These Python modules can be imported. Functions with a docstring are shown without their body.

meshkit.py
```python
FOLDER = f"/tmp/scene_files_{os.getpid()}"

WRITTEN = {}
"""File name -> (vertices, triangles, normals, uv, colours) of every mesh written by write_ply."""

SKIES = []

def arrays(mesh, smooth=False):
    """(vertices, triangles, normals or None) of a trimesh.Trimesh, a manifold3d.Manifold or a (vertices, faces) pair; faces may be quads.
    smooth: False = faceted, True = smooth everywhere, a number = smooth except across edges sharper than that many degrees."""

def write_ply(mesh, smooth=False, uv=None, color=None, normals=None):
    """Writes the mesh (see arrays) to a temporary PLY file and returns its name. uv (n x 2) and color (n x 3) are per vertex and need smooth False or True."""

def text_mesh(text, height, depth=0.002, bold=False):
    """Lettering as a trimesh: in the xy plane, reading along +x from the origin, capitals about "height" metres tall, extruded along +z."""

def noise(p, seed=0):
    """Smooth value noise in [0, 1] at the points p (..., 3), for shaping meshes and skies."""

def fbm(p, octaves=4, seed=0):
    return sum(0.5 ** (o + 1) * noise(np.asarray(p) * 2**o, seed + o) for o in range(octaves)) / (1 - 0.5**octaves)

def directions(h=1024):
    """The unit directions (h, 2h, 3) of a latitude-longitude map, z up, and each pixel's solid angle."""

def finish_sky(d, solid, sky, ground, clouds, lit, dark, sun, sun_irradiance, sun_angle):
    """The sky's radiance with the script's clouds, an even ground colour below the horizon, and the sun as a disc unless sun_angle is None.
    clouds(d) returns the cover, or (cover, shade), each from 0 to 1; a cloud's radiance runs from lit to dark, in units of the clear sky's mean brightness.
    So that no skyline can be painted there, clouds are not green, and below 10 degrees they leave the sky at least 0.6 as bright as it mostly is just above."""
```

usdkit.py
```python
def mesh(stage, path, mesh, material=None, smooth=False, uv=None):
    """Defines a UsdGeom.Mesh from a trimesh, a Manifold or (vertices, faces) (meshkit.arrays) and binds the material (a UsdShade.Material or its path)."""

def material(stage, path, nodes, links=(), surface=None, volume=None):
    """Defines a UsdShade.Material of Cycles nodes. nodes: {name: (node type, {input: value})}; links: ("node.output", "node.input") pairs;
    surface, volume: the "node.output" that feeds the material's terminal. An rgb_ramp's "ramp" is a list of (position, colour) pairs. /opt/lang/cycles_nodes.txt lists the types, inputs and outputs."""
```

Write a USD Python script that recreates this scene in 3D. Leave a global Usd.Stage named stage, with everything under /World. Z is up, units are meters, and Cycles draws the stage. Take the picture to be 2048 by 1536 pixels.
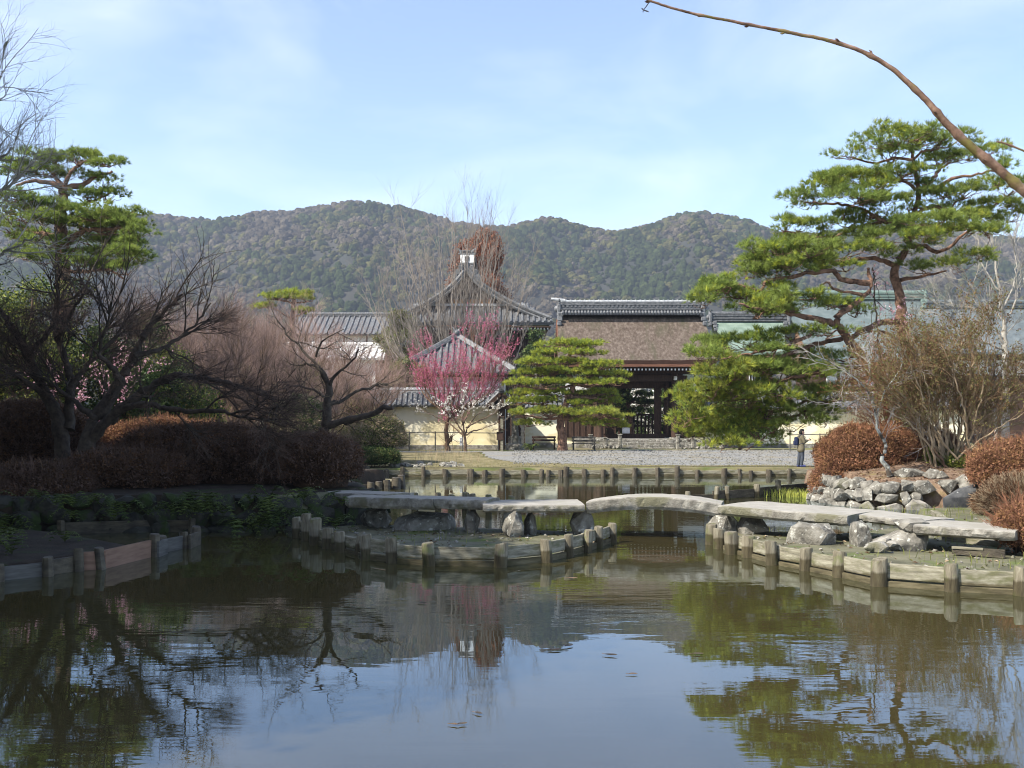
import math, random
import numpy as np, trimesh, manifold3d, shapely
import usdkit, meshkit
from pxr import Usd, UsdGeom, UsdLux, UsdShade, Gf, Sdf, Vt
from shapely.geometry import Polygon, LineString

stage = Usd.Stage.CreateInMemory()
world = UsdGeom.Xform.Define(stage, '/World')
stage.SetDefaultPrim(world.GetPrim())
UsdGeom.Scope.Define(stage, '/World/Looks')

# ------------------------------------------------------------------ camera, sky, sun
F, CH, HY = 2000.0, 2.1, 862.0            # focal length in photo pixels, eye height above water, horizon row
cam = UsdGeom.Camera.Define(stage, '/World/view_camera')
cam.AddTranslateOp().Set(Gf.Vec3d(0, 0, CH))
cam.AddRotateXOp().Set(90.0)
cam.CreateFocalLengthAttr(35.0)
cam.CreateHorizontalApertureAttr(35.0 * 2048 / F)
cam.CreateVerticalApertureAttr(35.0 * 1536 / F)
cam.CreateVerticalApertureOffsetAttr(35.0 * (HY - 768) / F)
cam.CreateClippingRangeAttr(Gf.Vec2f(0.05, 60000))
cam.CreateExposureAttr(1.13)

SUN_AZ = math.atan2(-0.87, -0.49)
SUN_EL = math.radians(43)
sun_dir = np.array([math.sin(SUN_AZ) * math.cos(SUN_EL), math.cos(SUN_AZ) * math.cos(SUN_EL), math.sin(SUN_EL)])
sun = UsdLux.DistantLight.Define(stage, '/World/sun')
sun.CreateIntensityAttr(1.25); sun.CreateAngleAttr(0.5); sun.CreateNormalizeAttr(True)
sun.CreateColorAttr(Gf.Vec3f(1.0, 0.95, 0.86))
_z = sun_dir; _x = np.cross([0, 0, 1], _z); _x /= np.linalg.norm(_x); _y = np.cross(_z, _x)
sun.AddTransformOp().Set(Gf.Matrix4d(*_x, 0, *_y, 0, *_z, 0, 0, 0, 0, 1))

sky = UsdLux.DomeLight.Define(stage, '/World/sky')
sky_mat = usdkit.material(stage, '/World/Looks/sky_look', {
    'tc': ('geometry', {}),
    'sky': ('sky_texture', {'sky_type': 'single_scattering', 'sun_disc': False, 'sun_elevation': SUN_EL, 'sun_rotation': SUN_AZ,
                            'air_density': 1.0, 'aerosol_density': 0.7, 'ozone_density': 2.4, 'altitude': 100.0}),
    'mp': ('mapping', {'scale': (1.0, 1.0, 2.6)}),
    'n': ('noise_texture', {'scale': 2.7, 'detail': 6.0, 'roughness': 0.52, 'distortion': 0.35}),
    'r': ('rgb_ramp', {'ramp': [(0.0, (0.03, 0.03, 0.03)), (0.47, (0.05, 0.05, 0.05)), (0.60, (0.17, 0.17, 0.17)), (0.74, (0.42, 0.42, 0.42)), (1, (0.55, 0.55, 0.55))]}),
    'mix': ('mix', {'mix_type': 'mix', 'color2': (7.3, 7.2, 8.2)}),
    'bg': ('background_shader', {'strength': 0.118}),
}, [('tc.position', 'mp.vector'), ('mp.vector', 'n.vector'), ('n.fac', 'r.fac'), ('r.color', 'mix.fac'), ('sky.color', 'mix.color1'), ('mix.color', 'bg.color')], surface='bg.background')
UsdShade.MaterialBindingAPI.Apply(sky.GetPrim()).Bind(sky_mat)
sky.GetPrim().SetCustomDataByKey('kind', 'structure')

# ------------------------------------------------------------------ helpers: naming and prims
used = {}
def numbered(parent, name):
    k = parent + '/' + name
    n = used.get(k, 0); used[k] = n + 1
    return k if n == 0 else '%s_%03d' % (k, n)
def tag(p, label=None, cat=None, group=None, kind=None):
    p = p.GetPrim() if hasattr(p, 'GetPrim') else p
    for k, v in (('label', label), ('category', cat), ('group', group), ('kind', kind)):
        if v: p.SetCustomDataByKey(k, v)
    return p
def thing(name, label, cat, loc=(0, 0, 0), rotz=0.0, group=None, scale=None):
    x = UsdGeom.Xform.Define(stage, numbered('/World', name))
    x.AddTranslateOp().Set(Gf.Vec3d(*map(float, loc)))
    if rotz: x.AddRotateZOp().Set(math.degrees(rotz))
    if scale: x.AddScaleOp().Set(Gf.Vec3f(*scale))
    p = tag(x, label, cat, group)
    ORIGIN[str(p.GetPath())] = np.array(loc, float) if not rotz else None
    return p
ORIGIN = {}
def copy_of(src, loc, rotz, scale, label, group=None, cat=None):
    name = str(src.GetPath()).split('/')[-1]
    base = name[:-4] if name[-4:-3] == '_' and name[-3:].isdigit() else name
    r = thing(base, label, cat or src.GetCustomDataByKey('category'), loc, rotz, group, scale)
    r.GetReferences().AddInternalReference(src.GetPath()); r.SetInstanceable(True)
    return r
def local(parent, v):
    """world vertices to the frame of the thing they belong to (things built in world coordinates stand unrotated)"""
    top = '/'.join(str(parent.GetPath()).split('/')[:3])
    o = ORIGIN.get(top)
    return v if o is None or LOCAL.get(top) else v - o
LOCAL = {}
def obj(name, mesh, mat, parent=None, smooth=False, **kw):
    path = numbered(str(parent.GetPath()) if parent else '/World', name)
    v, f = (np.asarray(mesh.vertices), np.asarray(mesh.faces)) if hasattr(mesh, 'vertices') else (np.asarray(mesh[0], float), np.asarray(mesh[1], int)) if isinstance(mesh, (tuple, list)) else (mesh.to_mesh().vert_properties[:, :3], mesh.to_mesh().tri_verts)
    if f.shape[1] == 4: f = np.vstack([f[:, [0, 1, 2]], f[:, [0, 2, 3]]])
    if parent is not None: v = local(parent, v)
    keep, f = np.unique(f, return_inverse=True); v, f = v[keep], f.reshape(-1, 3)
    m = usdkit.mesh(stage, path, (v, f), mat, smooth)
    tag(m, **kw)
    return m.GetPrim()
class MB:
    """collects pieces into one mesh"""
    def __init__(s): s.v, s.f, s.n = [], [], 0
    def add(s, v, f=None):
        if f is None: v, f = (v.vertices, v.faces) if hasattr(v, 'vertices') else v
        v = np.asarray(v, float).reshape(-1, 3); f = np.asarray(f, int)
        if f.shape[1] == 4: f = np.vstack([f[:, [0, 1, 2]], f[:, [0, 2, 3]]])
        s.v.append(v); s.f.append(f + s.n); s.n += len(v); return s
    def arr(s): return np.vstack(s.v), np.vstack(s.f)
    def build(s, name, mat, parent=None, smooth=False, **kw): return obj(name, s.arr(), mat, parent, smooth, **kw)
def P(px, py, Y): return np.array([(px - 1024.0) * Y / F, Y, CH - (py - HY) * Y / F])
def W(px, py, z=0.0):
    Y = (CH - z) * F / (py - HY); return np.array([(px - 1024.0) * Y / F, Y, z])

# ------------------------------------------------------------------ helpers: shapes
def frames(p):
    t = np.gradient(p, axis=-2); t /= np.linalg.norm(t, axis=-1, keepdims=True) + 1e-12
    ref = np.where(np.abs(t[..., 2:]) < 0.9, [0, 0, 1.0], [1.0, 0, 0])
    a = np.cross(t, ref); a /= np.linalg.norm(a, axis=-1, keepdims=True) + 1e-12
    return t, a, np.cross(t, a)
def tubes(Pts, R, sides=3, cap=False):
    """Pts (N,n,3), R (N,n): N tubes in one go"""
    Pts = np.asarray(Pts, float); R = np.asarray(R, float)
    if Pts.ndim == 2: Pts, R = Pts[None], R[None]
    N, n, _ = Pts.shape
    t, a, b = frames(Pts)
    ang = np.arange(sides) * 2 * np.pi / sides
    V = Pts[:, :, None] + R[:, :, None, None] * (np.cos(ang)[None, None, :, None] * a[:, :, None] + np.sin(ang)[None, None, :, None] * b[:, :, None])
    i, j = np.meshgrid(np.arange(n - 1), np.arange(sides), indexing='ij')
    q = np.stack([i * sides + j, i * sides + (j + 1) % sides, (i + 1) * sides + (j + 1) % sides, (i + 1) * sides + j], -1).reshape(-1, 4)
    tri = np.vstack([q[:, [0, 1, 2]], q[:, [0, 2, 3]]])
    if cap:
        for k in range(1, sides - 1):
            tri = np.vstack([tri, [[(n - 1) * sides, (n - 1) * sides + k, (n - 1) * sides + k + 1], [0, k + 1, k]]])
    Fc = (tri[None] + (np.arange(N) * n * sides)[:, None, None]).reshape(-1, 3)
    return V.reshape(-1, 3), Fc
def spline(pts, n):
    """smooth curve through points (rows may carry radii as a 4th column)"""
    pts = np.asarray(pts, float)
    if len(pts) == 2: return pts[0] + (pts[1] - pts[0]) * np.linspace(0, 1, n)[:, None]
    q = np.vstack([2 * pts[0] - pts[1], pts, 2 * pts[-1] - pts[-2]])
    u = np.linspace(0, len(pts) - 1 - 1e-9, n); k = u.astype(int); t = (u - k)[:, None]
    p0, p1, p2, p3 = q[k], q[k + 1], q[k + 2], q[k + 3]
    return 0.5 * (2 * p1 + (p2 - p0) * t + (2 * p0 - 5 * p1 + 4 * p2 - p3) * t * t + (3 * p1 - p0 - 3 * p2 + p3) * t ** 3)
def unit(v): return v / (np.linalg.norm(v, axis=-1, keepdims=True) + 1e-12)
def box(c, s, rz=0.0, rx=0.0, ry=0.0):
    m = trimesh.creation.box(s)
    T = trimesh.transformations.euler_matrix(rx, ry, rz); T[:3, 3] = c
    m.apply_transform(T); return m
def cbox(c, s, ch=0.02, rz=0.0, rx=0.0, ry=0.0):
    """box with chamfered edges"""
    h = np.array(s, float) / 2; ch = min(ch, *(h * 0.6))
    pts = []
    for sx in (-1, 1):
        for sy in (-1, 1):
            for sz in (-1, 1):
                for k in range(3):
                    q = h - ch; q[k] = h[k]; pts.append(q * (sx, sy, sz))
    m = trimesh.convex.convex_hull(np.array(pts))
    T = trimesh.transformations.euler_matrix(rx, ry, rz); T[:3, 3] = c
    m.apply_transform(T); return m
def bar(a, b, w, h):
    """rectangular bar from a to b, w across, h high"""
    a, b = np.asarray(a, float), np.asarray(b, float); d = b - a; L = np.linalg.norm(d); x = d / L
    ref = np.array([0, 0, 1.0]) if abs(x[2]) < 0.95 else np.array([0, 1.0, 0])
    y = np.cross(ref, x); y /= np.linalg.norm(y); z = np.cross(x, y)
    m = trimesh.creation.box((L, w, h)); T = np.eye(4); T[:3, :3] = np.stack([x, y, z], 1); T[:3, 3] = (a + b) / 2
    m.apply_transform(T); return m
def rock(c, s, seed, n=18, rz=0.0, sub=0):
    r = np.random.default_rng(seed)
    p = unit(r.normal(size=(n, 3))) * (0.86 + 0.2 * r.random((n, 1)))
    p = np.clip(p, -0.86, 0.86) * 1.1
    m = trimesh.convex.convex_hull(p * np.array(s) / 2)
    for _ in range(sub):
        m = m.subdivide(); v = m.vertices
        m.vertices = v * (1 + 0.10 * (meshkit.fbm(v * 3.2 / max(s) + seed, 3, seed)[:, None] - 0.5))
    m.apply_transform(trimesh.transformations.euler_matrix(0, 0, rz)); m.apply_translation(c)
    return m
def post_mesh(x, y, z0, z1, r, seed, sides=12, lean=0.02):
    g = np.random.default_rng(seed); a = np.arange(sides) * 2 * np.pi / sides
    rad = r * (1 + 0.06 * np.sin(2 * a + g.random() * 6) + 0.05 * g.normal(size=sides))
    rows = []; tilt = g.normal(size=2) * lean; top_tilt = g.normal(size=2) * 0.10
    for z, k in ((z0, 1.02), (z0 * 0.4 + z1 * 0.6, 1.0), (z1 - 0.025, 0.99), (z1, 0.88)):
        zz = z + (0 if z < z1 - 0.03 else 1) * (np.cos(a) * top_tilt[0] + np.sin(a) * top_tilt[1]) * r
        rows.append(np.stack([x + np.cos(a) * rad * k + tilt[0] * (z - z0), y + np.sin(a) * rad * k + tilt[1] * (z - z0), zz], 1))
    V = np.vstack(rows + [[[x + tilt[0] * (z1 - z0), y + tilt[1] * (z1 - z0), z1 + 0.004]]]); fs = []
    for i in range(3):
        for j in range(sides):
            k = (j + 1) % sides; fs += [[i * sides + j, i * sides + k, (i + 1) * sides + k], [i * sides + j, (i + 1) * sides + k, (i + 1) * sides + j]]
    for j in range(sides): fs.append([3 * sides + j, 3 * sides + (j + 1) % sides, 4 * sides])
    return V, np.array(fs)
def sweep(path, profile, closed=True, cap=True):
    """profile (m,2) = (sideways, up) swept along the path (n,3) kept upright"""
    path, profile = np.asarray(path, float), np.asarray(profile, float)
    t = np.gradient(path, axis=0); t[:, 2] = 0; t = unit(t); s = np.stack([t[:, 1], -t[:, 0], 0 * t[:, 0]], 1)
    V = path[:, None] + profile[None, :, :1] * s[:, None] + profile[None, :, 1:] * np.array([0, 0, 1.0]); n, m = len(path), len(profile); fs = []
    for i in range(n - 1):
        for j in range(m if closed else m - 1):
            k = (j + 1) % m; fs += [[i * m + j, (i + 1) * m + j, (i + 1) * m + k], [i * m + j, (i + 1) * m + k, i * m + k]]
    if cap and closed:
        tri = trimesh.creation.triangulate_polygon(Polygon(profile), engine='earcut')[1]
        fs += [list(x) for x in tri] + [list(x[::-1] + (n - 1) * m) for x in tri]
    return V.reshape(-1, 3), np.array(fs)
def quats(axis, roll):
    """rotations (w,x,y,z) that turn +z into axis after a roll about z"""
    axis = unit(np.asarray(axis, float)); n = len(axis)
    z = np.array([0, 0, 1.0]); w = 1 + axis[:, 2]; xyz = np.cross(np.broadcast_to(z, (n, 3)), axis)
    flip = w < 1e-4; w[flip] = 0; xyz[flip] = [1, 0, 0]
    q = np.concatenate([w[:, None], xyz], 1); q /= np.linalg.norm(q, axis=1, keepdims=True)
    c, s = np.cos(roll / 2), np.sin(roll / 2)
    return np.stack([q[:, 0] * c - q[:, 3] * s, q[:, 1] * c + q[:, 2] * s, q[:, 2] * c - q[:, 1] * s, q[:, 3] * c + q[:, 0] * s], 1)
def scatter(name, protos, pos, axis, scale, parent, rng, kind='stuff', which=None, roll=None, label=None, cat=None):
    """a PointInstancer of small pieces (leaves, needle tufts, sprays): protos = [(v, f, material)]"""
    path = numbered(str(parent.GetPath()) if parent else '/World', name)
    pi = UsdGeom.PointInstancer.Define(stage, path)
    for k, (v, f, m) in enumerate(protos):
        usdkit.mesh(stage, '%s/source/piece_%03d' % (path, k), (v, f), m); pi.CreatePrototypesRel().AddTarget('%s/source/piece_%03d' % (path, k))
    UsdGeom.Scope.Define(stage, path + '/source')
    n = len(pos)
    if parent is not None: pos = local(parent, np.asarray(pos))
    q = quats(axis, rng.random(n) * 2 * np.pi if roll is None else roll)
    pi.CreatePositionsAttr(Vt.Vec3fArray.FromNumpy(np.ascontiguousarray(pos, np.float32)))
    pi.CreateOrientationsfAttr(Vt.QuatfArray.FromNumpy(np.ascontiguousarray(q[:, [1, 2, 3, 0]], np.float32))) if hasattr(pi, 'CreateOrientationsfAttr') and False else pi.CreateOrientationsAttr(Vt.QuathArray([Gf.Quath(float(a), float(b), float(c), float(d)) for a, b, c, d in q]))
    s = np.asarray(scale, float); s = np.repeat(s[:, None], 3, 1) if s.ndim == 1 else s
    pi.CreateScalesAttr(Vt.Vec3fArray.FromNumpy(np.ascontiguousarray(s, np.float32)))
    pi.CreateProtoIndicesAttr(Vt.IntArray.FromNumpy((rng.integers(0, len(protos), n) if which is None else which).astype(np.int32)))
    tag(pi, label, cat, None, kind)
    return pi.GetPrim()

# ------------------------------------------------------------------ materials
def material(name, ramp, scale=4.0, detail=5.0, rough=0.85, bump=0.0, bscale=None, stretch=(1, 1, 1), spec=0.25, rand=0.0, trans=None, distort=0.0, island=0.0, extra=None, wet=None, worn_lit=None):
    """procedural colour from noise at the surface's place, optional bump, variation per object or per piece, translucency for leaves"""
    N = {'g': ('geometry', {}), 'mp': ('mapping', {'scale': tuple(float(x) for x in stretch)}),
         'n': ('noise_texture', {'scale': scale, 'detail': detail, 'roughness': 0.62, 'distortion': distort}),
         'r': ('rgb_ramp', {'ramp': ramp}), 'p': ('principled_bsdf', {'roughness': rough, 'specular_ior_level': spec})}
    L = [('g.position', 'mp.vector'), ('mp.vector', 'n.vector'), ('n.fac', 'r.fac')]
    col = 'r.color'
    if rand or island:
        N['oi'] = ('object_info', {}) if rand else ('geometry', {})
        N['mr'] = ('map_range', {'to_min': 1 - (rand or island), 'to_max': 1 + (rand or island)})
        N['h'] = ('hsv', {})
        L += [('oi.random' if rand else 'oi.random_per_island', 'mr.value'), ('mr.result', 'h.value'), (col, 'h.color')]; col = 'h.color'
    if extra:                                        # second, larger noise that mixes towards another colour: (scale, colour, low, high, stretch)
        es, ec, lo, hi = extra[:4]
        N['m2'] = ('mapping', {'scale': tuple(float(x) for x in (extra[4] if len(extra) > 4 else (1, 1, 1)))})
        N['n2'] = ('noise_texture', {'scale': es, 'detail': 4.0, 'roughness': 0.6})
        N['r2'] = ('map_range', {'from_min': lo, 'from_max': hi, 'clamp': True}); N['mx'] = ('mix', {'color2': ec})
        L += [('g.position', 'm2.vector'), ('m2.vector', 'n2.vector'), ('n2.fac', 'r2.value'), ('r2.result', 'mx.fac'), (col, 'mx.color1')]; col = 'mx.color'
    if worn_lit:                                         # upper faces paler: walking wear plus painted-in sunlight: (colour, amount)
        N['sx'] = ('separate_xyz', {}); N['wm'] = ('map_range', {'from_min': 0.75, 'from_max': 0.97, 'to_max': worn_lit[1], 'clamp': True}); N['wx'] = ('mix', {'color2': worn_lit[0]})
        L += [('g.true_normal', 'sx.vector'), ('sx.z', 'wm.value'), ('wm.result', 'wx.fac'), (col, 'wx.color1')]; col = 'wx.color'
    if wet:                                          # damp, algae-dark band left by the pond: (height of the band, its ragged spread, tint)
        N['zs'] = ('separate_xyz', {}); N['zn'] = ('noise_texture', {'scale': 5.0, 'detail': 4.0}); N['za'] = ('math', {'math_type': 'multiply_add', 'value2': -wet[1]}); N['zm'] = ('map_range', {'from_min': wet[0] - wet[1] * .5, 'from_max': wet[0] - wet[1] * .5 + .035, 'to_min': 0.9, 'to_max': 0.0, 'clamp': True}); N['zx'] = ('mix', {'mix_type': 'multiply', 'color2': wet[2]})
        L += [('g.position', 'zs.vector'), ('g.position', 'zn.vector'), ('zn.fac', 'za.value1'), ('zs.z', 'za.value3'), ('za.value', 'zm.value'), ('zm.result', 'zx.fac'), (col, 'zx.color1')]; col = 'zx.color'
    L.append((col, 'p.base_color'))
    if bump:
        N['bn'] = ('noise_texture', {'scale': bscale or scale * 4, 'detail': 5.0, 'roughness': 0.6}); N['b'] = ('bump', {'strength': 1.0, 'distance': bump})
        L += [('mp.vector', 'bn.vector'), ('bn.fac', 'b.height'), ('b.normal', 'p.normal')]
    out = 'p.BSDF'
    if trans:
        N['t'] = ('translucent_bsdf', {}); N['mc'] = ('mix_closure', {'fac': trans}); L += [(col, 't.color'), ('p.BSDF', 'mc.closure1'), ('t.BSDF', 'mc.closure2')]; out = 'mc.closure'
    return usdkit.material(stage, '/World/Looks/' + name, N, L, surface=out)
def two(a, b, lo=0.35, hi=0.65): return [(lo, a), (hi, b)]

M = {}
M['ground'] = material('ground', [(0.3, (0.10, 0.085, 0.05)), (0.5, (0.17, 0.145, 0.075)), (0.7, (0.20, 0.18, 0.09))], 1.1, 8, 0.95, 0.02, 30, extra=(0.5, (0.09, 0.11, 0.03), 0.48, 0.62))
M['mound'] = material('mound', [(0.32, (0.07, 0.045, 0.03)), (0.5, (0.155, 0.10, 0.066)), (0.68, (0.25, 0.18, 0.125))], 4.0, 12, 0.95, 0.03, 24, extra=(1.4, (0.20, 0.16, 0.06), 0.55, 0.7))
M['mud'] = material('mud', [(0.3, (0.06, 0.055, 0.035)), (0.5, (0.12, 0.115, 0.07)), (0.7, (0.17, 0.155, 0.10))], 2.2, 8, 0.8, 0.02, 20, extra=(1.2, (0.085, 0.11, 0.025), 0.52, 0.66))
M['gravel'] = material('gravel', [(0.3, (0.11, 0.108, 0.10)), (0.5, (0.19, 0.186, 0.172)), (0.7, (0.285, 0.278, 0.258))], 9, 9, 0.95, 0.02, 40, extra=(0.35, (0.20, 0.175, 0.125), 0.50, 0.66, (1, 3, 1)))
M['moss'] = material('moss', [(0.3, (0.07, 0.065, 0.025)), (0.5, (0.16, 0.135, 0.065)), (0.7, (0.24, 0.195, 0.11))], 2.0, 8, 0.95, 0.02, 25)
M['stone'] = material('stone', [(0.32, (0.075, 0.07, 0.06)), (0.48, (0.19, 0.175, 0.145)), (0.66, (0.33, 0.31, 0.265))], 4.0, 12, 0.92, 0.035, 16, extra=(9.0, (0.40, 0.39, 0.34), 0.57, 0.66), island=0.25)
M['mossy_stone'] = material('mossy_stone', [(0.35, (0.022, 0.022, 0.018)), (0.6, (0.065, 0.062, 0.05))], 4.0, 10, 0.92, 0.03, 16, extra=(3.0, (0.03, 0.045, 0.012), 0.50, 0.6), island=0.3)  # moss, plus shade of the left bank painted into a darker base
M['soil'] = material('soil', [(0.3, (0.018, 0.013, 0.009)), (0.7, (0.05, 0.036, 0.024))], 3.0, 9, 0.95, 0.03, 24, extra=(1.4, (0.03, 0.04, 0.012), 0.54, 0.66))  # dark humus, with the shade of the left bank put into its colour
M['slab'] = material('slab', [(0.34, (0.115, 0.105, 0.088)), (0.5, (0.23, 0.213, 0.18)), (0.66, (0.36, 0.34, 0.295))], 5.0, 12, 0.92, 0.02, 34, extra=(1.7, (0.13, 0.122, 0.08), 0.50, 0.62), island=0.12, worn_lit=((0.37, 0.345, 0.30), 0.6))  # pale top mixes real wear with sunlight painted on upward faces
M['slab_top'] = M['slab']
M['dark_stone'] = material('dark_stone', [(0.35, (0.05, 0.052, 0.055)), (0.6, (0.10, 0.10, 0.10))], 5, 6, 0.7, 0.01, 20, extra=(7.0, (0.50, 0.50, 0.48), 0.66, 0.70))
M['log'] = material('log', [(0.3, (0.075, 0.062, 0.04)), (0.5, (0.18, 0.155, 0.108)), (0.7, (0.29, 0.265, 0.195))], 5.0, 8, 0.9, 0.012, 30, stretch=(3, 3, 0.45), island=0.15, extra=(3.0, (0.13, 0.135, 0.06), 0.55, 0.66), wet=(0.17, 0.10, (0.30, 0.27, 0.18)))
M['board'] = material('board', [(0.32, (0.095, 0.085, 0.06)), (0.5, (0.21, 0.19, 0.135)), (0.68, (0.33, 0.305, 0.23))], 4.0, 11, 0.9, 0.006, 30, stretch=(0.7, 0.7, 5), island=0.1, extra=(2.6, (0.11, 0.105, 0.055), 0.52, 0.66, (1, 1, 3)), wet=(0.10, 0.10, (0.34, 0.30, 0.20)))
M['new_board'] = material('new_board', [(0.35, (0.14, 0.082, 0.055)), (0.65, (0.22, 0.135, 0.092))], 3, 7, 0.85, 0.003, 30, stretch=(0.7, 0.7, 6))
M['grey_board'] = material('grey_board', [(0.35, (0.05, 0.047, 0.042)), (0.65, (0.105, 0.10, 0.09))], 3, 7, 0.9, 0.004, 30, stretch=(0.7, 0.7, 6))
M['wet_wood'] = material('wet_wood', [(0.35, (0.035, 0.028, 0.02)), (0.65, (0.09, 0.075, 0.05))], 4, 7, 0.6, 0.01, 20, stretch=(1, 1, 3))
M['dark_wood'] = material('dark_wood', [(0.35, (0.030, 0.017, 0.011)), (0.65, (0.065, 0.036, 0.023))], 4, 6, 0.7, 0.003, 30, stretch=(4, 4, 0.5))
M['red_wood'] = material('red_wood', [(0.35, (0.10, 0.042, 0.026)), (0.65, (0.16, 0.075, 0.045))], 4, 6, 0.75, 0.003, 30, stretch=(0.5, 4, 4))
M['gable_wood'] = material('gable_wood', [(0.35, (0.13, 0.075, 0.045)), (0.65, (0.20, 0.12, 0.075))], 4, 6, 0.75)
M['amber_wood'] = material('amber_wood', [(0.35, (0.30, 0.14, 0.05)), (0.65, (0.42, 0.21, 0.08))], 4, 6, 0.75)
M['white'] = material('white_plaster', [(0.35, (0.70, 0.69, 0.66)), (0.65, (0.80, 0.79, 0.77))], 2, 6, 0.9)
M['yellow'] = material('yellow_plaster', [(0.35, (0.66, 0.57, 0.34)), (0.65, (0.74, 0.65, 0.41))], 0.8, 7, 0.92, 0.003, 30, extra=(0.55, (0.77, 0.71, 0.53), 0.50, 0.56, (1, 1, 1.6)))
M['tile'] = material('roof_tile', [(0.3, (0.07, 0.073, 0.078)), (0.5, (0.155, 0.158, 0.162)), (0.7, (0.30, 0.30, 0.295))], 5, 7, 0.55, 0.004, 20, spec=0.4, island=0.3)
M['tile_dark'] = material('roof_tile_dark', [(0.3, (0.045, 0.048, 0.052)), (0.5, (0.09, 0.092, 0.095)), (0.7, (0.16, 0.16, 0.16))], 4, 6, 0.6, 0.004, 20, spec=0.4)
M['tile_mid'] = material('roof_tile_mid', [(0.3, (0.075, 0.076, 0.078)), (0.5, (0.15, 0.15, 0.15)), (0.7, (0.27, 0.265, 0.26))], 3.5, 8, 0.6, 0.004, 20, spec=0.35, island=0.25)
M['log_dark'] = material('log_dark', [(0.3, (0.04, 0.030, 0.02)), (0.55, (0.12, 0.10, 0.07)), (0.75, (0.22, 0.19, 0.14))], 5.0, 8, 0.92, 0.02, 22, stretch=(3, 3, 0.6), island=0.3)
M['tile_pale'] = material('roof_tile_pale', [(0.3, (0.22, 0.225, 0.23)), (0.5, (0.33, 0.335, 0.335)), (0.7, (0.45, 0.45, 0.44))], 4, 6, 0.6, 0.004, 20, spec=0.4)
M['thatch'] = material('bark_thatch', [(0.25, (0.045, 0.031, 0.023)), (0.45, (0.082, 0.061, 0.047)), (0.55, (0.110, 0.085, 0.067)), (0.75, (0.19, 0.152, 0.122))], 5.5, 12, 0.97, 0.03, 26, stretch=(1, 0.6, 0.6), extra=(0.9, (0.062, 0.056, 0.034), 0.52, 0.70, (1, 0.22, 0.22)))
M['thatch_edge'] = material('thatch_edge', [(0.3, (0.085, 0.04, 0.025)), (0.7, (0.15, 0.075, 0.05))], 3, 6, 0.95, 0.01, 20, stretch=(1, 1, 12))
def copper(name, a, b):
    return usdkit.material(stage, '/World/Looks/' + name, {
        'g': ('geometry', {}), 'n': ('noise_texture', {'scale': 1.3, 'detail': 7.0}), 'r': ('rgb_ramp', {'ramp': two(a, b)}),
        'w': ('wave_texture', {'wave_type': 'bands', 'bands_direction': 'z', 'profile': 'saw', 'scale': 1.15, 'distortion': 0.3}),
        'b': ('bump', {'distance': 0.03, 'strength': 1.0}), 'p': ('principled_bsdf', {'roughness': 0.6, 'specular_ior_level': 0.35})},
        [('g.position', 'n.vector'), ('n.fac', 'r.fac'), ('r.color', 'p.base_color'), ('g.position', 'w.vector'), ('w.fac', 'b.height'), ('b.normal', 'p.normal')], surface='p.BSDF')
M['copper'] = copper('copper_green', (0.125, 0.17, 0.13), (0.19, 0.24, 0.19))
M['copper_ridge'] = copper('copper_ridge', (0.13, 0.18, 0.155), (0.20, 0.26, 0.225))
M['copper_grey'] = copper('copper_grey', (0.085, 0.11, 0.108), (0.14, 0.168, 0.165))
M['copper_far'] = copper('copper_far', (0.085, 0.10, 0.105), (0.13, 0.15, 0.155))
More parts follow.
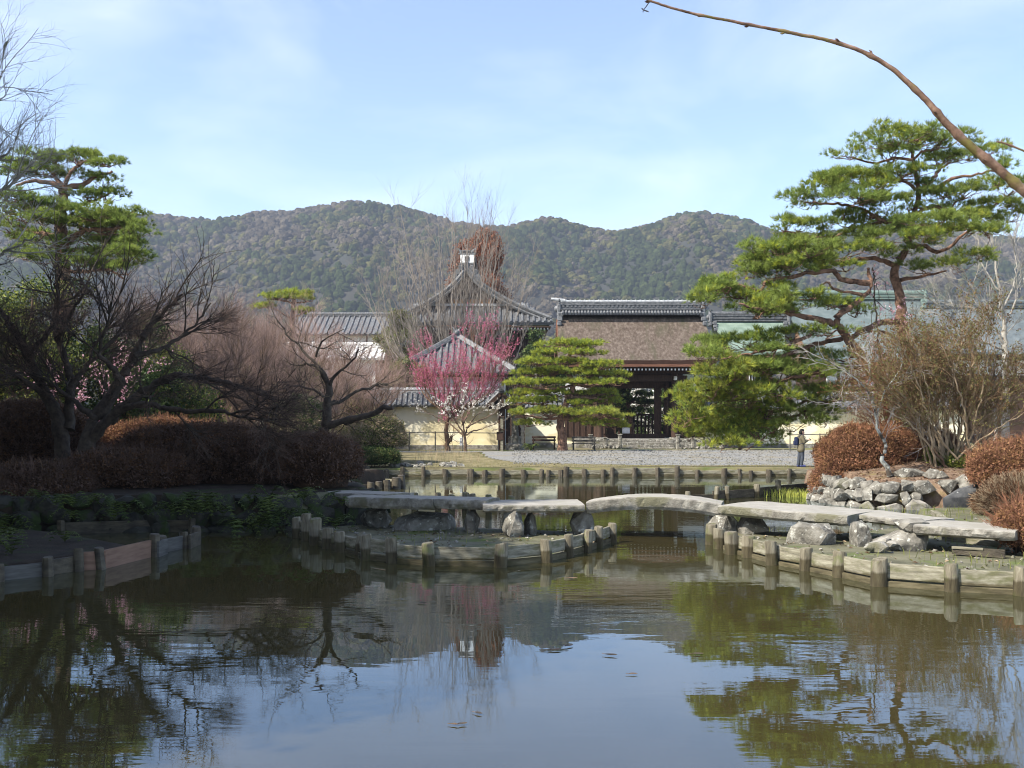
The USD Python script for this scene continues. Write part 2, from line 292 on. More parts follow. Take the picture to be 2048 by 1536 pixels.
M['bark_dark'] = material('bark_dark', [(0.3, (0.026, 0.020, 0.016)), (0.7, (0.08, 0.063, 0.048))], 8, 7, 0.95, 0.01, 30)
M['bark_red'] = material('bark_red', [(0.34, (0.055, 0.035, 0.025)), (0.48, (0.155, 0.088, 0.06)), (0.66, (0.27, 0.16, 0.11))], 6, 9, 0.92, 0.03, 20)
M['bark_brown'] = material('bark_brown', [(0.3, (0.07, 0.045, 0.03)), (0.7, (0.17, 0.11, 0.07))], 6, 7, 0.92, 0.015, 26)
M['bark_pale'] = material('bark_pale', [(0.3, (0.22, 0.20, 0.165)), (0.7, (0.42, 0.39, 0.34))], 6, 7, 0.9, 0.006, 26)
M['bark_lichen'] = material('bark_lichen', [(0.42, (0.05, 0.04, 0.03)), (0.56, (0.32, 0.33, 0.30))], 4, 7, 0.9, 0.008, 26)
M['twig_maple'] = material('twig_maple', [(0.3, (0.06, 0.038, 0.028)), (0.7, (0.135, 0.085, 0.064))], 3, 4, 0.9)
M['twig_pink'] = material('twig_pink', [(0.3, (0.20, 0.13, 0.105)), (0.7, (0.37, 0.25, 0.21))], 0.5, 4, 0.9, rand=0.35)
M['twig_grey'] = material('twig_grey', [(0.3, (0.155, 0.13, 0.108)), (0.7, (0.26, 0.222, 0.185))], 0.8, 4, 0.9)
M['twig_tan'] = material('twig_tan', [(0.3, (0.20, 0.15, 0.09)), (0.7, (0.34, 0.26, 0.17))], 3, 4, 0.9)
M['twig_shrub'] = material('twig_shrub', [(0.3, (0.13, 0.085, 0.045)), (0.7, (0.24, 0.165, 0.095))], 1.5, 4, 0.9)
M['twig_rust'] = material('twig_rust', [(0.3, (0.13, 0.06, 0.035)), (0.7, (0.26, 0.12, 0.065))], 1.5, 4, 0.9)
M['twig_silver'] = material('twig_silver', [(0.3, (0.24, 0.22, 0.20)), (0.7, (0.36, 0.34, 0.31))], 1, 4, 0.9)
def leafy(name, a, b, trans=0.3, scale=1.5, rand=0.4, rough=0.6, mid=None):
    return material(name, [(0.32, a), (0.68, b)] if mid is None else [(0.3, a), (0.5, mid), (0.7, b)], scale, 4, rough, spec=0.25, rand=rand, trans=trans)
M['needle'] = leafy('needle_green', (0.135, 0.195, 0.040), (0.25, 0.295, 0.062), 0.40, 0.9)
M['needle_yellow'] = leafy('needle_yellow', (0.23, 0.28, 0.025), (0.36, 0.37, 0.05), 0.40, 0.9)
M['needle_olive'] = leafy('needle_olive', (0.22, 0.24, 0.045), (0.32, 0.31, 0.06), 0.40, 0.8)
M['leaf_dark'] = leafy('leaf_dark', (0.022, 0.045, 0.014), (0.06, 0.09, 0.024), 0.2)
M['leaf_mid'] = leafy('leaf_mid', (0.05, 0.085, 0.02), (0.14, 0.165, 0.04), 0.3)
M['leaf_lime'] = leafy('leaf_lime', (0.14, 0.17, 0.025), (0.28, 0.28, 0.05), 0.35)
M['leaf_olive'] = leafy('leaf_olive', (0.10, 0.10, 0.03), (0.20, 0.18, 0.06), 0.3)
M['leaf_rust'] = leafy('leaf_rust', (0.10, 0.045, 0.022), (0.21, 0.098, 0.045), 0.25, 1.2, mid=(0.15, 0.07, 0.032))
M['leaf_orange'] = leafy('leaf_orange', (0.15, 0.078, 0.032), (0.28, 0.155, 0.065), 0.25, 1.2)
M['leaf_brown'] = leafy('leaf_brown', (0.055, 0.030, 0.016), (0.125, 0.064, 0.030), 0.2, 1.2)
M['leaf_conifer_rust'] = leafy('leaf_conifer_rust', (0.13, 0.042, 0.02), (0.25, 0.085, 0.035), 0.15, 0.5)
M['fern'] = leafy('fern_green', (0.03, 0.05, 0.010), (0.09, 0.115, 0.022), 0.3)
M['reed'] = leafy('reed_yellow', (0.36, 0.40, 0.06), (0.52, 0.52, 0.12), 0.35)
M['sedge'] = leafy('sedge_green', (0.16, 0.18, 0.045), (0.26, 0.27, 0.08), 0.3)
M['blossom_pink'] = leafy('blossom_pink', (0.74, 0.15, 0.29), (0.86, 0.33, 0.46), 0.35, 0.8)
M['blossom_white'] = leafy('blossom_white', (0.70, 0.66, 0.58), (0.80, 0.78, 0.72), 0.3, 0.8)
M['blossom_pale'] = leafy('blossom_pale', (0.62, 0.30, 0.36), (0.75, 0.50, 0.53), 0.3, 0.8)
def bark_like(name, c): return material(name, [(0.3, tuple(0.8 * x for x in c)), (0.7, tuple(1.15 * x for x in c))], 6, 4, 0.8)
# ------------------------------------------------------------------ setting: terrain, pond, hills, air
def smooth01(t): t = np.clip(t, 0, 1); return t * t * (3 - 2 * t)
RING_L = [(593, 1076, 1035), (613, 1081, 1027), (630, 1090, 1037), (653, 1097, 1056), (683, 1104, 1063), (711, 1110, 1071), (735, 1120, 1070), (788, 1127, 1077), (862, 1132, 1086), (998, 1134, 1086), (1098, 1124, 1078), (1140, 1114, 1069), (1173, 1105, 1060), (1199, 1096, 1053), (1225, 1086, 1047)]
RING_R = [(1419, 1088, 1047), (1440, 1097, 1057), (1465, 1108, 1063), (1496, 1115, 1072), (1550, 1130, 1082), (1608, 1141, 1095), (1675, 1155, 1103), (1755, 1172, 1118), (1905, 1184, 1129), (2040, 1191, 1134)]
rl = [W(x, y) for x, y, _ in RING_L]; rr = [W(x, y) for x, y, _ in RING_R]
xy = lambda ps: [(p[0], p[1]) for p in ps]
LANDS = [  # polygon, height, width of the edge slope
    (Polygon([(-70, 15), (-14, 18.6), (-9.2, 20.6), (-6.5, 20.7), (-4.6, 20.9), (-3.6, 22.0), (-3.1, 24.2), (-3.7, 27), (-5.0, 31), (-5.4, 35.4), (-4.2, 36.9), (-6.4, 39.5), (-6.9, 45), (-70, 46)]).buffer(-0.25), 0.70, 0.25),
    (Polygon([(-70, 6), (-9.0, 12.6), (-7.3, 14.1), (-6.7, 15.4), (-6.2, 17.0), (-7.6, 18.4), (-9.4, 20), (-14, 18.4), (-70, 15)]), 0.16, 0.3),
    (Polygon([(-120, 45.5), (-6.6, 45.6), (2, 46.0), (9, 46.2), (16, 46.6), (40, 48), (120, 48), (120, 2500), (-120, 2500)]), 0.40, 0.10),
    (Polygon([(9.4, 30.6), (9.25, 28.0), (10.0, 26.9), (11.2, 26.4), (12.2, 25.8), (13.2, 24.2), (40, 16), (60, 46), (14.5, 44), (12, 40), (10.6, 38), (9.7, 34)]).buffer(-0.40), 0.64, 0.25),
    (Polygon(xy(rr) + [(9, 10), (40, 4), (40, 22), (13.2, 24.6), (11.6, 25.6), (10.2, 25.4), (9.0, 22.2), (7.6, 20.2), (6.0, 19.0), (4.9, 19.6), (4.0, 19.6)]), 0.16, 0.25),
    (Polygon(xy(rl) + [(1.75, 20.3), (0.6, 20.9), (-1.2, 21.5), (-3.0, 22.2), (-4.4, 21.4)]), 0.05, 0.20),
    (Polygon([(-200, -200), (200, -200), (200, 2.6), (60, 4), (10, 3.2), (4, 2.7), (-4, 2.4), (-9, 3.4), (-12, 7), (-60, 8), (-200, 8)]), 0.45, 0.6),
]
BED = -0.55
def height(x, y):
    x, y = np.asarray(x, float), np.asarray(y, float); h = np.full(x.shape, BED); pts = shapely.points(x.ravel(), y.ravel())
    for poly, z, w in LANDS:
        inside = shapely.contains(poly, pts); d = shapely.distance(poly.exterior, pts) * np.where(inside, 1, -1)
        h = np.maximum(h, BED + (z - BED) * smooth01((d.reshape(x.shape) + 0.3 * w) / w))
    far = smooth01((y - 46) / 15.0)
    h = np.where(h > 0.3, h + far * 0.45, h)
    g = lambda cx, cy, sx, sy, a: a * np.exp(-((x - cx) / sx) ** 2 - ((y - cy) / sy) ** 2)
    land = smooth01((h - 0.3) / 0.3)
    h += land * (g(12.3, 30.5, 2.6, 2.6, 0.55) + g(17, 31, 4, 4, 0.5) + g(-10, 25, 5, 3, 0.15))
    h += land * (meshkit.fbm(np.stack([x * 0.35, y * 0.35, 0 * x], -1), 3, 4) - 0.5) * 0.12
    return h
def ground_at(x, y): return float(height(np.array([x]), np.array([y]))[0])
def grid(xs, ys, fn, lift=0.0):
    X, Y = np.meshgrid(xs, ys); Z = fn(X, Y) + lift; n, m = len(xs), len(ys)
    i, j = np.meshgrid(np.arange(n - 1), np.arange(m - 1)); a = (j * n + i).ravel()
    return np.stack([X.ravel(), Y.ravel(), Z.ravel()], 1), np.stack([a, a + 1, a + n + 1, a + n], 1)
gx = np.unique(np.concatenate([np.linspace(-3000, -60, 16), np.linspace(-60, -16, 30), np.linspace(-16, 17, 221), np.linspace(17, 60, 30), np.linspace(60, 3000, 16)]))
gy = np.unique(np.concatenate([np.linspace(-300, 2, 14), np.linspace(2, 12, 34), np.linspace(12, 49, 248), np.linspace(49, 110, 50), np.linspace(110, 3400, 24)]))
gv, gf = grid(gx, gy, height)
cent = gv[gf].mean(1); gl = {}
on_mound = (shapely.contains(LANDS[3][0].buffer(0.3), shapely.points(cent[:, 0], cent[:, 1])))
on_mud = (shapely.contains(LANDS[4][0].buffer(0.4), shapely.points(cent[:, 0], cent[:, 1])) | shapely.contains(LANDS[5][0].buffer(0.6), shapely.points(cent[:, 0], cent[:, 1])) ) & ~on_mound
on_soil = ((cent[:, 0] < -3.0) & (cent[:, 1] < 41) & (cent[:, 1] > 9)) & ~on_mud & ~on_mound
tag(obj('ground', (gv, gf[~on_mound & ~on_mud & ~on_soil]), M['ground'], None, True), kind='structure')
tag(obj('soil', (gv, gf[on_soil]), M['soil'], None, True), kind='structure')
tag(obj('mound', (gv, gf[on_mound]), M['mound'], None, True), kind='structure')
tag(obj('mud_bank', (gv, gf[on_mud]), M['mud'], None, True), kind='structure')
# gravel forecourt and the path in front of the wall
def patch(name, poly, mat, lift, step=0.2):
    x0, y0, x1, y1 = poly.bounds
    v, f = grid(np.arange(x0, x1 + step, step), np.arange(y0, y1 + step, step), height, lift)
    c = v[f].mean(1); keep = shapely.contains(poly, shapely.points(c[:, 0], c[:, 1]))
    tag(obj(name, (v, f[keep]), mat, None, True), kind='structure')
patch('gravel_forecourt', Polygon([(-1.0, 54), (0.6, 50.5), (4, 49.0), (9, 48.3), (16, 48.4), (40, 49), (40, 66), (15, 63.5), (8, 65), (2.5, 63.5), (-1.2, 61.4), (-12, 60.5), (-12, 59.2), (-1.6, 59.2)]).buffer(0.3), M['gravel'], 0.03)
patch('moss_verge', Polygon([(-8, 46.4), (16, 47.3), (16, 48.3), (9, 48.1), (4, 48.8), (0.4, 50.4), (-1.4, 54), (-2, 58.8), (-10, 59), (-9, 47)]), M['moss'], 0.02)
# pond
water = usdkit.material(stage, '/World/Looks/water', {
    'g': ('geometry', {}), 'mp': ('mapping', {'scale': (0.55, 1.9, 1.0)}), 'mp2': ('mapping', {'scale': (0.9, 2.6, 1.0)}),
    'n': ('noise_texture', {'scale': 2.4, 'detail': 3.0, 'roughness': 0.5}), 'n2': ('noise_texture', {'scale': 0.22, 'detail': 2.0}),
    'mr': ('map_range', {'from_min': 0.36, 'from_max': 0.66, 'to_min': 0.05, 'to_max': 1.0, 'clamp': True}), 'h': ('math', {'math_type': 'multiply'}),
    'b': ('bump', {'distance': 0.0026, 'strength': 1.0}),
    'd': ('diffuse_bsdf', {'color': (0.036, 0.029, 0.010)}), 'gl': ('glossy_bsdf', {'color': (0.80, 0.90, 1.0), 'roughness': 0.0}), 'fr': ('fresnel', {'IOR': 2.05}),
    'mix': ('mix_closure', {})},
    [('g.position', 'mp.vector'), ('mp.vector', 'n.vector'), ('g.position', 'mp2.vector'), ('mp2.vector', 'n2.vector'), ('n2.fac', 'mr.value'), ('n.fac', 'h.value1'), ('mr.result', 'h.value2'),
     ('h.value', 'b.height'), ('b.normal', 'gl.normal'), ('fr.fac', 'mix.fac'), ('d.BSDF', 'mix.closure1'), ('gl.BSDF', 'mix.closure2')], surface='mix.closure')
tag(obj('pond_water', (np.array([[-60, 1.0, 0], [60, 1.0, 0], [60, 48.5, 0], [-60, 48.5, 0.0]]), np.array([[0, 1, 2, 3]])), water), kind='structure')

# hills: the skyline as photographed, on a slope with spurs, under a forest of separate crowns
RIDGE = [(-700, 470), (-300, 440), (0, 445), (285, 440), (330, 440), (400, 450), (450, 450), (480, 442), (520, 436), (600, 430), (650, 421), (700, 411), (760, 417), (830, 431), (880, 446), (920, 456), (960, 463), (1030, 460), (1080, 450), (1102, 442), (1140, 455), (1190, 470), (1230, 474), (1290, 464), (1340, 446), (1400, 431), (1450, 440), (1500, 454), (1560, 478), (1640, 480), (1760, 455), (1900, 470), (2048, 490), (2400, 470), (2800, 500)]
us = np.linspace(-700, 2800, 240); ts = np.linspace(0, 1, 46)
rid = np.interp(us, [a for a, _ in RIDGE], [b for _, b in RIDGE]); rid = np.convolve(np.pad(rid, 1, 'edge'), np.ones(3) / 3, 'valid')
U, T = np.meshgrid(us, ts); YY = 560 + 1150 * T; XX = (U - 1024) * YY / F
prof = smooth01(T / 0.68) * np.where(T > 0.68, 1 - 0.5 * (T - 0.68) / 0.32, 1)
spur = meshkit.fbm(np.stack([XX / 160, YY / 300, 0 * XX], -1), 4, 11) - 0.5
HH = prof * (1 + 0.55 * spur * (1 - 0.4 * prof))
tanv = (HY + 5 - rid) / F
HH *= tanv[None] / (np.maximum(HH, 0) / YY).max(0)[None]
HH = HH + 1.0 - 4 * (1 - T) ** 6
n, m = len(us), len(ts); i, j = np.meshgrid(np.arange(n - 1), np.arange(m - 1)); a = (j * n + i).ravel()
hv = np.stack([XX.ravel(), YY.ravel(), HH.ravel()], 1); hf = np.stack([a, a + 1, a + n + 1, a + n], 1)
M['hill'] = material('hill_floor', [(0.35, (0.014, 0.017, 0.010)), (0.65, (0.034, 0.031, 0.022))], 0.01, 6, 0.95)
tag(obj('hills', (hv, hf), M['hill'], None, True), kind='structure')
rng = np.random.default_rng(5)
def crown_mesh(seed, tall):
    m = trimesh.creation.icosphere(2); v = m.vertices.copy()
    k = meshkit.fbm(v * 1.9 + seed * 3.1, 3, seed)[:, None]; v *= 0.62 + 0.75 * k; v[:, 2] *= tall; return v, m.faces
def hill_mat(name, ramp):
    return usdkit.material(stage, '/World/Looks/' + name, {'g': ('geometry', {}), 'n': ('noise_texture', {'scale': 0.35, 'detail': 5.0}), 'r': ('rgb_ramp', {'ramp': ramp}), 'oi': ('object_info', {}), 'mr': ('map_range', {'to_min': 0.62, 'to_max': 1.38}), 'h': ('hsv', {}), 'd': ('diffuse_bsdf', {}),
        'bn': ('noise_texture', {'scale': 1.1, 'detail': 4.0}), 'b': ('bump', {'distance': 1.4, 'strength': 1.0})},
        [('g.position', 'n.vector'), ('n.fac', 'r.fac'), ('oi.random', 'mr.value'), ('mr.result', 'h.value'), ('r.color', 'h.color'), ('h.color', 'd.color'), ('g.position', 'bn.vector'), ('bn.fac', 'b.height'), ('b.normal', 'd.normal')], surface='d.BSDF')
HM = [hill_mat('hill_green', [(0.3, (0.013, 0.020, 0.008)), (0.7, (0.040, 0.050, 0.017))]), hill_mat('hill_olive', [(0.3, (0.034, 0.035, 0.013)), (0.7, (0.085, 0.080, 0.030))]), hill_mat('hill_bare', [(0.3, (0.046, 0.039, 0.028)), (0.7, (0.085, 0.072, 0.052))])]
N = 36000
ti = rng.random(N) ** 0.8 * 0.76; ui = rng.uniform(-250, 2300, N)
fu = (ui - us[0]) / (us[1] - us[0]); ft = ti / (ts[1] - ts[0]); k, l = fu.astype(int), ft.astype(int); fu -= k; ft -= l
zz = HH[l, k] * (1 - fu) * (1 - ft) + HH[l, k + 1] * fu * (1 - ft) + HH[l + 1, k] * (1 - fu) * ft + HH[l + 1, k + 1] * fu * ft
yy = 560 + 1150 * ti; xx = (ui - 1024) * yy / F
sz = (1.5 + 3.9 * rng.random(N) ** 1.9) * (0.85 + 0.3 * ti)
big = meshkit.fbm(np.stack([xx / 70, yy / 130, 0 * xx], -1), 3, 21) + 0.28 * (ti - 0.34) + rng.normal(size=N) * 0.07
which = np.where(big > 0.56, 2, np.where(big > 0.44, 1, 0))
protos = [(*crown_mesh(s + 7 * q, [1.05, 0.9, 0.95][q]), HM[q]) for q in range(3) for s in range(2)]
scatter('hill_forest', protos, np.stack([xx, yy, zz + sz * 0.35], 1), np.tile([0, 0, 1.0], (N, 1)), np.stack([sz, sz, sz * rng.uniform(0.85, 1.35, N)], 1), None, rng, which=which * 2 + rng.integers(0, 2, N),
        label='far wooded hills of mixed green and bare winter trees behind the temple', cat='forest')
# air
HAZE = 0.00014
haze_mat = usdkit.material(stage, '/World/Looks/haze', {'v': ('principled_volume', {'color': (0.74, 0.82, 1.0), 'density': HAZE, 'anisotropy': 0.2})}, volume='v.volume')
tag(obj('haze', trimesh.creation.box(bounds=[(-2800, -250, -2.0), (2800, 3000, 420)]), haze_mat), kind='stuff')
# ------------------------------------------------------------------ buildings
def slope_geometry(D, C, up, a, b, sag, nt=7):
    """roof plane over the eave D -> C; up = vector from eave to ridge; the ridge is inset by a and b metres at the ends (negative: flared out)"""
    D, C, up = map(lambda q: np.asarray(q, float), (D, C, up)); L = np.linalg.norm(C - D); e = (C - D) / L
    def pt(s, t): return D + e * s + up * t - np.array([0, 0, 1.0]) * sag * 4 * t * (1 - t) * 0.5
    return L, e, pt
def tiled_slope(part, D, C, up, a=0.0, b=0.0, sag=0.0, spacing=0.5, r=0.085, mat=None, thick=0.16, disc=True, name='tile_row', stuff=False, base_mat=None):
    L, e, pt = slope_geometry(D, C, up, a, b, sag); nt = 7
    n = np.cross(e, np.asarray(up, float)); n /= np.linalg.norm(n); n = n if n[2] > 0 else -n
    V, Fs = [], []
    for off in (0, -thick):
        for t in np.linspace(0, 1, nt):
            for s in (a * t, L - b * t): V.append(pt(s, t) + n * off)
    V = np.array(V); m = 2 * nt
    for q in range(nt - 1):
        k = 2 * q; Fs += [[k, k + 1, k + 3], [k, k + 3, k + 2], [m + k, m + k + 3, m + k + 1], [m + k, m + k + 2, m + k + 3]]
        Fs += [[k, k + 2, m + k + 2], [k, m + k + 2, m + k], [k + 1, m + k + 1, m + k + 3], [k + 1, m + k + 3, k + 3]]
    Fs += [[0, m, m + 1], [0, m + 1, 1]]
    base = obj('roof_deck', (V, np.array(Fs)), base_mat or M['tile_dark'], part)
    cnt = max(2, int(L / spacing)); mb = MB(); rs = np.random.default_rng(int(abs(L * 100)) + cnt)
    for i in range(cnt):
        s = (i + 0.5) * L / cnt
        tm = min(1.0, s / a if a > 0.01 else 1, (L - s) / b if b > 0.01 else 1)
        if tm < 0.05: continue
        nseg = max(2, int(np.ceil(tm * 6)))
        path = np.array([pt(s + ((a * t if s < L / 2 else -b * t) if (a < 0 or b < 0) else 0), t) + n * (r * 0.35 + 0.01 * rs.random()) for t in np.linspace(-0.012, tm, nseg + 1)])
        v, f = tubes(path, np.full(len(path), r), 6, cap=True)
        if disc:
            d = path[1] - path[0]; d /= np.linalg.norm(d); q = np.stack([path[0] - d * 0.03, path[0] + d * 0.02])
            v2, f2 = tubes(q, np.full(2, r * 1.25), 8, cap=True); f = np.vstack([f, f2 + len(v)]); v = np.vstack([v, v2])
        if stuff: mb.add(v, f)
        else: obj(name, (v, f), mat or M['tile'], part, 35)
    if stuff: mb.build(name, mat or M['tile'], part, 35, kind='stuff')
    return base
def ridge_stack(part, A, B, w, h, courses=4, mat=None, caps=0.0, cap_r=0.10, name='ridge'):
    """stacked ridge tiles between A and B: courses that stick out a little, rounded cap tiles on top"""
    A, B = np.asarray(A, float), np.asarray(B, float); mb = MB(); d = unit(B - A)
    for i in range(courses):
        z = h * (i + 0.5) / courses; ww = w * (1.0 if i % 2 == 0 else 1.16)
        mb.add(bar(A + [0, 0, z], B + [0, 0, z], ww, h / courses * (0.98 if i % 2 == 0 else 0.55)))
    mb.build(name, mat or M['tile_dark'], part)
    L = np.linalg.norm(B - A); nc = max(1, int(L / caps)) if caps else 1
    for i in range(nc):
        p = A + d * (L * i / nc) + [0, 0, h]; q = A + d * (L * (i + 0.96) / nc) + [0, 0, h]
        v, f = tubes(np.stack([p, p + (q - p) * 0.2, p + (q - p) * 0.22, q]), np.array([cap_r * 1.18, cap_r * 1.18, cap_r, cap_r]), 8, cap=True)
        obj('cap_tile', (v, f), mat or M['tile'], part, 40)
def end_ornament(part, c, s, seed, facing=(1, 0), mat=None):
    """demon-tile style block at a ridge end: stepped plate, boss and horns"""
    c = np.asarray(c, float); mb = MB(); fx = np.array([facing[0], facing[1], 0.0]); sx = np.array([-facing[1], facing[0], 0.0])
    mb.add(bar(c - [0, 0, s * 0.62], c + [0, 0, s * 0.35], s * 0.7, s * 0.3) if False else cbox(c + [0, 0, -s * 0.12], (s * (0.30 if facing[0] else 0.8), s * (0.8 if facing[0] else 0.30), s * 0.9), s * 0.08))
    mb.add(cbox(c + [0, 0, -s * 0.7], (s * (0.26 if facing[0] else 1.0), s * (1.0 if facing[0] else 0.26), s * 0.4), s * 0.08))
    for q in (-1, 1):
        base = c + sx * q * s * 0.25 + [0, 0, s * 0.3]
        mb.add(*tubes(spline([base, base + sx * q * s * 0.12 + [0, 0, s * 0.25], base + sx * q * s * 0.3 + [0, 0, s * 0.36]], 5), np.linspace(s * 0.12, s * 0.03, 5), 6))
    m = trimesh.creation.icosphere(1, s * 0.26); m.apply_translation(c + fx * s * 0.12); mb.add(m)
    return mb.build('ridge_ornament', mat or M['tile'], part, 30)

# --- the gate: bark-thatched roof, tiled ridge, dark posts
GY = 75.0; gc = P(1261, 862, GY)[0]
gate = thing('temple_gate', 'large temple gate with brown bark-thatched roof and grey tiled ridge', 'gate', (gc, GY, 0.85))
GX0, GX1 = P(1113, 0, GY)[0], P(1409, 0, GY)[0]
def gate_profile():
    """roof section: front eave to ridge to back eave, as (y, z of top)"""
    q = np.linspace(0, 1, 9); front = [(-4.1 + 4.1 * t, 7.12 + (10.85 - 7.12) * (t ** 1.12)) for t in q]
    return front + [(-y, z) for y, z in front[-2::-1]]
prof_g = gate_profile(); xs = np.linspace(-1, 1, 29); V, Fs = [], []
half = (GX1 - GX0) / 2
for xx_ in xs:
    e = abs(xx_) ** 4
    for k, (y, z) in enumerate(prof_g):
        w = abs(y) / 4.1; V.append((gc + xx_ * half * (0.985 + 0.03 * w), GY + y, z + 0.10 * e * w))
    for k, (y, z) in enumerate(prof_g):
        w = abs(y) / 4.1; V.append((gc + xx_ * half * (0.985 + 0.03 * w), GY + y * 0.955, z - 0.42 + 0.10 * e * w + 0.06))
V = np.array(V); npf = len(prof_g); st = 2 * npf
V[:, 2] += (meshkit.fbm(V * 1.3, 3, 8) - 0.5) * 0.10
top_f, edge_f = [], []
for i in range(len(xs) - 1):
    for k in range(npf - 1):
        a = i * st + k; b = a + st; top_f.append([a, b, b + 1, a + 1]); edge_f.append([a + npf, a + npf + 1, b + npf + 1, b + npf])
    a = i * st; b = a + st; edge_f += [[a, a + npf, b + npf, b], [a + npf - 1, b + npf - 1, b + st - 1, a + st - 1]]
for i in (0, (len(xs) - 1)):
    for k in range(npf - 1):
        a = i * st + k; edge_f.append([a, a + 1, a + npf + 1, a + npf])
obj('thatched_roof', (V, np.array(top_f)), M['thatch'], gate, True)
obj('thatch_edge', (V, np.array(edge_f)), M['thatch_edge'], gate)
# tiled ridge on the thatch
rx0, rx1 = P(1122, 0, GY)[0], P(1400, 0, GY)[0]
mb = MB(); mb.add(box((gc, GY, 10.92), (rx1 - rx0, 1.10, 0.36))); mb.add(box((gc, GY, 11.16), (rx1 - rx0 + 0.1, 1.22, 0.06))); mb.add(box((gc, GY, 11.34), (rx1 - rx0, 0.72, 0.28)))
mb.add(box((gc, GY, 11.53), (rx1 - rx0 + 0.1, 0.84, 0.06))); mb.add(box((gc, GY, 11.66), (rx1 - rx0, 0.52, 0.18)))
mb.build('ridge', M['tile_dark'], gate)
nr = 44
for side in (-1, 1):
    for i in range(nr):
        x = rx0 + (i + 0.5) * (rx1 - rx0) / nr; a = np.array([x, GY + side * 0.34, 11.12]); b = np.array([x, GY + side * 0.95, 10.80])
        v, f = tubes(np.stack([a, b, b + (b - a) * 0.04]), np.array([0.085, 0.09, 0.105]), 7, cap=True); obj('ridge_skirt_tile', (v, f), M['tile'], gate, 40)
for i in range(30):
    x0 = rx0 + i * (rx1 - rx0) / 30; x1 = x0 + (rx1 - rx0) / 30 * 0.97
    v, f = tubes(np.array([[x0, GY, 11.80], [x0 + 0.07, GY, 11.80], [x0 + 0.075, GY, 11.80], [x1, GY, 11.80]]), np.array([0.15, 0.15, 0.12, 0.12]), 8, cap=True)
    obj('cap_tile', (v, f), M['tile_pale'], gate, 40)
for i in range(34):                       # open lattice course of half-moon tiles under the cap
    x = rx0 + (i + 0.5) * (rx1 - rx0) / 34
    v, f = tubes(np.array([[x, GY - 0.30, 11.44], [x, GY - 0.40, 11.44]]), np.array([0.10, 0.10]), 8, cap=True); obj('ridge_round_tile', (v, f), M['tile'], gate, 40)
for sx, xx_ in ((-1, rx0), (1, rx1)):
    end_ornament(gate, (xx_ + sx * 0.16, GY - 0.1, 11.25), 1.0, 3, (sx, 0), M['tile'])
    v, f = tubes(spline([(xx_ - sx * 0.3, GY, 11.85), (xx_ + sx * 0.3, GY, 11.95), (xx_ + sx * 0.75, GY, 12.0)], 6), np.linspace(0.15, 0.10, 6), 8, cap=True); obj('ridge_horn', (v, f), M['tile_pale'], gate, 40)
    for k in range(3): obj('hanging_tile', cbox((xx_ + sx * (0.05 + 0.06 * k), GY - 0.55 - 0.22 * k, 10.78 - 0.36 * k), (0.42 - 0.05 * k, 0.26, 0.34), 0.06), M['tile'], gate)
    # bargeboards
    for s2 in (-1, 1):
        pts = [(gc + sx * (half - 0.02), GY + s2 * abs(y) * 0.97, z - 0.55) for y, z in prof_g[:9]]
        v, f = sweep(pts, [(-0.05, -0.22), (0.05, -0.22), (0.05, 0.16), (-0.05, 0.16)]); obj('bargeboard', (v, f), M['red_wood'], gate)
# eaves: boards and white-tipped rafters
for s2 in (-1, 1):
    obj('eave_board', bar((GX0 + 0.1, GY + s2 * 3.82, 6.80), (GX1 - 0.1, GY + s2 * 3.82, 6.80), 0.28, 0.26), M['red_wood'], gate)
    obj('eave_board', bar((GX0 + 0.3, GY + s2 * 3.62, 6.60), (GX1 - 0.3, GY + s2 * 3.62, 6.60), 0.16, 0.10), M['dark_wood'], gate)
nraf = 40
for i in range(nraf):
    x = GX0 + 0.45 + i * (GX1 - GX0 - 0.9) / (nraf - 1)
    rf = obj('rafter', bar((x, GY - 3.72, 6.50), (x, GY + 0.0, 8.55), 0.10, 0.12), M['dark_wood'], gate)
    obj('rafter_tip', cbox((x, GY - 3.75, 6.485), (0.105, 0.02, 0.125), 0.01), M['white'], rf)
cx0, cx1 = P(1196, 0, GY)[0], P(1341, 0, GY)[0]
def column(x, y, r=0.26, z0=1.62, z1=6.3, part=None, mat=None):
    v, f = tubes(np.array([[x, y, z0], [x, y, z0 + 0.2], [x, y, z1 - 0.5], [x, y, z1]]), np.array([r, r, r * 0.96, r * 0.9]), 14, cap=True); obj('column', (v, f), mat or M['dark_wood'], part or gate, 40)
    m = trimesh.creation.cylinder(r * 1.6, 0.22, sections=14); m.apply_translation((x, y, z0 - 0.08)); obj('column_base', m, M['stone'], part or gate, 40)
for x in (cx0, cx1):
    for y, r in ((GY - 1.9, 0.24), (GY, 0.34), (GY + 1.9, 0.24)): column(x, y, r)
for y, z, w, h in ((GY - 1.9, 5.95, 0.26, 0.42), (GY, 5.6, 0.4, 0.6), (GY + 1.9, 5.95, 0.26, 0.42), (GY - 1.9, 6.42, 0.3, 0.2), (GY, 6.5, 0.3, 1.1)):
    obj('beam', bar((cx0 - 0.9, y, z), (cx1 + 0.9, y, z), w, h), M['dark_wood'], gate)
for x in (cx0, cx1):
    obj('tie_beam', bar((x, GY - 2.4, 5.5), (x, GY + 2.4, 5.5), 0.22, 0.34), M['dark_wood'], gate)
    obj('bracket', cbox((x, GY - 1.9, 6.58), (0.9, 0.5, 0.16), 0.05), M['dark_wood'], gate); obj('bracket', cbox((x, GY - 1.95, 6.38), (0.5, 0.36, 0.2), 0.05), M['dark_wood'], gate)
    obj('beam_end', cbox((x, GY - 2.22, 5.95), (0.22, 0.3, 0.3), 0.04), M['white'], gate)
    obj('hanging_fish', cbox((x, GY - 2.12, 6.75), (0.30, 0.08, 0.5), 0.05), M['dark_wood'], gate)
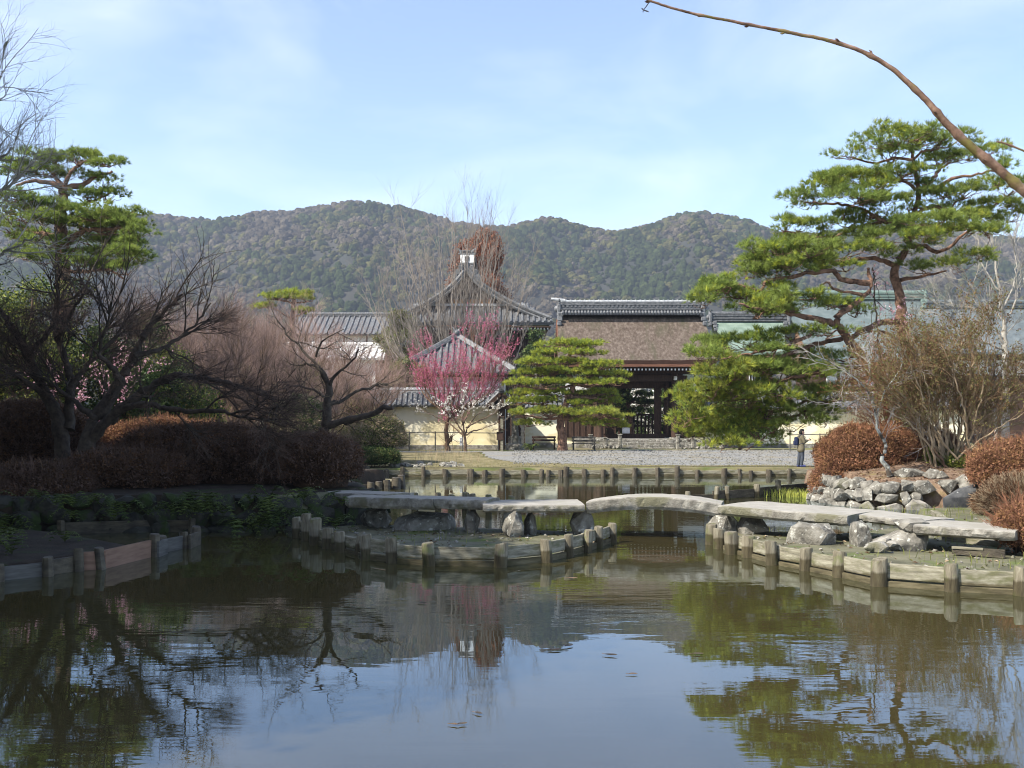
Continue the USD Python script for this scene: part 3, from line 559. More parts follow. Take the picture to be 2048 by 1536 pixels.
obj('ceiling', bar((GX0 + 0.6, GY, 7.05), (GX1 - 0.6, GY, 7.05), 6.6, 0.05), M['dark_wood'], gate)
# open door leaves, threshold, side panels
for sx, x in ((1, cx0), (-1, cx1)):
    dl = obj('door', box((x + sx * 0.42, GY - 0.65, 3.75), (0.10, 1.5, 3.7)), M['dark_wood'], gate)
    for k in range(4): obj('door_rail', box((x + sx * 0.49, GY - 0.65, 2.1 + k * 1.1), (0.05, 1.5, 0.16)), M['dark_wood'], dl)
    obj('side_door_post', box((x + sx * 0.95, GY, 3.6), (0.55, 0.14, 4.0)), M['dark_wood'], gate)
obj('threshold', bar((cx0, GY - 0.1, 1.72), (cx1, GY - 0.1, 1.72), 0.3, 0.34), M['dark_wood'], gate)
for sx, x in ((-1, cx0), (1, cx1)):
    wx = x + sx * 1.45
    obj('side_wall', box((wx, GY, 3.3), (2.1, 0.16, 3.4)), M['dark_wood'], gate); obj('plaster_panel', box((wx, GY - 0.02, 5.35), (2.0, 0.16, 0.62)), M['white'], gate)
    for k in range(5): obj('wall_batten', box((wx - 0.9 + k * 0.45, GY - 0.11, 3.3), (0.07, 0.06, 3.3)), M['dark_wood'], gate)
    obj('wall_rail', box((wx, GY - 0.13, 4.95), (2.1, 0.14, 0.16)), M['dark_wood'], gate)
# stone platform and steps
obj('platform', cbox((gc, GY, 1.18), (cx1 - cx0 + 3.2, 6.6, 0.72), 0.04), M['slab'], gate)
for k in range(4):
    for q in range(4):
        w = (cx1 - cx0 - 0.6) / 4
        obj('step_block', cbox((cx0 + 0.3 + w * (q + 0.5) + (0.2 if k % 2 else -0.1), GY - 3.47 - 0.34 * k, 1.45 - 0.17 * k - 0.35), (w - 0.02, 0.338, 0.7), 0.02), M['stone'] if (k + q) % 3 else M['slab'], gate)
# inner lattice fence standing behind the gate
lat = thing('lattice_gate', 'dark wooden lattice fence seen through the open temple gate', 'fence', (gc, GY + 5, 0.85))
for i in range(17): obj('lattice_bar', box((cx0 + 0.6 + i * 0.3, GY + 5, 2.55), (0.13, 0.07, 1.6)), M['dark_wood'], lat)
for z in (1.55, 2.5, 3.4): obj('lattice_rail', box(((cx0 + cx1) / 2, GY + 5.0, z), (cx1 - cx0, 0.11, 0.14)), M['dark_wood'], lat)
obj('lower_panel', box(((cx0 + cx1) / 2, GY + 5.03, 1.25), (cx1 - cx0, 0.06, 0.75)), M['dark_wood'], lat)

# low stone fences beside the steps
def stone_fence(x0, x1, y, label):
    t = thing('stone_fence', label, 'stone fence', ((x0 + x1) / 2, y, ground_at((x0 + x1) / 2, y)))
    z = ground_at((x0 + x1) / 2, y); k = max(2, int((x1 - x0) / 0.95) + 1)
    for i in range(k):
        x = x0 + (x1 - x0) * i / (k - 1); h = 0.95 if i in (0, k - 1) else 0.72
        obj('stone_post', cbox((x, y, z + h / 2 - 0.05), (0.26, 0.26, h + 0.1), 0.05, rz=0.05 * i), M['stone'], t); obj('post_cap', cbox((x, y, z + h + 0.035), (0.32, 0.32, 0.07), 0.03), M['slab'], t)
    for zz_ in (0.25, 0.58): obj('stone_rail', cbox(((x0 + x1) / 2, y, z + zz_), (x1 - x0 - 0.26, 0.16, 0.18), 0.03), M['stone'], t)
    rs = np.random.default_rng(int(abs(x0 * 10)))
    for i in range(int((x1 - x0) / 0.28)): obj('base_stone', rock((x0 + 0.2 + i * 0.28, y - 0.12, z + 0.08), (0.34, 0.3, 0.34), int(rs.integers(1e6)), 12), M['stone'], t)
stone_fence(P(1181, 0, 70)[0], P(1240, 0, 70)[0], 70, 'low mossy stone fence left of the gate steps')
stone_fence(P(1356, 0, 70)[0], P(1445, 0, 70)[0], 70, 'low stone fence right of the gate steps below the big pine')

# --- yellow plaster walls with tiled tops
def plaster_wall(x0, x1, y, label, ridge_caps=True, end_gable=False):
    """earthen wall: stone footing, yellow plaster, tiled coping"""
    g = ground_at((x0 + x1) / 2, y); t = thing('plaster_wall', label, 'wall', ((x0 + x1) / 2, y, g)); L = x1 - x0; xm = (x0 + x1) / 2
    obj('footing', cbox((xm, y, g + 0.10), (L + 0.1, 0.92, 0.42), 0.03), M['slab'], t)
    v = box((xm, y, g + 1.65), (L, 0.72, 2.7)); obj('plaster', v, M['yellow'], t)
    ez, rz_ = g + 2.98, g + 3.82
    obj('eave_soffit', box((xm, y, g + 2.96), (L + 0.1, 1.5, 0.07)), M['dark_wood'], t)
    nraf = int(L / 0.42)
    for i in range(nraf): obj('rafter_end', box((x0 + (i + 0.5) * L / nraf, y - 0.70, g + 2.885), (0.09, 0.24, 0.08)), M['dark_wood'], t)
    for s2 in (-1, 1):
        if s2 < 0: tiled_slope(t, (x0, y - 0.92, ez), (x1, y - 0.92, ez), (0, 0.78, 0.82), spacing=0.345, r=0.088, thick=0.14, sag=0.05)
        else: tiled_slope(t, (x1, y + 0.92, ez), (x0, y + 0.92, ez), (0, -0.78, 0.82), spacing=0.345, r=0.088, thick=0.14, sag=0.05, stuff=True)
    ridge_stack(t, (x0, y, rz_ - 0.03), (x1, y, rz_ - 0.03), 0.36, 0.30, 4, caps=0.7, cap_r=0.12, mat=M['tile_pale'])
    return t, g
wl, wg = plaster_wall(-19.5, P(1003, 0, 68)[0], 68.0, 'long yellow plaster wall with grey tiled coping behind the blossom trees')
wr, _ = plaster_wall(P(1050, 0, 75)[0], cx0 - 1.9, 75.4, 'short yellow plaster wall between the gable end and the temple gate')
w3, _ = plaster_wall(cx1 + 2.6, 34.0, 75.4, 'yellow plaster wall right of the temple gate behind the big pine')
# gabled end of the left wall, turned toward the pond
ge = P(1003, 0, 67)[0]
gt = thing('wall_gable', 'gabled tile end of the yellow wall on a dark timber post', 'gable', (ge, 67, wg))
for s2 in (-1, 1):
    A = np.array([ge + s2 * 1.05, 66.4, wg + 2.95]); B = np.array([ge + s2 * 1.05, 75.0, wg + 2.95])
    if s2 < 0: tiled_slope(gt, A, B, (0.98, 0, 0.92), spacing=0.36, r=0.09, thick=0.12)
    else: tiled_slope(gt, B, A, (-0.98, 0, 0.92), spacing=0.36, r=0.09, thick=0.12)
    obj('bargeboard', bar((ge + s2 * 1.0, 66.42, wg + 2.84), (ge, 66.42, wg + 3.76), 0.08, 0.24), M['dark_wood'], gt)
ridge_stack(gt, (ge, 66.35, wg + 3.8), (ge, 75.0, wg + 3.8), 0.34, 0.26, 3, caps=0.8, cap_r=0.13, mat=M['tile'])
v, f = tubes(np.array([[ge, 66.28, wg + 4.12], [ge, 66.40, wg + 4.12]]), np.array([0.22, 0.22]), 10, cap=True); obj('end_tile', (v, f), M['tile_dark'], gt)
obj('timber_post', cbox((ge, 67.0, wg + 1.5), (0.42, 0.42, 3.2), 0.03), M['dark_wood'], gt); obj('timber_panel', box((ge + 0.05, 70.9, wg + 1.55), (0.34, 8.0, 3.0)), M['dark_wood'], gt); obj('cross_beam', box((ge, 66.8, wg + 2.85), (1.7, 0.22, 0.24)), M['dark_wood'], gt)

# --- the main hall behind: hip-and-gable roof
HX, HYd = P(938, 0, 100)[0], 100.0
hall = thing('temple_hall', 'tall temple hall with grey tiled hip and gable roof behind bare branches', 'temple', (HX, HYd, 0.85))
hx0, hx1 = P(776, 0, 96)[0], P(1108, 0, 96)[0]; ez = 12.55; gz = 14.55
gx0, gx1 = P(838, 0, 99)[0], P(1042, 0, 99)[0]
tiled_slope(hall, (hx0, 96.0, ez), (hx1, 96.0, ez), (0, 3.6, gz - ez + 0.25), a=gx0 - hx0 - 0.6, b=hx1 - gx1 - 0.6, sag=0.25, spacing=0.54, r=0.13, thick=0.3)
obj('eave_under', box(((hx0 + hx1) / 2, 97.2, ez - 0.42), (hx1 - hx0 - 0.6, 2.2, 0.12)), M['dark_wood'], hall)
for i in range(48):
    x = hx0 + 0.6 + i * (hx1 - hx0 - 1.2) / 47; rf = obj('rafter', box((x, 97.4, ez - 0.58), (0.13, 2.2, 0.17)), M['dark_wood'], hall); obj('rafter_tip', box((x, 96.285, ez - 0.58), (0.13, 0.03, 0.17)), M['white'], rf)
# upper curved slopes either side of the gable
apex = np.array([P(934, 0, 99)[0], 99.0, 18.6]); prof_h = []
for t in np.linspace(0, 1, 9): prof_h.append((t, 1 - t ** 0.80 * 1.0))
for sgn, xe in ((-1, hx0 + 0.2), (1, hx1 - 0.2)):
    mb = MB(); row = []
    for t in np.linspace(0, 1, 17) ** 1.5:
        x = apex[0] + (xe - apex[0]) * t; z = apex[2] + (ez + 0.35 - apex[2]) * (t ** 0.58); row.append((x, z))
    for th in (0,):
        V, Fs = [], []
        for yy_ in (98.2, 101.0, 108.0, 116.0):
            for x, z in row: V.append((x, yy_ if not (yy_ < 99) else 98.2 - 1.6 * ((abs(x - apex[0]) / abs(xe - apex[0])) ** 2), z))
        nn = len(row)
        for q in range(3):
            for k in range(nn - 1): a = q * nn + k; Fs.append([a, a + 1, a + nn + 1, a + nn] if sgn > 0 else [a, a + nn, a + nn + 1, a + 1])
        obj('side_roof', (np.array(V), np.array(Fs)), M['tile'], hall, True)
    path = np.array([(x, 98.2 - 1.6 * ((abs(x - apex[0]) / abs(xe - apex[0])) ** 2) - 0.06, z - 0.02) for x, z in row])
    v, f = tubes(path + [0, 0, 0.12], np.full(len(path), 0.20), 6, cap=True); obj('descending_ridge', (v, f), M['tile_dark'], hall, 40)
    v, f = tubes(path + [0, 0.02, -0.28], np.full(len(path), 0.17), 4, cap=True); obj('bargeboard', (v, f), M['tile'], hall)
    for k in range(1, 9):                                       # tile rows down the visible slope
        yk = 98.7 + 0.55 * k; pth = np.array([(x, yk, z + 0.05) for x, z in row]); v, f = tubes(pth, np.full(len(pth), 0.12), 5, cap=True); obj('tile_row', (v, f), M['tile'], hall, 40)
# gable wall
crv = lambda xe: [(apex[0] + (xe - apex[0]) * t, apex[2] + (ez + 0.35 - apex[2]) * t ** 0.58 - 0.25) for t in np.linspace(0.01, 0.58, 14)]
tri_g = Polygon([(q[0], max(q[1], gz - 0.4)) for q in crv(hx0 + 0.2)[::-1] + crv(hx1 - 0.2)] + [(gx1, gz - 0.5), (gx0, gz - 0.5)]).buffer(0); m = trimesh.creation.extrude_polygon(tri_g, 0.2, engine='earcut'); m.vertices = m.vertices[:, [0, 2, 1]] * [1, 1, 1] + [0, 99.3, 0]; m.invert(); obj('gable_wall', m, M['dark_wood'], hall)
obj('gable_panel', box(((P(905, 0, 99)[0] + P(985, 0, 99)[0]) / 2, 99.2, gz + 0.35), (P(985, 0, 99)[0] - P(905, 0, 99)[0], 0.1, 0.62)), M['amber_wood'], hall)
for k in range(7): obj('gable_bar', box((P(905 + 13 * k, 0, 99)[0], 99.12, gz + 0.9), (0.12, 0.1, 1.9)), M['dark_wood'], hall)
obj('gable_beam', box((apex[0], 99.1, gz + 0.75), (7.4, 0.22, 0.26)), M['dark_wood'], hall); obj('skirt_ridge', bar((gx0 - 0.4, 98.95, gz + 0.02), (gx1 + 0.4, 98.95, gz + 0.02), 0.3, 0.24), M['tile_pale'], hall)
# ridge end with its white plaster panel and dark crest
obj('ridge', box((apex[0], 108.0, 18.95), (0.8, 19.4, 0.9)), M['tile_dark'], hall)
obj('ridge_top', cbox((apex[0], 108.0, 19.78), (1.5, 19.8, 0.16), 0.05), M['tile_dark'], hall)
obj('plaster_end', cbox((P(934, 0, 98)[0], 98.2, 19.02), (1.36, 0.12, 0.80), 0.03), M['white'], hall)
crest = MB()
for k in range(4):
    a = k * math.pi / 2 + math.pi / 4; m = trimesh.creation.cylinder(0.15, 0.04, sections=10); m.apply_transform(trimesh.transformations.rotation_matrix(math.pi / 2, (1, 0, 0))); m.apply_translation((P(934, 0, 98)[0] + 0.14 * math.cos(a), 98.11, 19.02 + 0.14 * math.sin(a))); crest.add(m)
crest.build('crest', M['tile_dark'], hall)
obj('end_frame', cbox((P(934, 0, 98)[0], 98.25, 19.50), (1.75, 0.3, 0.16), 0.05), M['tile'], hall); obj('end_frame', cbox((P(934, 0, 98)[0], 98.25, 18.50), (1.5, 0.3, 0.22), 0.05), M['tile'], hall)
for sx in (-1, 1):
    v, f = tubes(spline([(apex[0] + sx * 0.5, 98.2, 19.6), (apex[0] + sx * 0.72, 98.2, 19.9), (apex[0] + sx * 1.0, 98.2, 20.0)], 5), np.linspace(0.14, 0.05, 5), 6); obj('ridge_horn', (v, f), M['tile'], hall)
    for k in range(3): obj('gable_ornament', cbox((apex[0] + sx * (0.55 + 0.28 * k), 98.15, 18.1 - 0.42 * k), (0.5, 0.25, 0.55), 0.1), M['tile_dark'], hall)
# body under the eaves
obj('hall_wall', box(((hx0 + hx1) / 2, 106, 6.4), (hx1 - hx0 - 4.4, 13, 11.4)), M['dark_wood'], hall)
for i in range(9):
    x = hx0 + 2.3 + i * (hx1 - hx0 - 4.6) / 8; v, f = tubes(np.array([[x, 99.3, 0.8], [x, 99.3, 12.0]]), np.array([0.28, 0.26]), 10); obj('column', (v, f), M['dark_wood'], hall, 40)

# --- lower hipped storehouse roof in front of the hall
SX = P(904, 0, 82)[0]
kura = thing('storehouse', 'low storehouse with grey hipped tile roof behind the pink plum tree', 'storehouse', (SX, 84, 0.85))
sx0, sx1 = P(786, 0, 80)[0], P(1030, 0, 80)[0]; szv = CH + (862 - 745) * 80 / F; Ls = sx1 - sx0
tiled_slope(kura, (sx0, 80, szv), (sx1, 80, szv), (0, 4.4, 10.1 - szv), a=Ls / 2 - 0.02, b=Ls / 2 - 0.02, sag=0.1, spacing=0.47, r=0.12, thick=0.22, mat=M['tile_mid'])
for s2, D, C, U in ((-1, (sx0, 92, szv), (sx0, 80, szv), (Ls / 2, 0, 10.1 - szv)), (1, (sx1, 80, szv), (sx1, 92, szv), (-Ls / 2, 0, 10.1 - szv))):
    tiled_slope(kura, D, C, U, a=0 if s2 < 0 else 4.4, b=4.4 if s2 < 0 else 0, sag=0.1, spacing=0.47, r=0.12, thick=0.22, mat=M['tile_mid'])
mid = np.array([(sx0 + sx1) / 2, 84.4, 10.1])
for x in (sx0, sx1):
    pth = spline([(x, 80.0, szv + 0.1), (x * 0.5 + mid[0] * 0.5, 82.2, (szv + 10.1) / 2 + 0.02), tuple(mid)], 9)
    v, f = tubes(pth + [0, -0.05, 0.16], np.full(9, 0.19), 6, cap=True); obj('hip_ridge', (v, f), M['tile_mid'], kura, 40)
    v, f = tubes(pth + [0, -0.05, 0.0], np.full(9, 0.26), 6, cap=True); obj('hip_course', (v, f), M['tile_dark'], kura, 40)
ridge_stack(kura, (mid[0], 84.2, 10.1), (mid[0], 92, 10.1), 0.5, 0.4, 3, caps=0.9, cap_r=0.17, mat=M['tile'])
end_ornament(kura, (mid[0], 84.1, 10.35), 0.75, 5, (0, -1))
obj('white_wall', box(((sx0 + sx1) / 2, 86.5, 3.6), (Ls - 1.6, 11.2, 5.7)), M['white'], kura)
obj('eave_beam', box(((sx0 + sx1) / 2, 80.5, szv - 0.22), (Ls - 0.4, 0.3, 0.16)), M['dark_wood'], kura)
for k in range(5): obj('wall_post', box((sx0 + 1.0 + k * (Ls - 2.0) / 4, 80.87, 3.6), (0.2, 0.08, 5.6)), M['dark_wood'], kura)

# --- pale outbuilding and long grey roof among the bare trees
def long_house(name, label, x0, x1, y, z_eave, z_ridge, depth, wall, roof, stuff=False):
    t = thing(name, label, 'building', ((x0 + x1) / 2, y, 0.85))
    tiled_slope(t, (x0, y - depth / 2, z_eave), (x1, y - depth / 2, z_eave), (0, depth / 2, z_ridge - z_eave), spacing=0.6, r=0.11, mat=roof, sag=0.1, thick=0.2, stuff=stuff, base_mat=roof)
    tiled_slope(t, (x1, y + depth / 2, z_eave), (x0, y + depth / 2, z_eave), (0, -depth / 2, z_ridge - z_eave), spacing=0.6, r=0.11, mat=roof, sag=0.1, thick=0.2, stuff=True, base_mat=roof)
    ridge_stack(t, (x0, y, z_ridge), (x1, y, z_ridge), 0.4, 0.3, 3, caps=1.2, cap_r=0.14, mat=roof)
    obj('house_wall', box(((x0 + x1) / 2, y, (z_eave + 0.8) / 2), (x1 - x0 - 1.0, depth - 1.6, z_eave - 0.8)), wall, t)
    for k in range(5): obj('wall_post', box((x0 + 0.7 + k * (x1 - x0 - 1.4) / 4, y - depth / 2 + 0.76, (z_eave + 0.8) / 2), (0.16, 0.08, z_eave - 0.9)), M['dark_wood'], t)
    return t
def zat(py, y): return CH + (HY - py) * y / F
long_house('outbuilding', 'white walled outbuilding with pale roof behind the bare plum thicket', P(560, 0, 92)[0], P(775, 0, 92)[0], 92, zat(716, 89), zat(694, 92), 6, M['white'], M['white'], True)
long_house('monastery_building', 'long grey roofed building behind the bare trees left of the hall', P(600, 0, 118)[0], P(800, 0, 118)[0], 118, zat(668, 113), zat(632, 118), 10, M['white'], M['tile'], True)

# --- copper roofed buildings on the right
def copper_house(label, x0, x1, y, z_eave, z_ridge, depth, mat, flare, rmat, wallmat=None):
    t = thing('copper_roofed_hall', label, 'building', ((x0 + x1) / 2, y, 0.85)); L = x1 - x0; nx, nt = 13, 9
    for s2 in (-1, 1):
        V, Fs = [], []
        for off in (0, -0.24):
            for t_ in np.linspace(0, 1, nt):
                z = z_eave + (z_ridge - z_eave) * t_ ** 1.25; yy_ = y + s2 * depth / 2 * (1 - t_); w = flare * (1 - t_) ** 1.5
                for u in np.linspace(0, 1, nx): V.append((x0 + w * 0.0 - flare * t_ ** 1.5 + (L + 2 * flare * t_ ** 1.5) * u, yy_, z + off + 0.25 * abs(2 * u - 1) ** 5 * (1 - t_)))
        k0 = nx * nt
        for q in range(nt - 1):
            for u in range(nx - 1):
                a = q * nx + u; Fs += [[a, a + 1, a + nx + 1, a + nx], [k0 + a, k0 + a + nx, k0 + a + nx + 1, k0 + a + 1]]
            for u in (0, nx - 1): a = q * nx + u; Fs.append([a, a + nx, k0 + a + nx, k0 + a])
        for u in range(nx - 1): Fs.append([u, k0 + u, k0 + u + 1, u + 1])
        obj('copper_roof', (np.array(V), np.array(Fs)), mat, t, 35)
    ridge_stack(t, (x0 - flare - 0.1, y, z_ridge - 0.05), (x1 + flare + 0.1, y, z_ridge - 0.05), 0.62, 0.75, 5, caps=0.9, cap_r=0.16, mat=rmat)
    for sx, xx_ in ((-1, x0 - flare), (1, x1 + flare)):
        end_ornament(t, (xx_ + sx * 0.1, y - 0.1, z_ridge + 0.35), 0.95, 7, (sx, 0), rmat)
        for k in range(3): obj('hanging_tile', cbox((xx_ - sx * (0.25 + 0.02 * k), y - 0.5 - 0.2 * k, z_ridge - 0.25 - 0.32 * k), (0.4, 0.26, 0.3), 0.06), rmat, t)
    obj('eave_board', box(((x0 + x1) / 2, y - depth / 2 + 0.35, z_eave - 0.32), (L - 0.5, 0.5, 0.16)), M['dark_wood'], t)
    obj('hall_wall', box(((x0 + x1) / 2, y, (z_eave + 0.5) / 2), (L - 2.2, depth - 3.0, z_eave - 0.6)), wallmat or M['dark_wood'], t)
    for k in range(6): obj('wall_panel', box((x0 + 1.6 + (k + 0.5) * (L - 3.2) / 6, y - depth / 2 + 1.46, z_eave - 1.6), ((L - 3.2) / 6 - 0.3, 0.06, 1.6)), M['white'], t)
    for sx, xx_ in ((-1, x0 - flare * 0.3), (1, x1 + flare * 0.3)):
        m = trimesh.creation.extrude_polygon(Polygon([(-depth / 2 + 0.6, z_eave - 0.2), (depth / 2 - 0.6, z_eave - 0.2), (0, z_ridge - 0.4)]), 0.15, engine='earcut'); m.vertices = np.stack([m.vertices[:, 2] + xx_ - sx * 1.0 - 0.07, m.vertices[:, 0] + y, m.vertices[:, 1]], 1); obj('gable_wall', m, M['gable_wood'], t)
    return t
copper_house('small hall with pale green copper roof and dark ridge right of the gate', P(1466, 0, 88)[0], P(1572, 0, 88)[0], 92, zat(705, 88), zat(642, 92), 8.5, M['copper'], 1.15, M['tile_dark'])
copper_house('broad hall with blue-grey copper roof and green ridge behind the big pine', P(1622, 0, 96)[0], P(1860, 0, 96)[0], 101, zat(722, 96), zat(598, 101), 11, M['copper_grey'], 1.4, M['copper_ridge'])
copper_house('far low hall with dull grey metal roof behind the pale bare trees', P(1880, 0, 108)[0], P(2200, 0, 108)[0], 113, zat(705, 108), zat(615, 113), 11, M['copper_far'], 0.8, M['copper_far'])
# ------------------------------------------------------------------ stone bridge
bridge_z = 0.72
def slab_mesh(fl, fr, width, th, seed, arch=0.0, n=44, back=None, taper=0.0):
    """flat stone from its front top edge fl -> fr, lying back by width, with wear-rounded edges"""
    fl, fr = np.asarray(fl, float), np.asarray(fr, float); d = fr - fl; d2 = d.copy(); d2[2] = 0; d2 /= np.linalg.norm(d2); bk = np.array([-d2[1], d2[0], 0])
    if bk[1] < 0: bk = -bk
    r = 0.022
    pr = [(0, -r), (r, 0), (width * 0.25, 0.008), (width * 0.5, 0.012), (width * 0.75, 0.008), (width - r, 0), (width, -r), (width, -th * 0.6), (width - 0.06, -th), (width * 0.5, -th * 1.04), (0.09, -th), (0.02, -th * 0.75), (0, -th * 0.45)]
    g = np.random.default_rng(seed); V = []
    for i in range(n):
        t = i / (n - 1); c = fl + d * t + np.array([0, 0, arch * (1 - (2 * t - 1) ** 2)])
        sq = 1.0 if 0 < i < n - 1 else 0.9
        for k, (u, z) in enumerate(pr):
            V.append(c + bk * (u + 0.0) + np.array([0, 0, z * (sq if z < -r else 1)]))
    V = np.array(V); m = len(pr)
    V += (meshkit.fbm(V * 3.1 + seed, 4, seed)[:, None] - 0.5) * np.array([0.04, 0.05, 0.014]) + (meshkit.fbm(V * 14 + seed, 3, seed + 1)[:, None] - 0.5) * np.array([0.03, 0.045, 0.012])
    fs = []
    for i in range(n - 1):
        for j in range(m): k = (j + 1) % m; fs += [[i * m + j, (i + 1) * m + j, (i + 1) * m + k], [i * m + j, (i + 1) * m + k, i * m + k]]
    for j in range(1, m - 1): fs += [[0, j, j + 1], [(n - 1) * m, (n - 1) * m + j + 1, (n - 1) * m + j]]
    f = np.array(fs); tm = trimesh.Trimesh(V, f, process=False)
    if tm.volume < 0: f = f[:, ::-1]
    return V, f
def at_z(px, py, z): return W(px, py, z)
br = thing('stone_bridge', 'low stone slab bridge with an arched middle slab and boulder piers', 'bridge', (1.4, 19.4, 0.0))
SLABS = [  # (front left px, py, z), (front right px, py, z), width, thickness, arch
    ((645, 984, 0.74), (770, 989, 0.76), 0.9, 0.16, 0), ((690, 993.5, 0.73), (866, 998, 0.73), 0.95, 0.23, 0), ((868, 998, 0.73), (973, 1001, 0.72), 0.95, 0.20, 0),
    ((966, 1011, 0.66), (1170, 1010.5, 0.66), 1.65, 0.145, 0), ((1172, 1004, 0.70), (1442, 1009, 0.70), 1.10, 0.25, 0.12), ((1436, 1011, 0.70), (1694, 1032, 0.64), 1.65, 0.19, 0),
    ((1690, 1026, 0.64), (1832, 1043, 0.60), 1.05, 0.13, 0), ((1826, 1050, 0.585), (2030, 1063, 0.57), 1.25, 0.16, 0)]
for k, (a, b, w, th, ar) in enumerate(SLABS):
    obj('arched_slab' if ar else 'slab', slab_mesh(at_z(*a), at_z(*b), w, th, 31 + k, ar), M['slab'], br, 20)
PIERS = [(714, 778, 1016, 1056, 21.0, .72), (780, 918, 1028, 1064, 20.3, 1.0), (924, 958, 1018, 1068, 19.9, .55), (1002, 1048, 1022, 1076, 19.0, .6), (1048, 1078, 1028, 1066, 19.5, .6), (1140, 1196, 1020, 1068, 19.5, .7),
         (1430, 1492, 1030, 1072, 18.6, .8), (1488, 1552, 1030, 1074, 18.4, .8), (1591, 1690, 1046, 1098, 16.75, .75), (1714, 1766, 1045, 1100, 16.5, .6), (1776, 1900, 1048, 1108, 15.9, .8)]
for k, (x0, x1, y0, y1, Y, dp) in enumerate(PIERS):
    a, b = P(x0, y0, Y), P(x1, y1, Y); c = (a + b) / 2; w = b[0] - a[0]; top = a[2] - (0.03 if k >= 8 else 0); Y += 0.22; bot = min(b[2], 0.0) - 0.15
    obj('pier_stone', rock((c[0], Y + dp * 0.45, (top + bot) / 2), (w * 1.06, dp, (top - bot) * 1.08), 71 + k, 22, 0, 3), M['stone'], br, 32)
    if k == 10: obj('pier_cap', rock((c[0] + (0.1 if k == 10 else 0), Y + dp * 0.45, a[2] - 0.08), (w * 0.6, dp * 0.8, 0.26), 171 + k, 20, 0, 2), M['stone'], br, 32)
for k, (px, py, Y, s) in enumerate([(1748, 1090, 16.0, 0.30), (1768, 1082, 16.2, 0.26), (1757, 1094, 15.9, 0.34), (1785, 1088, 16.1, 0.22), (1738, 1096, 15.9, 0.2)]):
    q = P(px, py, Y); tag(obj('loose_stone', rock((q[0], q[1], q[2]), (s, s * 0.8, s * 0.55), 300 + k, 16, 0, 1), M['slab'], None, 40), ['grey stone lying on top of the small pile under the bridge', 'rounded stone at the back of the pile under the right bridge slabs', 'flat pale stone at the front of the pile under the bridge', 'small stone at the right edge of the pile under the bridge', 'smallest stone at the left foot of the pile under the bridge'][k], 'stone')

# ------------------------------------------------------------------ edgings of posts and planks
def edging(name, label, pts, tops, r, plank_h, mat_p, mat_b, loc, seed, post_every=None, planks=(0, None), second=True, plank_drop=0.06, start_board=0, single_posts=()):
    t = thing(name, label, 'edging', (loc[0], loc[1], 0)); g = np.random.default_rng(seed)
    for i, (p, zt) in enumerate(zip(pts, tops)):
        obj('post', post_mesh(p[0], p[1], -0.5, zt, r * g.uniform(0.82, 1.12), seed + i, 12, 0.05), mat_p, t, 35)
    for i in range(start_board, len(pts) - 1):
        a, b = np.array(pts[i], float), np.array(pts[i + 1], float); d = unit(b - a); L = np.linalg.norm(b - a)
        if L < r * 2.6: continue
        nrm = np.array([-d[1], d[0], 0]);  nrm = nrm if nrm[1] > 0 else -nrm
        zt = min(tops[i], tops[i + 1]) - plank_drop; off = nrm * (r * 0.55 + 0.02)
        mat = mat_b[i % len(mat_b)] if isinstance(mat_b, list) else mat_b
        q = cbox((0, 0, 0), (L + 0.05, 0.05, plank_h), 0.008); T = np.eye(4); T[:3, :3] = np.stack([d, nrm, [0, 0, 1]], 1); T[:3, 3] = (a + b) / 2 + off + [0, 0, zt - plank_h / 2 + g.uniform(-.01, .01)]; q.apply_transform(T)
        obj('plank', q, mat, t)
        if second:
            q = cbox((0, 0, 0), (L + 0.05, 0.06, 0.30), 0.01); T = T.copy(); T[:3, 3] = (a + b) / 2 + off * 0.7 + [0, 0, zt - plank_h - 0.165]; q.apply_transform(T); obj('lower_plank', q, M['wet_wood'] if mat is not M['board'] else M['board'], t)
    return t
tz = lambda Y, py: CH - (py - HY) * Y / F
topsL = [tz(W(x, y)[1], t) for x, y, t in RING_L]; topsR = [tz(W(x, y)[1], t) for x, y, t in RING_R]
edging('log_edging', 'curved edging of weathered log posts and planks left of the arched slab', rl, topsL, 0.098, 0.20, M['log'], M['board'], (-1, 16), 400)
edging('log_edging', 'curved edging of weathered log posts and planks right of the arched slab', rr, topsR, 0.105, 0.21, M['log'], M['board'], (6, 14), 430)
extra_r = MB()
# far bank
fx = [690, 730, 773, 805, 848, 893, 937, 945, 970, 1003, 1050, 1083, 1093, 1122, 1130, 1168, 1207, 1225, 1268, 1316, 1355, 1393, 1447, 1482, 1502, 1536, 1576, 1630, 1680]
bank_y = lambda x: 45.45 + (x + 6.6) * 0.045
fpts = []; 
for x in fx: Y = 46.0; X = (x - 1024) * Y / F; Y = bank_y(X); fpts.append(np.array([(x - 1024) * Y / F, Y, 0]))
g = np.random.default_rng(8)
fb = edging('bank_edging', 'long low edging of stumpy posts and pale planks along the far gravel bank', fpts, [0.27 + 0.24 * g.random() for _ in fpts], 0.12, 0.22, M['log_dark'], M['board'], (1, 46), 470, plank_drop=0.03)
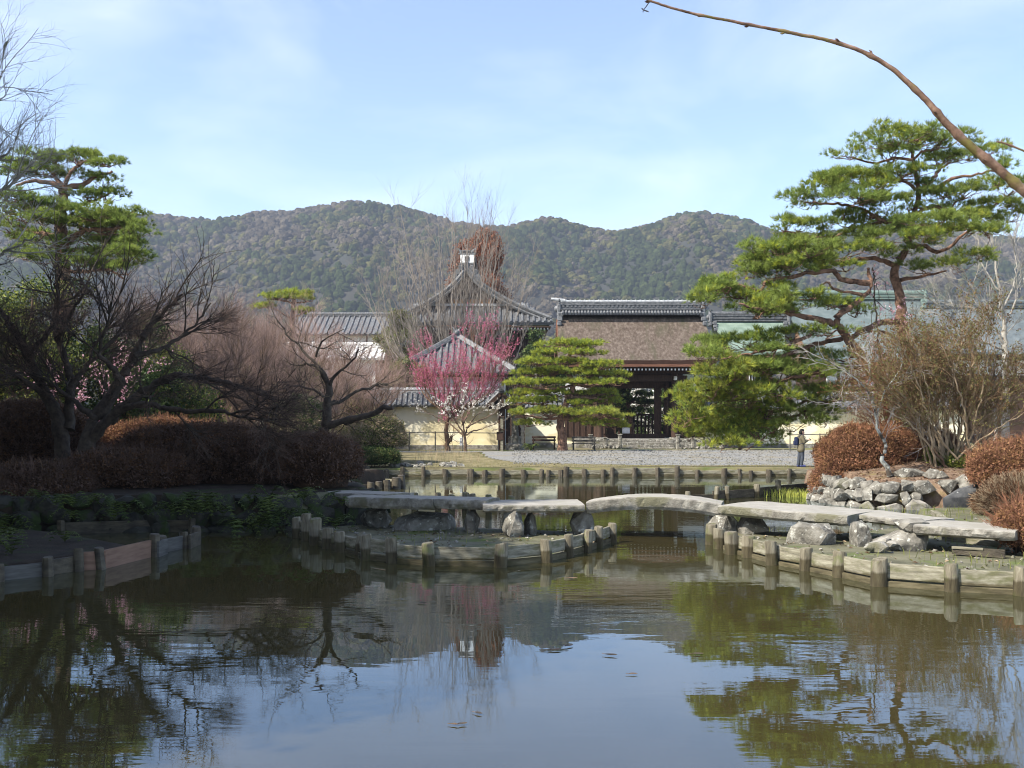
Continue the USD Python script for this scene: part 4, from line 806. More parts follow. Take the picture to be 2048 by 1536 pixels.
# left inner edging, and the dark one on the right
lp = [W(705, 981), W(741, 980), W(757, 979.5), W(772, 979), W(791, 978), W(806, 975)]
edging('bank_edging', 'short edging of dark squat posts at the left shore behind the hedge', lp, [0.26, 0.28, 0.3, 0.34, 0.42, 0.46], 0.15, 0.2, M['wet_wood'], M['wet_wood'], (-4.5, 36), 520)
lp2 = [np.array([-6.2, 38.5, 0]), np.array([-4.4, 37.6, 0])]
edging('bank_edging', 'single pale plank on two low posts at the left shore', lp2, [0.36, 0.34], 0.09, 0.26, M['log'], M['board'], (-5.3, 38), 530)
rp = [W(1376, 1003), W(1430, 1001), W(1455, 999), W(1514, 995), W(1557, 991), W(1622, 985), W(1652, 982)]
edging('bank_edging', 'dark wet plank edging curving toward the red bush on the right', rp, [0.3, 0.42, 0.40, 0.42, 0.5, 0.44, 0.4], 0.085, 0.26, M['log'], M['wet_wood'], (8, 32), 540, plank_drop=0.12)
pale = [W(1420, 985.5), W(1530, 980), W(1625, 975.5)]
# left front planks in the shade
lb = [W(-60, 1172), W(0, 1163), W(98, 1152), W(160, 1142), W(210, 1139), W(309, 1114), W(324, 1108), W(372, 1097), W(391, 1089)]
edging('plank_edging', 'shaded edging with reddish new boards and dark posts at the lower left', lb, [0.25, 0.25, 0.28, 0.34, 0.33, 0.38, 0.31, 0.29, 0.33], 0.085, 0.30, M['wet_wood'], [M['grey_board'], M['grey_board'], M['wet_wood'], M['new_board'], M['new_board'], M['grey_board'], M['grey_board'], M['wet_wood']], (-6.5, 15.5), 560, second=False, plank_drop=0.05)
lb2 = [np.array([-9.1, 20.2, 0]), W(310, 1064), W(378, 1066)]
edging('plank_edging', 'dark old board edging below the ferns at the left', lb2, [0.3, 0.3, 0.3], 0.08, 0.26, M['wet_wood'], M['wet_wood'], (-8, 20), 580, second=False)
# free standing posts in the inner pond, seen over the left slabs
FREE = [(830, 986, 'leftmost log post standing in the pond behind the left slabs'), (876, 986, 'reddish log post in the pond second from the left behind the slabs'), (903, 990, 'half sunk log post third from the left behind the slabs'), (930, 985, 'wide pale log post in the middle of the row behind the slabs'), (946, 988, 'small log post just right of the wide pale one'), (978, 990, 'log post second from the right in the row behind the slabs'), (1021, 992, 'rightmost log post of the row behind the left slabs')]
for k, (px, py, lab) in enumerate(FREE):
    Y = 27.0 - 0.25 * k; q = P(px, py, Y); t = thing('log_post', lab, 'post', (q[0], q[1], 0)); obj('shaft', post_mesh(q[0], q[1], -0.5, q[2], 0.085, 600 + k), M['log'], t, 35); m = trimesh.creation.cylinder(0.06, 0.012, sections=10); m.apply_translation((q[0], q[1], q[2] + 0.008)); obj('end_grain', m, M['board'], t)
# old beams lying in the mud on the right
for k, (a, b, w, h, lab) in enumerate([(P(1890, 1077, 17.8), P(2010, 1094, 16.6), 0.16, 0.16, 'old pale timber beam lying behind the last bridge slab'), (P(1868, 1025, 23), P(1895, 1046, 21), 0.14, 0.10, 'short grey plank lying on the moss below the stone wall'), (P(1905, 1100, 15.6), P(2010, 1108, 15.2), 0.10, 0.12, 'dark plank lying on the mud beneath the last bridge slab')]):
    a[2] = max(a[2], 0.18); b[2] = max(b[2], 0.18); d = b - a; t = thing('old_timber', lab, 'timber', ((a + b) / 2)); obj('beam', bar(a, b, w, h), M['board'] if k < 2 else M['wet_wood'], t); n = unit(np.cross(d, [0, 0, 1.0])); obj('split', bar(a + n * 0.06 + [0, 0, h * 0.4], a + d * 0.6 + n * 0.05 + [0, 0, h * 0.45], w * 0.3, h * 0.3), M['board'], t)

# ------------------------------------------------------------------ stone retaining walls
def stone_wall(name, label, path, z0, z1, courses, seed, mat, big=(), wmin=0.28, wmax=0.75, depth=0.5):
    """dry wall of separate field stones laid in uneven courses along the path"""
    t = thing(name, label, 'stone wall', (path[0][0], path[0][1], 0)); g = np.random.default_rng(seed); ls = LineString(path); L = ls.length
    for c in range(courses):
        zc0 = z0 + (z1 - z0) * c / courses; hh = (z1 - z0) / courses; s = g.uniform(0, 0.2)
        while s < L:
            grow = 0.55 + 0.75 * s / L; w = g.uniform(wmin, wmax) * grow * (1.15 - 0.35 * c / courses); w = min(w, 1.1)
            q = ls.interpolate(s + w / 2); q2 = ls.interpolate(min(L, s + w / 2 + 0.05)); ang = math.atan2(q2.y - q.y, q2.x - q.x)
            bx, by = q.x - math.sin(ang) * (0.10 * c + g.uniform(-.05, .05)), q.y + math.cos(ang) * (0.12 * c + g.uniform(-.05, .05))
            if not any(abs(bx - B[0]) < B[2] and z0 + hh * c < B[3] for B in big):
                obj('stone', rock((bx, by, zc0 + hh * 0.5 + g.uniform(-.05, .05)), (w * 1.22, depth, hh * g.uniform(1.3, 1.75)), int(g.integers(1e6)), 16, ang + g.normal() * 0.15, 1), mat if g.random() < 0.8 or mat is M['mossy_stone'] else M['slab'], t, 30)
            s += w
    return t
rw = [(9.3, 31.2), (9.25, 30), (9.3, 28.4), (9.9, 27.2), (10.7, 26.7), (11.4, 26.5), (12.0, 26.1), (12.6, 25.6), (13.2, 24.6), (14.5, 23.4)]
bs = P(1905, 1003, 26.1)
sw = stone_wall('stone_wall', 'sunlit dry stone wall holding the reddish mound on the right', rw, -0.12, 0.72, 3, 21, M['stone'], big=[(bs[0], 26.1, 0.42, 0.3)])
obj('slab_stone', rock((bs[0] + 0.05, bs[1] - 0.35, 0.25), (1.35, 0.5, 1.15), 5150, 13, 0.0, 1), M['dark_stone'], sw, 30, label='large dark slab stone with white lichen spots')
for k, (px, py, Y, w, h) in enumerate([(1820, 970, 28, 1.0, .35), (1862, 968, 27.6, .55, .32), (1880, 972, 27.5, .4, .25), (1940, 985, 26.5, .7, .35), (1965, 990, 26, .8, .4)]):
    q = P(px, py, Y); obj('stone', rock((q[0], q[1], ground_at(q[0], q[1]) + h * .2), (w, .5, h * 1.2), 5200 + k, 18, 0, 1), M['stone'], sw, 30)
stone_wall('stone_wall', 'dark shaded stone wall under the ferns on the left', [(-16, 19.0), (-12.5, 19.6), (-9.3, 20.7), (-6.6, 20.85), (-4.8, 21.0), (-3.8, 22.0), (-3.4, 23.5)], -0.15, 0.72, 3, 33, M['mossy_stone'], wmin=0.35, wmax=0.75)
ro = thing('bank_stones', 'scattered stones on the grassy far bank left of the gravel', 'stones', (-4, 47.2, 0.4))
g = np.random.default_rng(77)
for k in range(34):
    px = g.uniform(775, 925); Y = g.uniform(46.6, 49); x = (px - 1024) * Y / F; s = g.uniform(.2, .5)
    obj('stone', rock((x, Y, ground_at(x, Y) + s * .10), (s * 1.1, s * .8, s * .75), 5300 + k, 16, 0, 1), M['stone'], ro, 30)
mr = P(1832, 922, 31); tag(obj('mound_rock', rock((mr[0], 32.0, ground_at(mr[0], 32) + 0.2), (0.9, 0.6, 0.75), 5400, 20, 0, 1), M['stone'], None, 30), 'pale rounded rock at the back of the mound behind the shrub', 'rock')
mr = P(1936, 956, 29); tag(obj('mound_rock', rock((mr[0], 28.2, ground_at(mr[0], 28.2) + 0.1), (0.4, 0.3, 0.28), 5401, 20, 0, 1), M['stone'], None, 30), 'small grey rock on the mound at the foot of the big shrub', 'rock')
# ------------------------------------------------------------------ plants: growing branches
def grow(start, dirs, length, r0, r1, nseg, wig, trop, rng):
    """N branches in one go: (N, nseg+1, 3) points and radii; trop = upward (or downward) pull per segment"""
    n = len(start); Pn = np.zeros((n, nseg + 1, 3)); Pn[:, 0] = start; d = unit(np.asarray(dirs, float)); st = (np.asarray(length) / nseg)[:, None]
    for k in range(nseg):
        d = unit(d + rng.normal(size=(n, 3)) * wig + np.array([0, 0, trop])); Pn[:, k + 1] = Pn[:, k] + d * st
    t = np.linspace(0, 1, nseg + 1)[None]; return Pn, np.asarray(r0)[:, None] * (1 - t) + np.asarray(r1)[:, None] * t
def children(Pn, Rn, count, tmin, ang, rng, up=0.0, tmax=1.0, planar=1.0):
    """start points, directions and parent radii of count shoots per branch"""
    n, m, _ = Pn.shape; i = np.repeat(np.arange(n), count); u = (tmin + (tmax - tmin) * rng.random(len(i))) * (m - 1); k = np.minimum(u.astype(int), m - 2); f = (u - k)[:, None]
    s = Pn[i, k] * (1 - f) + Pn[i, k + 1] * f; t = unit(Pn[i, k + 1] - Pn[i, k]); r = Rn[i, k] * (1 - f[:, 0]) + Rn[i, k + 1] * f[:, 0]
    q = rng.normal(size=(len(i), 3)); q[:, 2] *= planar; q -= (q * t).sum(1, keepdims=True) * t; q = unit(q); a = ang * rng.uniform(0.6, 1.3, len(i))[:, None]
    return s, unit(t * np.cos(a) + q * np.sin(a) + np.array([0, 0, up])), r
def limb_points(pts, n=None, jit=0.0, rng=None):
    """hand laid limb: rows (x, y, z, radius) -> smooth points and radii"""
    pts = np.asarray(pts, float); L = np.linalg.norm(np.diff(pts[:, :3], axis=0), axis=1).sum(); n = n or int(np.clip(L / 0.14, 6, 40)); q = spline(pts, n)
    if jit: q[1:-1, :3] += rng.normal(size=(n - 2, 3)) * jit
    return q[:, :3], np.maximum(q[:, 3], 0.004)
def px_limb(rows, D, r0, r1, dy=None):
    """limb from photo points at distance D (a third entry moves a point nearer or farther), tapering from r0 to r1"""
    n = len(rows); out = []
    for k, rw_ in enumerate(rows):
        Y = D + (rw_[2] if len(rw_) > 2 else 0) + ((dy or 0) * k / (n - 1)); out.append([*P(rw_[0], rw_[1], Y), r0 + (r1 - r0) * (k / (n - 1)) ** 0.8])
    return out
def bare_tree(name, label, limbs, levels, bark, twig, seed, cat='tree', group=None, trunk_count=1, loc=None, jit=0.02, twig_levels=1, thing_prim=None):
    """limbs: hand laid; levels: dicts n, len, ang, trop, wig, up, seg, r. Limbs become trunk and branch parts; the finest levels one twigs part"""
    g = np.random.default_rng(seed); first = np.asarray(limbs[0][0][:3]); t = thing_prim or thing(name, label, cat, loc if loc is not None else first, group=group)
    cur = []
    for k, lm in enumerate(limbs):
        p, r = limb_points(lm, None, jit, g); v, f = tubes(p, r * (1 + 0.08 * g.normal(size=len(r))), 8, cap=True); obj('trunk' if k < trunk_count else 'branch', (v, f), bark, t, 50); cur.append((p, r))
    n0 = 16; A = np.stack([p[np.linspace(0, len(p) - 1, n0).astype(int)] for p, r in cur]); R = np.stack([r[np.linspace(0, len(p) - 1, n0).astype(int)] for p, r in cur])
    tw, mid = MB(), MB(); tips = None
    for li, lv in enumerate(levels):
        s, d, pr = children(A, R, lv['n'], lv.get('tmin', 0.25), lv.get('ang', 0.7), g, lv.get('up', 0.0), lv.get('tmax', 1.0), lv.get('planar', 1.0))
        if lv.get('keep'): k = lv['keep'](s); s, d, pr = s[k], d[k], pr[k]
        ln = lv['len'] * g.uniform(0.55, 1.3, len(s)); r0 = np.minimum(pr * 0.75, lv['r'] * g.uniform(0.8, 1.2, len(s)))
        A, R = grow(s, d, ln, r0, r0 * lv.get('taper', 0.4), lv.get('seg', 4), lv.get('wig', 0.12), lv.get('trop', 0.0), g)
        (tw if li >= len(levels) - twig_levels else mid).add(*tubes(A, R, 3 if lv['r'] < 0.012 else 5))
        tips = A
    if mid.n: mid.build('bough', bark if levels[0]['r'] > 0.012 else twig, t, 60, kind='stuff')
    if tw.n: tw.build('twigs', twig, t, False, kind='stuff')
    return t, tips
def speck_mesh(c, size, rng, n=4):
    """small blossoms or buds: n crossing petals at each of the points"""
    N = len(c); u = unit(rng.normal(size=(N, n, 3))); w = unit(np.cross(u, rng.normal(size=(N, n, 3)))); s = size * rng.uniform(0.6, 1.4, (N, 1, 1)); b = c[:, None] + rng.normal(size=(N, n, 3)) * size * 0.5
    V = np.stack([b - u * s * 0.5, b + w * s * 0.55, b + u * s * 0.5, b - w * s * 0.5], 2).reshape(-1, 3); k = np.arange(N * n)[:, None] * 4
    return V, np.vstack([k + [0, 1, 2], k + [0, 2, 3]])
# ------------------------------------------------------------------ foliage pieces
def tuft(seed, n=16, L=0.13, w=0.010, spread=0.9):
    g = np.random.default_rng(seed); V, Fs = [], []
    for i in range(n):
        a = g.random() * 2 * np.pi; th = spread * np.sqrt(g.random()); d = np.array([np.cos(a) * np.sin(th), np.sin(a) * np.sin(th), np.cos(th)]); s = unit(np.cross(d, g.normal(size=3))); l = L * g.uniform(0.7, 1.1); o = d * 0 + g.normal(size=3) * L * 0.10
        k = len(V); V += [o - s * w / 2, o + s * w / 2, o + d * l + g.normal(size=3) * 0.008]; Fs.append([k, k + 1, k + 2])
    return np.array(V), np.array(Fs)
def leaf_spray(seed, n=10, L=0.05, w=0.028, R=0.12, twig=True):
    g = np.random.default_rng(seed); V, Fs = [], []
    for i in range(n):
        c = g.normal(size=3) * R * 0.45 + [0, 0, R * 0.4]; d = unit(g.normal(size=3) + [0, 0, 0.5]); s = unit(np.cross(d, g.normal(size=3))); k = len(V)
        V += [c, c + d * L * 0.5 + s * w / 2, c + d * L, c + d * L * 0.5 - s * w / 2]; Fs += [[k, k + 1, k + 2], [k, k + 2, k + 3]]
    return np.array(V), np.array(Fs)
def twig_spray(seed, n=9, L=0.22, r=0.004, spread=0.8):
    g = np.random.default_rng(seed); a = g.random(n) * 2 * np.pi; th = spread * np.sqrt(g.random(n)); d = np.stack([np.cos(a) * np.sin(th), np.sin(a) * np.sin(th), np.cos(th)], 1)
    A, R = grow(np.zeros((n, 3)), d, L * g.uniform(0.6, 1.2, n), np.full(n, r), np.full(n, r * 0.5), 3, 0.18, 0.03, g); return tubes(A, R, 3)
TUFT = {k: [tuft(s, 15, L, w) for s in (1, 2, 3)] for k, L, w in (('near', 0.15, 0.013), ('mid', 0.21, 0.022))}

def pine(name, label, limbs, pads, D, mats, seed, base, kind='near', dens=105, group=None, trunk_count=1, bark=None, tuft_scale=1.0, depth=1.0, thing_prim=None, low_tilt=0.0, mix=None, grow_pad=1.0):
    """cloud-pruned pine: trunk and limbs laid by hand, every foliage pad a part with its own fan of branchlets under it"""
    g = np.random.default_rng(seed); t = thing(name, label, 'pine tree', base, group=group); bark = bark or M['bark_red']; skel, rad = [], []
    for k, lm in enumerate(limbs):
        p, r = limb_points(lm, None, 0.02, g); r = r * (1 + 0.07 * np.sin(np.arange(len(r)) * 1.7 + k)); v, f = tubes(p, r, 9 if k < trunk_count else 7, cap=True); obj('trunk' if k < trunk_count else 'limb', (v, f), bark, t, 50); skel.append(p); rad.append(r)
    fan = MB(); K = len(pads)
    for ip, pd in enumerate(sorted(pads, key=lambda q: q[1])):
        px, py, rx, ry = pd[:4]; rx, ry = rx * grow_pad, ry * grow_pad; S = np.vstack(skel); RR = np.concatenate(rad)
        a, c = rx * D / F, ry * D / F; b = max(0.5, a * 0.85) * depth
        # the pad hangs near the limb it springs from: take the depth of the closest limb in the picture plane, spread it a little
        q0 = P(px, py, D); dx = S[:, 0] - q0[0]; dz = S[:, 2] - (q0[2] - c * 0.5); cost = np.sqrt(dx ** 2 + (dz * 1.5) ** 2) + np.where(dz > 0.3, dz * 1.5, 0); k = int(np.argmin(cost)); 
        off = pd[4] if len(pd) > 4 else g.uniform(-1, 1) * min(1.6, 0.35 + 0.6 * cost[k]) * depth
        Yp = S[k, 1] + off; cen = P(px, py, Yp); root = S[k]; foot = cen - [0, 0, c * 0.9]
        mid_ = root * 0.5 + foot * 0.5 + np.array([0, 0, -0.10 * cost[k] + g.normal() * 0.05]) + g.normal(size=3) * 0.06
        lm = spline(np.array([root, mid_, foot]), max(5, int(np.linalg.norm(foot - root) / 0.12))); r0 = min(RR[k] * 0.6, 0.016 + 0.020 * a); rr_ = np.linspace(r0, 0.45 * r0 + 0.006, len(lm))
        lm[1:-1] += g.normal(size=(len(lm) - 2, 3)) * 0.022; fan.add(*tubes(lm, rr_, 6)); skel.append(lm); rad.append(rr_)
        # clumps of the pad, then the branchlets that carry them
        m = max(6, int(5.2 * a * b / 0.30)); u = g.random(m) ** 0.5; th = g.random(m) * 2 * np.pi; lob = 1 + 0.22 * np.sin(2 * th + g.random() * 6) + 0.16 * np.sin(3 * th + g.random() * 6)
        C = cen + np.stack([a * u * lob * np.cos(th), b * u * lob * np.sin(th), c * (0.55 * (1 - u ** 2) - 0.10) + g.normal(size=m) * c * 0.22 - low_tilt * a * u * np.cos(th)], 1)
        sb = lm[-1 - (np.arange(m) % max(1, min(4, len(lm) - 2)))]; dd = C - [0, 0, c * 0.35] - sb; md = sb + dd * 0.5 + g.normal(size=(m, 3)) * 0.09 * a ** 0.5 - [0, 0, 0.10 * c]
        tt = np.linspace(0, 1, 6)[None, :, None]; B = (1 - tt) ** 2 * sb[:, None] + 2 * tt * (1 - tt) * md[:, None] + tt ** 2 * (sb + dd)[:, None]; B[:, 1:-1] += g.normal(size=(m, 4, 3)) * 0.025
        rb = np.linspace(min(0.018, r0 * 0.6) + 0.004, 0.006, 6)[None].repeat(m, 0); fan.add(*tubes(B, rb, 4))
        nt = max(14, int(dens * 3.1 * a * b / m)); ci = np.repeat(np.arange(m), nt); rc = 0.36 if kind == 'near' else 0.42
        e = unit(g.normal(size=(len(ci), 3))) * (g.random((len(ci), 1)) ** 0.4); e[:, 2] = np.abs(e[:, 2]) * 1.0 - 0.30; pos = C[ci] + e * np.array([rc, rc, min(rc * 0.62, c * 0.8)])
        ax = unit(e * [0.9, 0.9, 0.7] + (C[ci] - cen) / max(a, b) * 0.35 + [0, 0, 0.55] + g.normal(size=(len(ci), 3)) * 0.25)
        mt = mats if mix is None else mix(px, py, g); protos = [(*TUFT[kind][q], mt[q % len(mt)]) for q in range(3)]
        scatter('foliage_pad', protos, pos, ax, g.uniform(0.75, 1.2, len(ci)) * tuft_scale, t, g)
    fan.build('branchlets', bark, t, 60, kind='stuff')
    return t

def clipped_bush(name, label, cen, rad, n, mats, seed, group=None, cat='bush', core=None, piece='leaf', size=1.0, power=2.6, noise_amp=0.19, cut=-0.2, stems=None, loc=None, inner=0.34):
    """trimmed shrub: rounded body of many small twigs and leaves over a dark core of stems"""
    g = np.random.default_rng(seed); cen, rad = np.asarray(cen, float), np.asarray(rad, float); z0 = ground_at(cen[0], cen[1]); t = thing(name, label, cat, (cen[0], cen[1], z0), group=group)
    d = unit(g.normal(size=(int(n * 1.6), 3))); d = d[d[:, 2] > cut][:n]
    k = (np.abs(d) ** power).sum(1) ** (-1 / power); k *= 1 + noise_amp * 2 * (meshkit.fbm(d * 2.3 + seed, 3, seed) - 0.5) - inner * g.random(len(d)) ** 3
    pos = cen + d * k[:, None] * rad; pos[:, 2] = np.maximum(pos[:, 2], z0 - 0.05)
    nr = unit(d / rad); ax = unit(nr + g.normal(size=(len(d), 3)) * 0.35 + [0, 0, 0.25])
    if piece == 'leaf': protos = [(*leaf_spray(s, 10, 0.058, 0.034, 0.13), m) for s, m in zip((1, 2), mats)] + [(*leaf_spray(3, 8, 0.05, 0.03, 0.13), mats[2]), (*twig_spray(3, 5, 0.20, 0.004), mats[2])]
    elif piece == 'twig': protos = [(*twig_spray(s, 10, 0.20, 0.0045), m) for s, m in zip((1, 2, 3), mats)]
    else: protos = [(*p, m) for p, m in zip(piece, mats)]
    scatter('foliage', protos, pos, ax, g.uniform(0.7, 1.3, len(d)) * size, t, g)
    if piece == 'leaf': kq = g.integers(0, len(d), len(d) // 14); scatter('stray_twigs', [(*twig_spray(11, 4, 0.30, 0.0045, .5), mats[2]), (*twig_spray(12, 4, 0.26, 0.004, .6), mats[2])], pos[kq] + nr[kq] * .03, unit(nr[kq] + [0, 0, .6]), g.uniform(.6, 1.3, len(kq)), t, g)
    m = trimesh.creation.icosphere(3); v = m.vertices; kk = (np.abs(v) ** power).sum(1) ** (-1 / power); v = v * kk[:, None] * rad * (0.80 + 0.25 * (meshkit.fbm(v * 3 + seed, 3, 3)[:, None] - 0.5)); v = v + cen; v[:, 2] = np.maximum(v[:, 2], z0 - 0.1); obj('inner_mass', (v, m.faces), core or M['core'], t, True)
    ns = stems or 14; s = np.stack([cen[0] + rad[0] * 0.5 * g.uniform(-1, 1, ns), cen[1] + rad[1] * 0.5 * g.uniform(-1, 1, ns), np.full(ns, z0 - 0.05)], 1)
    A, R = grow(s, np.stack([g.normal(size=ns) * 0.4, g.normal(size=ns) * 0.4 - 0.3, np.ones(ns)], 1), np.full(ns, rad[2] * 1.2), np.full(ns, 0.02), np.full(ns, 0.006), 5, 0.12, 0.02, g); obj('stems', tubes(A, R, 4), M['bark_brown'], t, kind='stuff')
    return t
def leafy_tree(name, label, base, height_, cr, n_clump, per, mats, seed, bark, group=None, leaf=(14, 0.07, 0.045, 0.22), shape=1.0, cat='tree', limbs=9, zc=0.62, size=1.0):
    """broadleaf or conifer: tapered trunk, limbs, and clumps of leaves through an uneven crown"""
    g = np.random.default_rng(seed); base = np.asarray(base, float); t = thing(name, label, cat, base, group=group)
    p = spline(np.array([base, base + [g.normal() * .15, g.normal() * .15, height_ * .4], base + [g.normal() * .3, g.normal() * .3, height_ * .88]]), 14); v, f = tubes(p, np.linspace(height_ * .024 + .04, .03, 14), 9, cap=True); obj('trunk', (v, f), bark, t, 50)
    u = unit(g.normal(size=(n_clump, 3))) * g.random((n_clump, 1)) ** 0.38; lump = 1 + 0.35 * (meshkit.fbm(u * 2.1 + seed, 2, seed)[:, None] - 0.5) * 2
    C = base + np.array([0, 0, height_ * zc]) + u * lump * np.array([cr, cr, height_ * (1 - zc) * 1.0]) * (1.0 if shape == 1.0 else np.stack([1 - shape * np.clip(u[:, 2], -1, 1)] * 2 + [np.ones(n_clump)], 1) )
    br_ = MB(); k = g.integers(4, 13, n_clump); s = p[k]; tt = np.linspace(0, 1, 5)[None, :, None]; md = (s + C) / 2 + [0, 0, -0.15]; B = (1 - tt) ** 2 * s[:, None] + 2 * tt * (1 - tt) * md[:, None] + tt ** 2 * C[:, None]; br_.add(*tubes(B, np.linspace(.035, .008, 5)[None].repeat(n_clump, 0), 4)); br_.build('branches', bark, t, 60, kind='stuff')
    ci = np.repeat(np.arange(n_clump), per); rc = cr * 0.26; e = unit(g.normal(size=(len(ci), 3))) * g.random((len(ci), 1)) ** 0.45; pos = C[ci] + e * rc * [1, 1, .8]; ax = unit(e + [0, 0, .5] + g.normal(size=e.shape) * .3)
    scatter('crown', [(*leaf_spray(s_, *leaf), m) for s_, m in zip((1, 2, 3), mats)], pos, ax, g.uniform(.7, 1.3, len(ci)) * size, t, g)
    return t
M['core'] = material('shrub_core', [(0.3, (0.02, 0.013, 0.009)), (0.7, (0.06, 0.035, 0.022))], 6, 6, 0.95, 0.03, 20)
# ------------------------------------------------------------------ pines
def z6(x, y): return (1340 + x * 0.3457, 220 + y * 0.3457)
def z7(x, y): return (1340 + x * 0.3457, 560 + y * 0.3457)
def z1(x, y): return (x * 0.3516, 100 + y * 0.3516)
def L6(rows, D, r0, r1, dy=0.0, fn=z6): return px_limb([(*fn(r[0], r[1]), *(r[2:])) for r in rows], D, r0, r1, dy)
D = 33.0; base6 = P(*z6(1420, 1800), D); gz_ = ground_at(base6[0], D)
limbs = [
    [[base6[0], D, gz_ - .2, .25]] + L6([(1400, 1560), (1345, 1260), (1330, 1080), (1300, 920), (1375, 790), (1400, 640), (1440, 490), (1412, 310), (1392, 215)], D, .21, .045),
    [[base6[0] - .35, D - .6, gz_ - .2, .26]] + L6([(1230, 1600, -.8), (1110, 1430, -1), (1055, 1350, -1.1), (985, 1260, -1.2), (968, 1195, -1.3), (1090, 1110, -1.1), (1160, 1020, -1), (1148, 915, -1.1)], D, .19, .05),
    L6([(1440, 470), (1510, 410), (1550, 350), (1612, 308)], D, .10, .03, .8), L6([(1515, 465), (1640, 395), (1730, 385), (1820, 358), (1900, 345)], D, .07, .025, -.8), L6([(1440, 470), (1350, 412), (1240, 422), (1180, 480)], D, .06, .025, -1.0),
    L6([(1390, 640), (1230, 640), (1140, 585), (1010, 550), (860, 540), (780, 535)], D, .085, .022, -1.5), L6([(1225, 648), (1060, 690), (930, 735), (720, 712), (640, 690)], D, .06, .02, .9), L6([(1405, 290), (1300, 280), (1180, 310), (1060, 275), (1000, 272)], D, .055, .018, -.6), L6([(1410, 280), (1470, 235), (1560, 225), (1680, 170)], D, .05, .016, .5),
    L6([(1385, 780), (1480, 790), (1570, 815), (1700, 720), (1790, 660)], D, .10, .03, -1.2), L6([(1400, 620), (1520, 560), (1700, 600), (1850, 560), (1990, 470)], D, .08, .025, 1.4),
    L6([(1300, 900), (1180, 860), (1060, 870), (940, 880), (800, 850), (650, 830)], D, .09, .025, -1.4), L6([(1160, 1000), (1010, 985), (920, 930), (700, 965), (560, 990), (520, 1045), (380, 1010), (250, 1075)], D - 1, .10, .025, -.6),
    L6([(1330, 985), (1480, 960), (1600, 930)], D, .07, .025, -.8), L6([(1110, 1070), (960, 1040), (900, 1000), (830, 1090)], D - 1.1, .06, .02, -.5),
    L6([(960, 1240), (860, 1212), (720, 1185), (610, 1155), (500, 1150), (400, 1120)], D - 1.2, .12, .03, -.9), L6([(905, 1232), (790, 1310), (660, 1370), (520, 1400), (400, 1425), (300, 1440)], D - 1.2, .075, .02, -.7),
    L6([(1345, 1212), (1180, 1245), (1040, 1312), (850, 1350), (650, 1430), (560, 1480), (450, 1532), (330, 1570)], D, .11, .03, -1.8), L6([(1280, 1300), (1180, 1275), (1100, 1300)], D, .05, .02, -.5),
    L6([(1110, 470), (930, 522), (700, 570), (540, 598), (450, 650), (360, 685)], D - .9, .09, .022, -1.2, z7), L6([(1150, 560), (900, 640), (740, 720), (600, 762), (440, 742), (300, 782)], D - .6, .075, .02, -.4, z7), L6([(1000, 690), (860, 720), (700, 800), (620, 852), (540, 922), (440, 990)], D - .5, .06, .018, -.8, z7),
    L6([(700, 570), (560, 650), (480, 690), (300, 700)], D - 1.5, .05, .016, .6, z7),
]
pads = [z6(a, b) + (c * .3457, d * .3457) for a, b, c, d in [
    (1300, 150, 130, 50), (1430, 128, 120, 40), (1150, 190, 70, 28), (1040, 255, 78, 30), (1280, 240, 110, 35), (1520, 195, 130, 35), (1690, 150, 62, 30), (1830, 212, 90, 38), (1560, 290, 130, 34), (1750, 255, 70, 28), (1925, 330, 60, 38),
    (1000, 400, 130, 34), (1130, 388, 150, 36), (1340, 365, 140, 32), (870, 455, 105, 40), (800, 530, 70, 36), (1050, 515, 150, 36), (1250, 515, 100, 34), (1500, 490, 85, 26), (1700, 460, 110, 40), (1980, 440, 90, 40), (1640, 550, 85, 30), (1850, 540, 85, 32), (1480, 420, 60, 22),
    (1010, 600, 70, 22), (740, 680, 110, 36), (880, 650, 55, 26), (1300, 660, 125, 36), (1500, 650, 145, 40), (1700, 630, 115, 40), (1880, 640, 100, 36), (1060, 660, 80, 34), (1240, 730, 105, 30), (1450, 740, 105, 30), (1990, 600, 80, 40),
    (640, 800, 125, 44), (800, 790, 130, 44), (960, 810, 130, 44), (1180, 800, 95, 30), (1330, 820, 65, 34), (560, 850, 105, 40), (720, 740, 70, 26),
    (430, 930, 105, 40), (580, 930, 125, 44), (780, 900, 115, 36), (320, 980, 85, 30), (1480, 900, 90, 36), (690, 900, 90, 34), (1640, 900, 80, 40), (1780, 820, 90, 36),
    (230, 1070, 85, 40), (420, 1090, 115, 44), (560, 1130, 125, 40), (720, 1120, 105, 38), (910, 1120, 75, 30), (620, 1030, 75, 26), (975, 1110, 55, 26), (1070, 1160, 60, 34), (480, 1165, 95, 34), (330, 1030, 80, 28),
    (300, 1350, 125, 50), (440, 1330, 115, 46), (230, 1425, 85, 40), (560, 1390, 85, 34), (900, 1285, 85, 34), (520, 1470, 135, 50), (720, 1460, 120, 44), (350, 1480, 110, 50)]]
